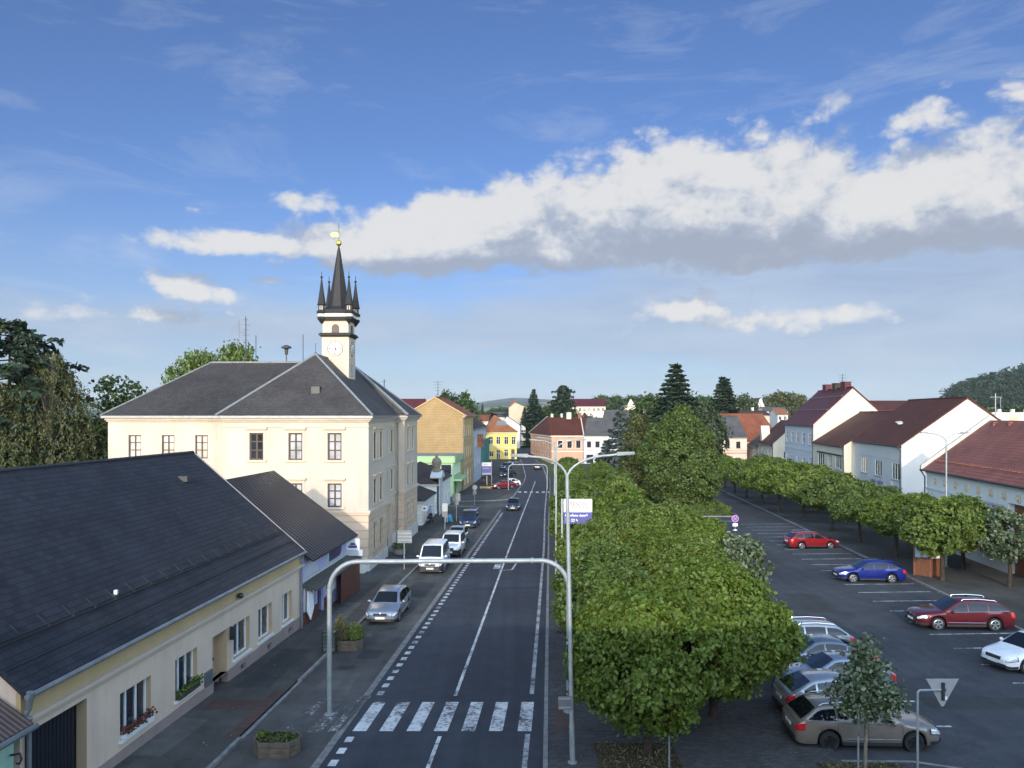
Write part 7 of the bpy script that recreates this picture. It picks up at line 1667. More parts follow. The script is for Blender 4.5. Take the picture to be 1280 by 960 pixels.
# leafy trees further back
BG = [blob_tree(101 + i, pile(20 + i, 4.2, 1.5, 9.5, 6, [(0, .6), (.3, 1), (.7, .85), (1, .3)]), 9000, .23, ('leaf_far', 'leaf_dark', 'leaf_olive')[i], 3.2, .25, jit=.4) for i in range(3)]
def bg(k, label, px, ptop, y, w=1.0, base=None, name='leafy_tree'):
    b = gz(y) if base is None else base; s = (bz(ptop, y) - b) / 9.9; return tree_from(BG[k], label, (bx(px, y), y, b), rt.uniform(0, 6), (s * w, s * w, s), None, name)
bg(1, 'dark leafy tree behind the ridge of the ochre house', 569, 485, 190, .75)
bg(1, 'dark bushy tree between spruce and cedar', 684, 505, 240, .8); bg(1, 'dark bushy tree under the cedar, right side', 716, 512, 226, .9)
bg(0, 'green bushy tree below the maroon roof among trees', 735, 516, 222, .9); bg(1, 'dark bushy tree at the foot of the cedar', 700, 513, 218, 1.0)
for k, (px, pt, y, w) in enumerate([(748, 494, 360, 1.2), (762, 492, 370, 1.3), (778, 493, 370, 1.2), (795, 492, 380, 1.1)]): bg(1, 'round dark tree on the rise left of the church, %s from the maroon roof' % ORD[k], px, pt, y, w)
bg(1, 'round dark tree between the tall conifer and the double tip spruce', 881, 492, 260, .9); bg(0, 'broad green tree right of the double tip spruce', 926, 492, 270, 1.0)
bg(1, 'low dark tree left of the tall conifer', 826, 487, 170, .9); bg(0, 'green tree on the flank of the tall conifer', 865, 492, 165, .9)
bg(2, 'pale airy tree above the modern white house', 974, 488, 380, 1.2); bg(2, 'pale airy tree at the left of the maroon roof', 988, 490, 390, 1.0)
for k, (px, pt, y, w) in enumerate([(1100, 503, 260, 1.3), (1125, 502, 270, 1.3), (1150, 499, 270, 1.4), (1172, 498, 270, 1.4), (1072, 505, 270, 1.3)]): bg(1, 'dark tree of the belt under the wooded hill, %s' % ('far left', 'left of middle', 'middle', 'right of middle', 'beside the maroon gable')[k], px, pt, y, w)
for k, (px, pt, y, w) in enumerate([(1238, 507, 200, 1.6), (1262, 506, 205, 1.7), (1285, 505, 200, 1.7)]): bg(0, 'bright green tree behind the white flat roofed hall, %s' % ('left one', 'middle one', 'right one')[k], px, pt, y, w)
for k, (px, pt, y, w) in enumerate([(616, 509, 400, 1.0), (628, 508, 420, 1.2), (645, 508, 430, 1.2), (672, 506, 430, 1.1), (586, 512, 330, .9), (600, 511, 340, .9)]): bg(0, 'distant tree in front of the far field, %s' % ('left of the grey hipped roof', 'above the grey hipped roof', 'behind the beige house', 'behind the dark spruce', 'above the red roof', 'between the slim conifers')[k], px, pt, y, w)
# left side trees
PINE = conifer(111, 15, 4.6, 5200, .30, 'needle', flat=True, droop=.1, z0=4.5)
con(PINE, 'dark flat tiered pine at the upper left edge', 12, 404, 62, 15, w=.95, base=-1.2, name='pine_tree')
rng = np.random.default_rng(121); P, Nn = [], []                      # weeping birch: hanging strands
m = MB(); m.tube([(0, 0, -.3), (.1, 0, 5), (.3, 0, 9), (.5, .1, 12)], [.22, .18, .10, .03], 8)
for i in range(900):
    a = rng.uniform(0, 6.283); t = rng.uniform(0, 1); z = 3.0 + 9.2 * t; w = pl([(0, 4.0), (.35, 3.8), (.7, 2.3), (1, .5)], t) * math.sqrt(rng.uniform(.1, 1)); L_ = rng.uniform(1.0, 3.4) * (1 - .5 * t); k = int(8 + L_ * 8)
    s = np.sort(rng.uniform(0, 1, k)); x = .3 + math.cos(a) * (w + .25 * s) + rng.normal(0, .07, k); y = math.sin(a) * (w + .25 * s) + rng.normal(0, .07, k); zz = z - s * L_ + rng.normal(0, .05, k)
    P.append(np.stack([x, y, zz], 1)); Nn.append(np.tile(np.array([[math.cos(a), math.sin(a), .2]]), (k, 1)))
    if i % 12 == 0: m.tube([(.2, 0, z * .8), (.3 + math.cos(a) * w * .7, math.sin(a) * w * .7, z + .1), (.3 + math.cos(a) * w, math.sin(a) * w, z - .4)], [.05, .03, .01], 5)
P, Nn = np.concatenate(P), np.concatenate(Nn)
BIRCH = (leaf_mesh('crown', P, Nn, np.full(len(P), .085), 'leaf_olive', rng, .4, .8, hang=.8), m.mesh('trunk', 'bark_pale', smooth=60))
tree_from(BIRCH, 'weeping birch with hanging olive foliage at the left', (bx(57, 62), 62, -1), .3, (1.42, 1.42, 1.37), None, 'birch_tree')
tree_from(BIRCH, 'second weeping birch left of the first, cut by the frame', (bx(-4, 60), 60, -1), 2.4, (1.45, 1.45, 1.18), None, 'birch_tree')
LT = [blob_tree(131 + i, [((rgx * 1.0, rgy, rgz), (q, q, q * .8)) for rgx, rgy, rgz, q in L0], 7500, .14, 'leaf_mid' if i else 'leaf_dark', 4.0, .2, 12, .28, cull=.4, shell=(.35, 1.05)) for i, L0 in enumerate([
    [(0, 0, 5, 1.9), (-1.6, .3, 6, 1.3), (1.5, 0, 6.4, 1.3), (.3, .2, 8.6, 1.4), (1.6, 0, 8.6, .9), (-1.9, 0, 7.6, .8), (-.4, 0, 7.2, 1.2), (1.1, 0, 9.8, .8), (-.2, 0, 10.0, .7), (0, 0, 3.4, 2.0), (1.4, 0, 4, 1.4), (-1.4, 0, 4, 1.4)],
    [(0, 0, 7, 2.2), (-2.4, .3, 6, 1.6), (2.2, 0, 7.4, 1.6), (.6, .2, 9.2, 1.5), (3.8, 0, 7.0, 1.3), (-3.8, 0, 4.8, 1.3), (-1.0, 0, 8.6, 1.1), (2.0, 0, 9.2, .9), (0, 0, 4.5, 2.2), (-2, 0, 4, 1.8), (3.2, 0, 5, 1.6)]])]
tree_from(LT[0], 'airy tree standing free left of the town hall', (bx(140, 66), 66, -1.5), .2, (1.35, 1.35, 1.45), None, 'leafy_tree')
tree_from(LT[1], 'tree crown showing above the left hip of the town hall', (bx(232, 78), 78, -1.5), .5, (1.1, 1.1, 1.82), None, 'leafy_tree')
tree_from(LT[1], 'low tree crown between the left hip and the antenna mast of the town hall', (bx(268, 82), 82, -1.5), 4.0, (1.2, 1.2, 1.86), None, 'leafy_tree')
tree_from(LT[1], 'tree crown showing behind the antenna mast of the town hall', (bx(300, 86), 86, -1.5), 2.2, (1.45, 1.45, 2.0), None, 'leafy_tree')
for k, (px, pt, y, w, kk) in enumerate([(104, 545, 66, .9, 0), (25, 528, 66, 1.3, 1), (75, 535, 68, .9, 0), (120, 548, 70, .7, 0), (-30, 500, 64, 1.3, 1), (98, 520, 95, 1.0, 0)]):
    bg(kk, 'leafy tree filling the gap left of the town hall, %s' % ('under the airy tree', 'under the pine', 'low and bright', 'against the town hall wall', 'at the frame edge', 'far and pale')[k], px, pt, y, w, -1.0)
# wooded hill on the right: one mass
hx0 = []
rng = np.random.default_rng(151); lob = []
hp = [(1150, 516), (1172, 512), (1177, 497), (1184, 486), (1200, 477), (1230, 468), (1262, 459), (1300, 452), (1400, 440), (1600, 440), (1750, 470)]
YH = 640
hm = MB(); ya = [470, 540, 600, 660, 760]; kk_ = [0, .55, .85, 1.0, .8]
pxs = list(range(1130, 1780, 25)); gr = []
for y, k in zip(ya, kk_): gr.append([(bx(px, y), y, 1.0 + k * max(0, (bz(pl(hp, px), YH) - 7.5 - 1.0) if px > 1165 else 0)) for px in pxs])
for a, b in zip(gr, gr[1:]):
    for i in range(len(pxs) - 1): hm.poly([a[i], a[i + 1], b[i + 1], b[i]])
tag(hm.build('hillside', 'wood_floor'), 'slope of the wooded hill at the right', 'hill', kind='structure')
for i in range(900):
    px = rng.uniform(1166, 1440); t = rng.uniform(0, 1) ** .8; y = 480 + 190 * t; k = pl([(470, 0), (540, .55), (600, .85), (660, 1)], y)
    z = 1 + k * max(0, bz(pl(hp, px), YH) - 8.5); q = rng.uniform(2.6, 4.2); lob.append(((bx(px, y) + rng.uniform(-2, 2), y, z + q * .9), (q, q, q * rng.uniform(1.0, 1.9))))
P, Nn = lobes_cloud(lob, 42000, rng, 10, .7, (.7, 1.05), cull=.3)
tag(obj_of('forest', leaf_mesh('forest', P, Nn, np.full(len(P), .8), 'needle', rng)), 'dark mixed forest covering the hill at the right', 'forest', kind='stuff')
# distant woods as one mass
lob = []
for i in range(260):
    y = rng.uniform(450, 1500); x = rng.uniform(-.75, .75) * y; q = rng.uniform(4, 7); lob.append(((x, y, gz(y) + q * .5), (q * 1.6, q * 1.6, q * .8)))
P, Nn = lobes_cloud(lob, 15000, rng, 10, 1.2, (.7, 1.05), cull=.3)
tag(obj_of('woods', leaf_mesh('woods', P, Nn, np.full(len(P), 1.7), 'leaf_far', rng)), 'scattered far woods before the hills', 'woods', kind='stuff')

# planters with plants
def plant(par, n, c, r, size, mat, name, seed, asp=.5, hang=0, up=.5):
    rng = np.random.default_rng(seed); d = rng.normal(0, 1, (n, 3)); d /= np.linalg.norm(d, axis=1)[:, None]; d[:, 2] = np.abs(d[:, 2])
    P = np.array(c) + d * np.array(r) * rng.uniform(.55, 1.05, n)[:, None]; obj_of(name, leaf_mesh(name, P, d + np.array([0, 0, up]), np.full(n, size), mat, rng, asp, .6, hang), par)
t = planter((-7.65, 25.1, gz(25) + .012), 'low weathered wooden planter nearest, by the faded stripes', 1.45, .95, .5, .03)
plant(t, 600, (-.1, 0, .43), (.62, .38, .17), .05, 'leaf_olive', 'plants', 1); plant(t, 200, (-.5, .1, .43), (.24, .24, .26), .05, 'leaf_lime2', 'plants', 2); plant(t, 110, (.35, 0, .42), (.25, .3, .25), .06, 'leaf_mid', 'plants', 3)
t = planter((-7.85, 36.9, gz(37) + .012), 'wooden planter with a round green shrub and tall pale grass', 1.3, .9, .48, .05)
plant(t, 1500, (.28, .1, .5), (.46, .40, .72), .045, 'leaf_lime2', 'shrub', 4); plant(t, 420, (-.38, 0, .45), (.34, .28, 1.15), .13, 'grassblade', 'tall_grass', 5, .10, -1)
t = lthing('litter_bin', 'small green mesh litter bin beside the portal post and planter', 'litter bin', (-8.55, 36.0, gz(36) + .115), 0, None)
m = MB()
for k in range(5): z = .25 + k * .17; m.box(-.3, .3, -.18, .18, z, z + .025)
for x in (-.3, .3):
    for y in (-.18, .18): m.box(x - .02, x + .02, y - .02, y + .02, 0, .98)
for k in range(9): x = -.26 + k * .065; m.box(x - .006, x + .006, -.185, -.17, .25, .95)
m.build('frame', 'p_green', t); m = MB(); m.box(-.25, .25, -.13, .13, .05, .8); m.build('liner', 'sign_back', t)
t = lthing('flower_tub', 'planted tub beside the town hall steps', 'planter', (-9.3, 63.5, gz(63.5) + .12), 0, None)
m = MB(); m.lathe([(.35, 0), (.5, .1), (.55, .5), (.48, .5), (.45, .42)], (0, 0, 0), 14); m.build('tub', 'kerb', t); plant(t, 400, (0, 0, .5), (.65, .55, .75), .07, 'leaf_mid', 'shrub', 6)
# weeds at the tree bed
rng = np.random.default_rng(7); n = 420; P = np.stack([rng.uniform(2.8, 5.2, n), rng.uniform(23.4, 25.6, n), np.zeros(n)], 1); P[:, 2] = [gz(y) + .12 + abs(rng.normal(0, .05)) for y in P[:, 1]]
P2 = np.stack([rng.uniform(9.6, 12.0, 500), rng.uniform(22.6, 24.0, 500), np.zeros(500)], 1); P2[:, 2] = [gz(y) + .12 + abs(rng.normal(0, .06)) for y in P2[:, 1]]
P = np.concatenate([P, P2]); tag(obj_of('weeds', leaf_mesh('weeds', P, np.tile([[0, 0, 1.0]], (len(P), 1)), np.full(len(P), .05), 'grassblade', rng, .3)), 'short weeds around the tree trunks', 'weeds', kind='stuff')

# ================================================================== people near the lodge
def person(label, loc, rz, top, legs, h=1.7, hair='cloth_dark', bend=0.0, arm=.15):
    t = lthing('person', label, 'person', loc, rz, None); s = h / 1.75
    vs = {'pel': (0, 0, .95, .135, .10), 'wai': (0, .0, 1.10, .125, .095), 'che': (bend * .5, 0, 1.32, .155, .11), 'nec': (bend * .8, 0, 1.50, .055, .055), 'hea': (bend, 0, 1.62, .085, .10), 'top': (bend, 0, 1.72, .07, .08)}
    order = list(vs); edges = [(0, 1), (1, 2), (2, 3), (3, 4), (4, 5)]; co = [(v[0], v[1], v[2]) for v in vs.values()]; ra = [(v[3], v[4]) for v in vs.values()]
    def add(par, p, r): co.append(p); ra.append((r, r)); edges.append((par, len(co) - 1)); return len(co) - 1
    for sg in (-1, 1):
        a = add(0, (0.0, sg * .095, .90), .085); k = add(a, (.04 * sg + .02, sg * .10, .50), .058); f = add(k, (.06 * sg, sg * .105, .10), .042); add(f, (.06 * sg + .14, sg * .11, .04), .035)
        sh = add(2, (bend * .55, sg * .19, 1.40), .058); e = add(sh, (bend * .5 + .02, sg * .25, 1.12), .042); w = add(e, (bend * .5 + .12 + arm, sg * .22, .92), .032); add(w, (bend * .5 + .18 + arm, sg * .20, .86), .034)
    me = bpy.data.meshes.new('body'); me.from_pydata([tuple(c * s for c in p) for p in co], edges, []); o = bpy.data.objects.new('tmp', me); COL.objects.link(o)
    md = o.modifiers.new('s', 'SKIN'); sv = me.skin_vertices[0].data
    for i, r in enumerate(ra): sv[i].radius = (r[0] * s, r[1] * s)
    sv[0].use_root = True; ms = o.modifiers.new('d', 'SUBSURF'); ms.levels = 1; ms.render_levels = 1
    bpy.context.view_layer.update(); dg = bpy.context.evaluated_depsgraph_get(); bm_ = bpy.data.meshes.new_from_object(o.evaluated_get(dg)); bpy.data.objects.remove(o)
    bm_.materials.clear()
    for k in ('skin', top, legs, 'cloth_dark'): bm_.materials.append(M[k])
    for p in bm_.polygons:
        z = p.center.z / s; y = abs(p.center.y / s); p.use_smooth = True
        p.material_index = 0 if (z > 1.47 or (y > .17 and z < .95 and z > .8)) else (1 if z > .98 else (2 if z > .10 else 3))
    obj_of('body', bm_, t)
    m = MB(); m.ell((bend * s - .015, 0, 1.68 * s), (.10 * s, .092 * s, .095 * s), 10, 6); m.build('hair', hair, t)
    m = MB(); hx = bend * s
    for sg in (-1, 1): m.ell((hx + .088 * s, sg * .035 * s, 1.645 * s), (.012, .014, .010), 6, 4)
    m.build('eyes', 'cloth_dark', t); m = MB(); m.ell((hx + .10 * s, 0, 1.615 * s), (.02, .014, .022), 6, 4); m.build('nose', 'skin', t)
    return t
person('person in a pale blue jacket and dark trousers pushing a pram', (bx(538.5, 86.5), 86.5, gz(86.5) + .12), RAD(-120), 'cloth_blue', 'cloth_dark', 1.7, bend=.08, arm=.2)
person('person in a pink top standing by the lodge door', (bx(534.2, 87.5), 87.5, gz(87.5) + .12), RAD(-60), 'cloth_pink', 'cloth_violet', 1.62)
person('person in a black top and white trousers behind the sign post', (bx(558, 84.5), 84.5, gz(84.5) + .12), RAD(-100), 'cloth_dark', 'cloth_white', 1.66)
t = lthing('pram', 'dark pram in front of the person in pale blue', 'pram', (bx(537, 84.9), 84.9, gz(84.9) + .12), RAD(-110), None)
m = MB(); m.ell((0, 0, .62), (.42, .26, .24)); m.ell((-.2, 0, .78), (.24, .27, .26)); m.build('carrycot', 'cloth_dark', t); m = MB()
for x in (-.32, .32):
    for y in (-.24, .24): m.lathe([(.08, y - .02), (.15, y - .02), (.15, y + .02), (.08, y + .02)], (x, 0, .15), 12, axis='y')
m.build('wheels', 'tyre', t); m = MB()
for y in (-.22, .22): m.tube([(.3, y, .15), (-.3, y, .62), (-.62, y, .98)], .015, 6); m.tube([(-.3, y, .15), (.3, y, .55)], .015, 6)
m.tube([(-.62, -.22, .98), (-.62, .22, .98)], .018, 6); m.build('frame', 'metal_dark', t)
m = MB(); m.lathe([(.22, 0), (.30, .1), (.30, .5), (.22, .72), (.1, .8), (.12, .86)], (bx(562, 86), 86, gz(86) + .12), 10); m.prism([(bx(562, 86) + .2, 85.8, gz(86) + .12), (bx(562, 86) + .45, 85.8, gz(86) + .12), (bx(562, 86) + .2, 85.8, gz(86) + .6)], (0, .4, 0))
tag(m.build('bag', 'bag', smooth=50), 'bright blue bag on the pavement beside the person in black', 'bag')
# shrub bed with posts by the far red car
t = lthing('planter', 'low yellow edged planter with two pale posts beside the red hatchback', 'planter', (bx(611, 137), 135.0, gz(135) + .03), 0, None)
m = MB(); m.box(-1.5, 1.7, -.5, .5, 0, .32); m.build('box', 'ochre_trim', t); plant(t, 260, (.2, 0, .3), (1.4, .45, .35), .1, 'leaf_mid', 'plants', 9); m = MB(); m.box(-.35, -.2, -.1, .05, .3, 2.2); m.build('post', 'palegable', t)
# bins and small things on forecourt
t = lthing('bench', 'brown wooden bench on the cobbled forecourt', 'bench', (bx(606, 146), 146, gz(146) + .03), .1, None)
m = MB(); m.box(-.9, .9, -.25, .25, .42, .48); m.build('seat', 'wood_brown', t); m = MB(); m.box(-.9, .9, .22, .28, .55, .95); m.build('backrest', 'wood_brown', t)
for x in (-.75, .75): m = MB(); m.box(x - .05, x + .05, -.22, .26, 0, .42); m.build('leg', 'metal_dark', t)
# the air: one even volume round camera and scene
m = MB(); m.box(-6500, 6500, -70, 5400, -30, 175)
mm = bpy.data.materials.new('air'); mm.use_nodes = True; a_ = mm.node_tree; a_.nodes.clear()
ao = N(a_, 'ShaderNodeOutputMaterial'); av = N(a_, 'ShaderNodeVolumePrincipled'); av.inputs['Color'].default_value = (.80, .88, 1.0, 1); av.inputs['Density'].default_value = .00007; av.inputs['Anisotropy'].default_value = .0
L(a_, av.outputs[0], ao.inputs['Volume']); M['air'] = mm
hz_ = m.build('haze', 'air'); tag(hz_, 'thin blue haze over the far hills', 'haze', kind='stuff')
# fallen leaves and scraps on the paving
rng = np.random.default_rng(17); n = 130; P = np.stack([rng.uniform(1.9, 10.3, n), rng.uniform(21.5, 30, n), np.zeros(n)], 1); P[:, 2] = [gz(y) + .125 for y in P[:, 1]]
P2 = np.stack([rng.uniform(-11.5, -8.2, 60), rng.uniform(24, 60, 60), np.zeros(60)], 1); P2[:, 2] = [gz(y) + .135 for y in P2[:, 1]]; P = np.concatenate([P, P2])
tag(obj_of('litter', leaf_mesh('litter', P, np.tile([[0, 0, 1.0]], (len(P), 1)), np.full(len(P), .045), 'grassblade', rng, .5, .15)), 'fallen leaves and scraps on the paving', 'litter', kind='stuff')
# ================================================================== sky, sun, camera
SUN_EL, SUN_AZ = RAD(15), RAD(188)      # azimuth clockwise from +Y (the view direction)
w = bpy.data.worlds.new('World'); sc.world = w; w.use_nodes = True
nt = w.node_tree; nt.nodes.clear()
out = N(nt, 'ShaderNodeOutputWorld'); bgd = N(nt, 'ShaderNodeBackground'); L(nt, bgd.outputs[0], out.inputs[0])
sky = N(nt, 'ShaderNodeTexSky', sky_type='NISHITA'); sky.sun_disc = False; sky.sun_elevation = SUN_EL; sky.sun_rotation = SUN_AZ
sky.air_density = 1.0; sky.dust_density = .6; sky.ozone_density = 2.2; sky.altitude = 450
BG_STRENGTH = .15
bgd.inputs['Strength'].default_value = BG_STRENGTH
tc_ = N(nt, 'ShaderNodeTexCoord'); sep = N(nt, 'ShaderNodeSeparateXYZ'); L(nt, tc_.outputs['Generated'], sep.inputs[0])
az = N(nt, 'ShaderNodeMath', operation='ARCTAN2'); L(nt, sep.outputs[0], az.inputs[0]); L(nt, sep.outputs[1], az.inputs[1])
el = N(nt, 'ShaderNodeMath', operation='ARCSINE'); L(nt, sep.outputs[2], el.inputs[0])
pv = N(nt, 'ShaderNodeCombineXYZ'); L(nt, az.outputs[0], pv.inputs[0]); L(nt, el.outputs[0], pv.inputs[1])
def AE(px, py):
    a = math.atan((px - 640) / F); return a, math.atan((519 - py) / math.hypot(F, px - 640))
# cloud field group: height of cloud above threshold at (azimuth, elevation)
grp = bpy.data.node_groups.new('cloud_field', 'ShaderNodeTree')
grp.interface.new_socket('P', in_out='INPUT', socket_type='NodeSocketVector'); grp.interface.new_socket('H', in_out='OUTPUT', socket_type='NodeSocketFloat')
gi, go = N(grp, 'NodeGroupInput'), N(grp, 'NodeGroupOutput')
def gm(op, a, b=None, c=None):
    n = N(grp, 'ShaderNodeMath', operation=op)
    for i, x in enumerate((a, b, c)):
        if x is None: continue
        if hasattr(x, 'links'): L(grp, x, n.inputs[i])
        else: n.inputs[i].default_value = x
    return n.outputs[0]
def ellipse(px, py, rx, ry, amp, tilt=0.0):
    a, e = AE(px, py); v = N(grp, 'ShaderNodeVectorMath', operation='SUBTRACT'); L(grp, gi.outputs[0], v.inputs[0]); v.inputs[1].default_value = (a, e, 0)
    r = N(grp, 'ShaderNodeVectorRotate', rotation_type='Z_AXIS'); L(grp, v.outputs[0], r.inputs['Vector']); r.inputs['Angle'].default_value = -tilt
    s = N(grp, 'ShaderNodeVectorMath', operation='MULTIPLY'); L(grp, r.outputs[0], s.inputs[0]); s.inputs[1].default_value = (F / rx, F / ry, 0)
    l = N(grp, 'ShaderNodeVectorMath', operation='LENGTH'); L(grp, s.outputs[0], l.inputs[0])
    return gm('MULTIPLY', gm('MAXIMUM', gm('SUBTRACT', 1.0, l.outputs['Value']), -.6), amp)
def union(lst, k=.2):
    acc = None
    for e in lst:
        q = ellipse(*e); acc = q if acc is None else gm('SMOOTH_MAX', acc, q, k)
    return acc
main = union([(860, 272, 440, 112, 1.6, RAD(3)), (560, 296, 350, 78, 1.5, RAD(9)), (1150, 262, 360, 115, 1.4, RAD(2)), (350, 306, 220, 32, .95, RAD(3)), (800, 228, 120, 52, 1.1, 0), (400, 258, 100, 27, .85, 0), (980, 320, 460, 70, 1.1, 0)])
sp2 = N(grp, 'ShaderNodeSeparateXYZ'); L(grp, gi.outputs[0], sp2.inputs[0])
base_cut = N(grp, 'ShaderNodeMapRange'); L(grp, sp2.outputs[1], base_cut.inputs[0]); eb = AE(640, 362)[1]; base_cut.inputs[1].default_value = eb + .040; base_cut.inputs[2].default_value = eb - .022; base_cut.inputs[3].default_value = 0; base_cut.inputs[4].default_value = 1.15
main = gm('SUBTRACT', main, base_cut.outputs[0])
rest = union([(860, 388, 130, 36, .85, 0), (1010, 396, 200, 24, .7, 0), (240, 360, 85, 24, .85, RAD(-12)), (160, 395, 240, 22, .55, RAD(2)), (340, 352, 80, 11, .6, 0), (1165, 155, 70, 38, .72, RAD(-15)), (1010, 150, 90, 30, .55, RAD(20)), (1285, 122, 60, 40, .7, 0), (300, 262, 35, 10, .5, 0), (245, 262, 24, 8, .5, 0)])
acc = gm('SMOOTH_MAX', main, rest, .12)
def gnoise(scale, detail, rough, sx=1.0, sy=1.0, dist=0.0, off=0.0):
    mp = N(grp, 'ShaderNodeMapping'); L(grp, gi.outputs[0], mp.inputs[0]); mp.inputs['Scale'].default_value = (sx, sy, 1); mp.inputs['Location'].default_value = (off, off * .7, off)
    n = noise(grp, mp.outputs[0], scale, detail, rough, dist); return n.outputs[0]
n1 = gnoise(7.0, 8, .58, .8, 1.6, .35, 3.1); mpv = N(grp, 'ShaderNodeMapping'); L(grp, gi.outputs[0], mpv.inputs[0]); mpv.inputs['Scale'].default_value = (1, 1.35, 1)
dn_ = noise(grp, mpv.outputs[0], 14, 3, .6); ds = N(grp, 'ShaderNodeVectorMath', operation='SCALE'); L(grp, dn_.outputs['Color'], ds.inputs[0]); ds.inputs['Scale'].default_value = .045
da = N(grp, 'ShaderNodeVectorMath', operation='ADD'); L(grp, mpv.outputs[0], da.inputs[0]); L(grp, ds.outputs[0], da.inputs[1])
vv = N(grp, 'ShaderNodeTexVoronoi', feature='F1', normalize=False); vv.inputs['Scale'].default_value = 20; vv.inputs['Detail'].default_value = 3; vv.inputs['Roughness'].default_value = .55; vv.inputs['Lacunarity'].default_value = 2.1
L(grp, da.outputs[0], vv.inputs['Vector']); n2 = gm('SUBTRACT', 1.0, vv.outputs['Distance'])
h = gm('ADD', acc, gm('MULTIPLY', gm('SUBTRACT', n1, .5), 1.55)); h = gm('ADD', h, gm('MULTIPLY', gm('SUBTRACT', n2, .30), .46))
L(grp, h, go.inputs[0])
def field(dx, dy):
    v = N(nt, 'ShaderNodeVectorMath', operation='ADD'); L(nt, pv.outputs[0], v.inputs[0]); v.inputs[1].default_value = (dx, dy, 0)
    g = N(nt, 'ShaderNodeGroup'); g.node_tree = grp; L(nt, v.outputs[0], g.inputs[0]); return g.outputs[0]
def wm(op, a, b=None, c=None):
    n = N(nt, 'ShaderNodeMath', operation=op)
    for i, x in enumerate((a, b, c)):
        if x is None: continue
        if hasattr(x, 'links'): L(nt, x, n.inputs[i])
        else: n.inputs[i].default_value = x
    return n.outputs[0]
H0, H2 = field(0, 0), field(-.006, .036)
mr = N(nt, 'ShaderNodeMapRange', interpolation_type='SMOOTHSTEP'); L(nt, H0, mr.inputs[0]); mr.inputs[1].default_value = .08; mr.inputs[2].default_value = .54
dens = mr.outputs[0]
lit = wm('MULTIPLY', wm('SUBTRACT', H0, H2), 1.4)
mr2 = N(nt, 'ShaderNodeMapRange', interpolation_type='SMOOTHSTEP'); L(nt, lit, mr2.inputs[0]); mr2.inputs[1].default_value = -.55; mr2.inputs[2].default_value = .75
ccol = ramp(nt, mr2.outputs[0], [(0, (1.62, 1.86, 2.35)), (.38, (1.95, 2.2, 2.7)), (.66, (2.6, 2.78, 3.1)), (1, (3.5, 3.5, 3.5))])
for e_ in ccol.color_ramp.elements: pass
# thin high streaks
mpw = N(nt, 'ShaderNodeMapping'); L(nt, pv.outputs[0], mpw.inputs[0]); mpw.inputs['Rotation'].default_value = (0, 0, RAD(-18)); mpw.inputs['Scale'].default_value = (2.2, 9, 1)
nw = noise(nt, mpw.outputs[0], 1.6, 8, .65, .8); wf = ramp(nt, nw.outputs[0], [(.52, (0, 0, 0)), (.82, (.42,) * 3)])
# pale haze towards the horizon
hz = N(nt, 'ShaderNodeMapRange', interpolation_type='SMOOTHSTEP'); L(nt, el.outputs[0], hz.inputs[0]); hz.inputs[1].default_value = .30; hz.inputs[2].default_value = -.02; hz.inputs[3].default_value = 0; hz.inputs[4].default_value = .62
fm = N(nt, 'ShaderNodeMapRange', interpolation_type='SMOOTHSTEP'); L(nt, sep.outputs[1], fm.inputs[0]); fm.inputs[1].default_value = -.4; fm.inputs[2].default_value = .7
tint = mix(nt, fm.outputs[0], (5.4, 4.7, 3.95), (.36, .44, .63))   # deeper blue opposite the sun; unseen sky behind the eye boosted as added fill
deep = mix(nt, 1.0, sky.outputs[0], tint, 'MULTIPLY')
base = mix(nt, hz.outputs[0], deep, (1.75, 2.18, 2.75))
base = mix(nt, wf.outputs[0], base, (2.9, 3.2, 3.7))
# soft grey-blue cloud deck low on the right and along the horizon
def deck(px, py, rx, ry, amp):
    a, e = AE(px, py); v = N(nt, 'ShaderNodeVectorMath', operation='SUBTRACT'); L(nt, pv.outputs[0], v.inputs[0]); v.inputs[1].default_value = (a, e, 0)
    s = N(nt, 'ShaderNodeVectorMath', operation='MULTIPLY'); L(nt, v.outputs[0], s.inputs[0]); s.inputs[1].default_value = (F / rx, F / ry, 0)
    l = N(nt, 'ShaderNodeVectorMath', operation='LENGTH'); L(nt, s.outputs[0], l.inputs[0]); return wm('MULTIPLY', wm('MAXIMUM', wm('SUBTRACT', 1.0, l.outputs['Value']), 0.0), amp)
mpd = N(nt, 'ShaderNodeMapping'); L(nt, pv.outputs[0], mpd.inputs[0]); mpd.inputs['Scale'].default_value = (1, 4.5, 1); nd = noise(nt, mpd.outputs[0], 5, 7, .6, .4)
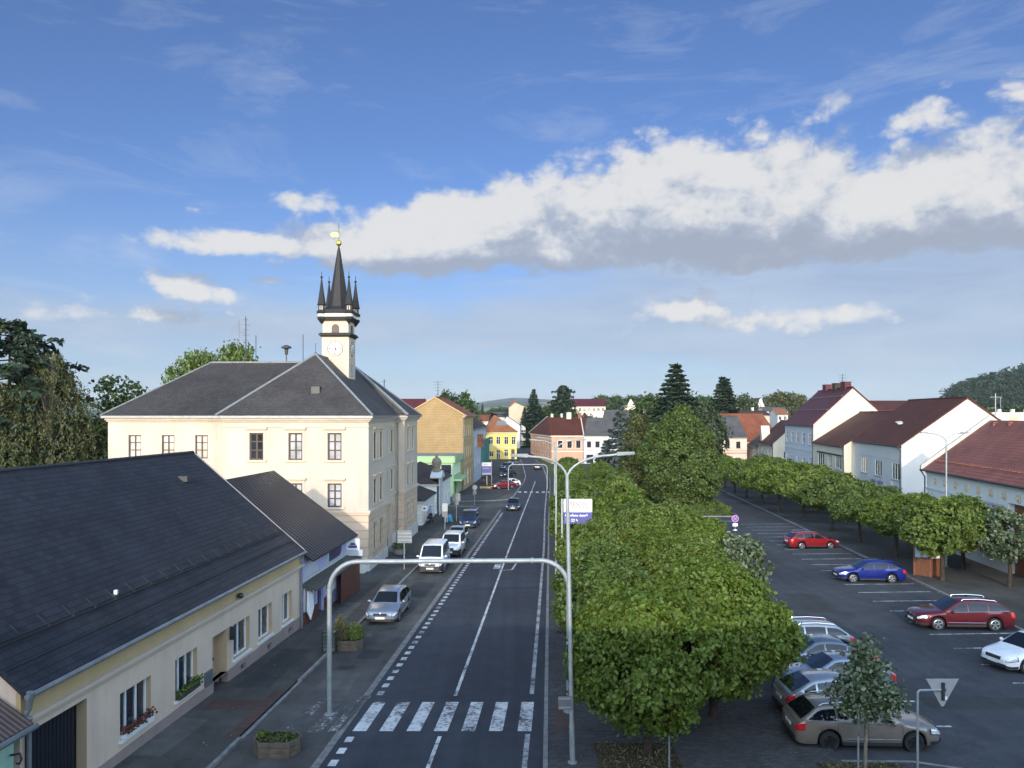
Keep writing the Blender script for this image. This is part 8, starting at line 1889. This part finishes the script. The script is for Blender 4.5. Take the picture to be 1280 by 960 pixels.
dk = wm('ADD', wm('ADD', deck(1130, 350, 560, 140, 2.0), deck(400, 412, 900, 52, 1.1)), wm('MULTIPLY', wm('SUBTRACT', nd.outputs[0], .5), 1.7))
dm = N(nt, 'ShaderNodeMapRange', interpolation_type='SMOOTHSTEP'); L(nt, dk, dm.inputs[0]); dm.inputs[1].default_value = .1; dm.inputs[2].default_value = 1.0; dm.inputs[4].default_value = .72
dc = ramp(nt, nd.outputs[0], [(.3, (1.68, 2.05, 2.7)), (.7, (2.4, 2.75, 3.25))])
base = mix(nt, wm('MULTIPLY', dm.outputs[0], 1.0), base, dc.outputs[0])
fin = mix(nt, wm('MULTIPLY', dens, .96), base, ccol.outputs[0])
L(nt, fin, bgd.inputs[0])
sun = bpy.data.lights.new('Sun', 'SUN'); sun.energy = 2.0; sun.angle = RAD(.55); sun.color = (1.0, .93, .82)
so_ = bpy.data.objects.new('Sun', sun); COL.objects.link(so_)
sd = V((math.sin(SUN_AZ) * math.cos(SUN_EL), math.cos(SUN_AZ) * math.cos(SUN_EL), math.sin(SUN_EL)))
so_.rotation_euler = (-sd).to_track_quat('-Z', 'Y').to_euler(); so_.location = (0, -40, 60)
cam = bpy.data.cameras.new('Camera'); co_ = bpy.data.objects.new('Camera', cam); COL.objects.link(co_)
co_.location = (0, 0, EYE); co_.rotation_euler = (RAD(90), 0, 0); cam.sensor_width = 36; cam.lens = 27.0; cam.shift_y = 39 / 1280; cam.clip_start = .1; cam.clip_end = 20000
sc.camera = co_
sc.view_settings.view_transform = 'Standard'; sc.view_settings.look = 'None'; sc.view_settings.exposure = 0.55; sc.view_settings.gamma = 1.0; sc.view_settings.use_curve_mapping = False
sc.cycles.use_denoising = True; sc.cycles.max_bounces = 4; sc.cycles.diffuse_bounces = 2; sc.cycles.glossy_bounces = 2; sc.cycles.transmission_bounces = 2; sc.cycles.transparent_max_bounces = 4; sc.cycles.volume_bounces = 0
sc.cycles.sample_clamp_indirect = 6
for o in list(bpy.data.objects):
    if '_o' in o: del o['_o']
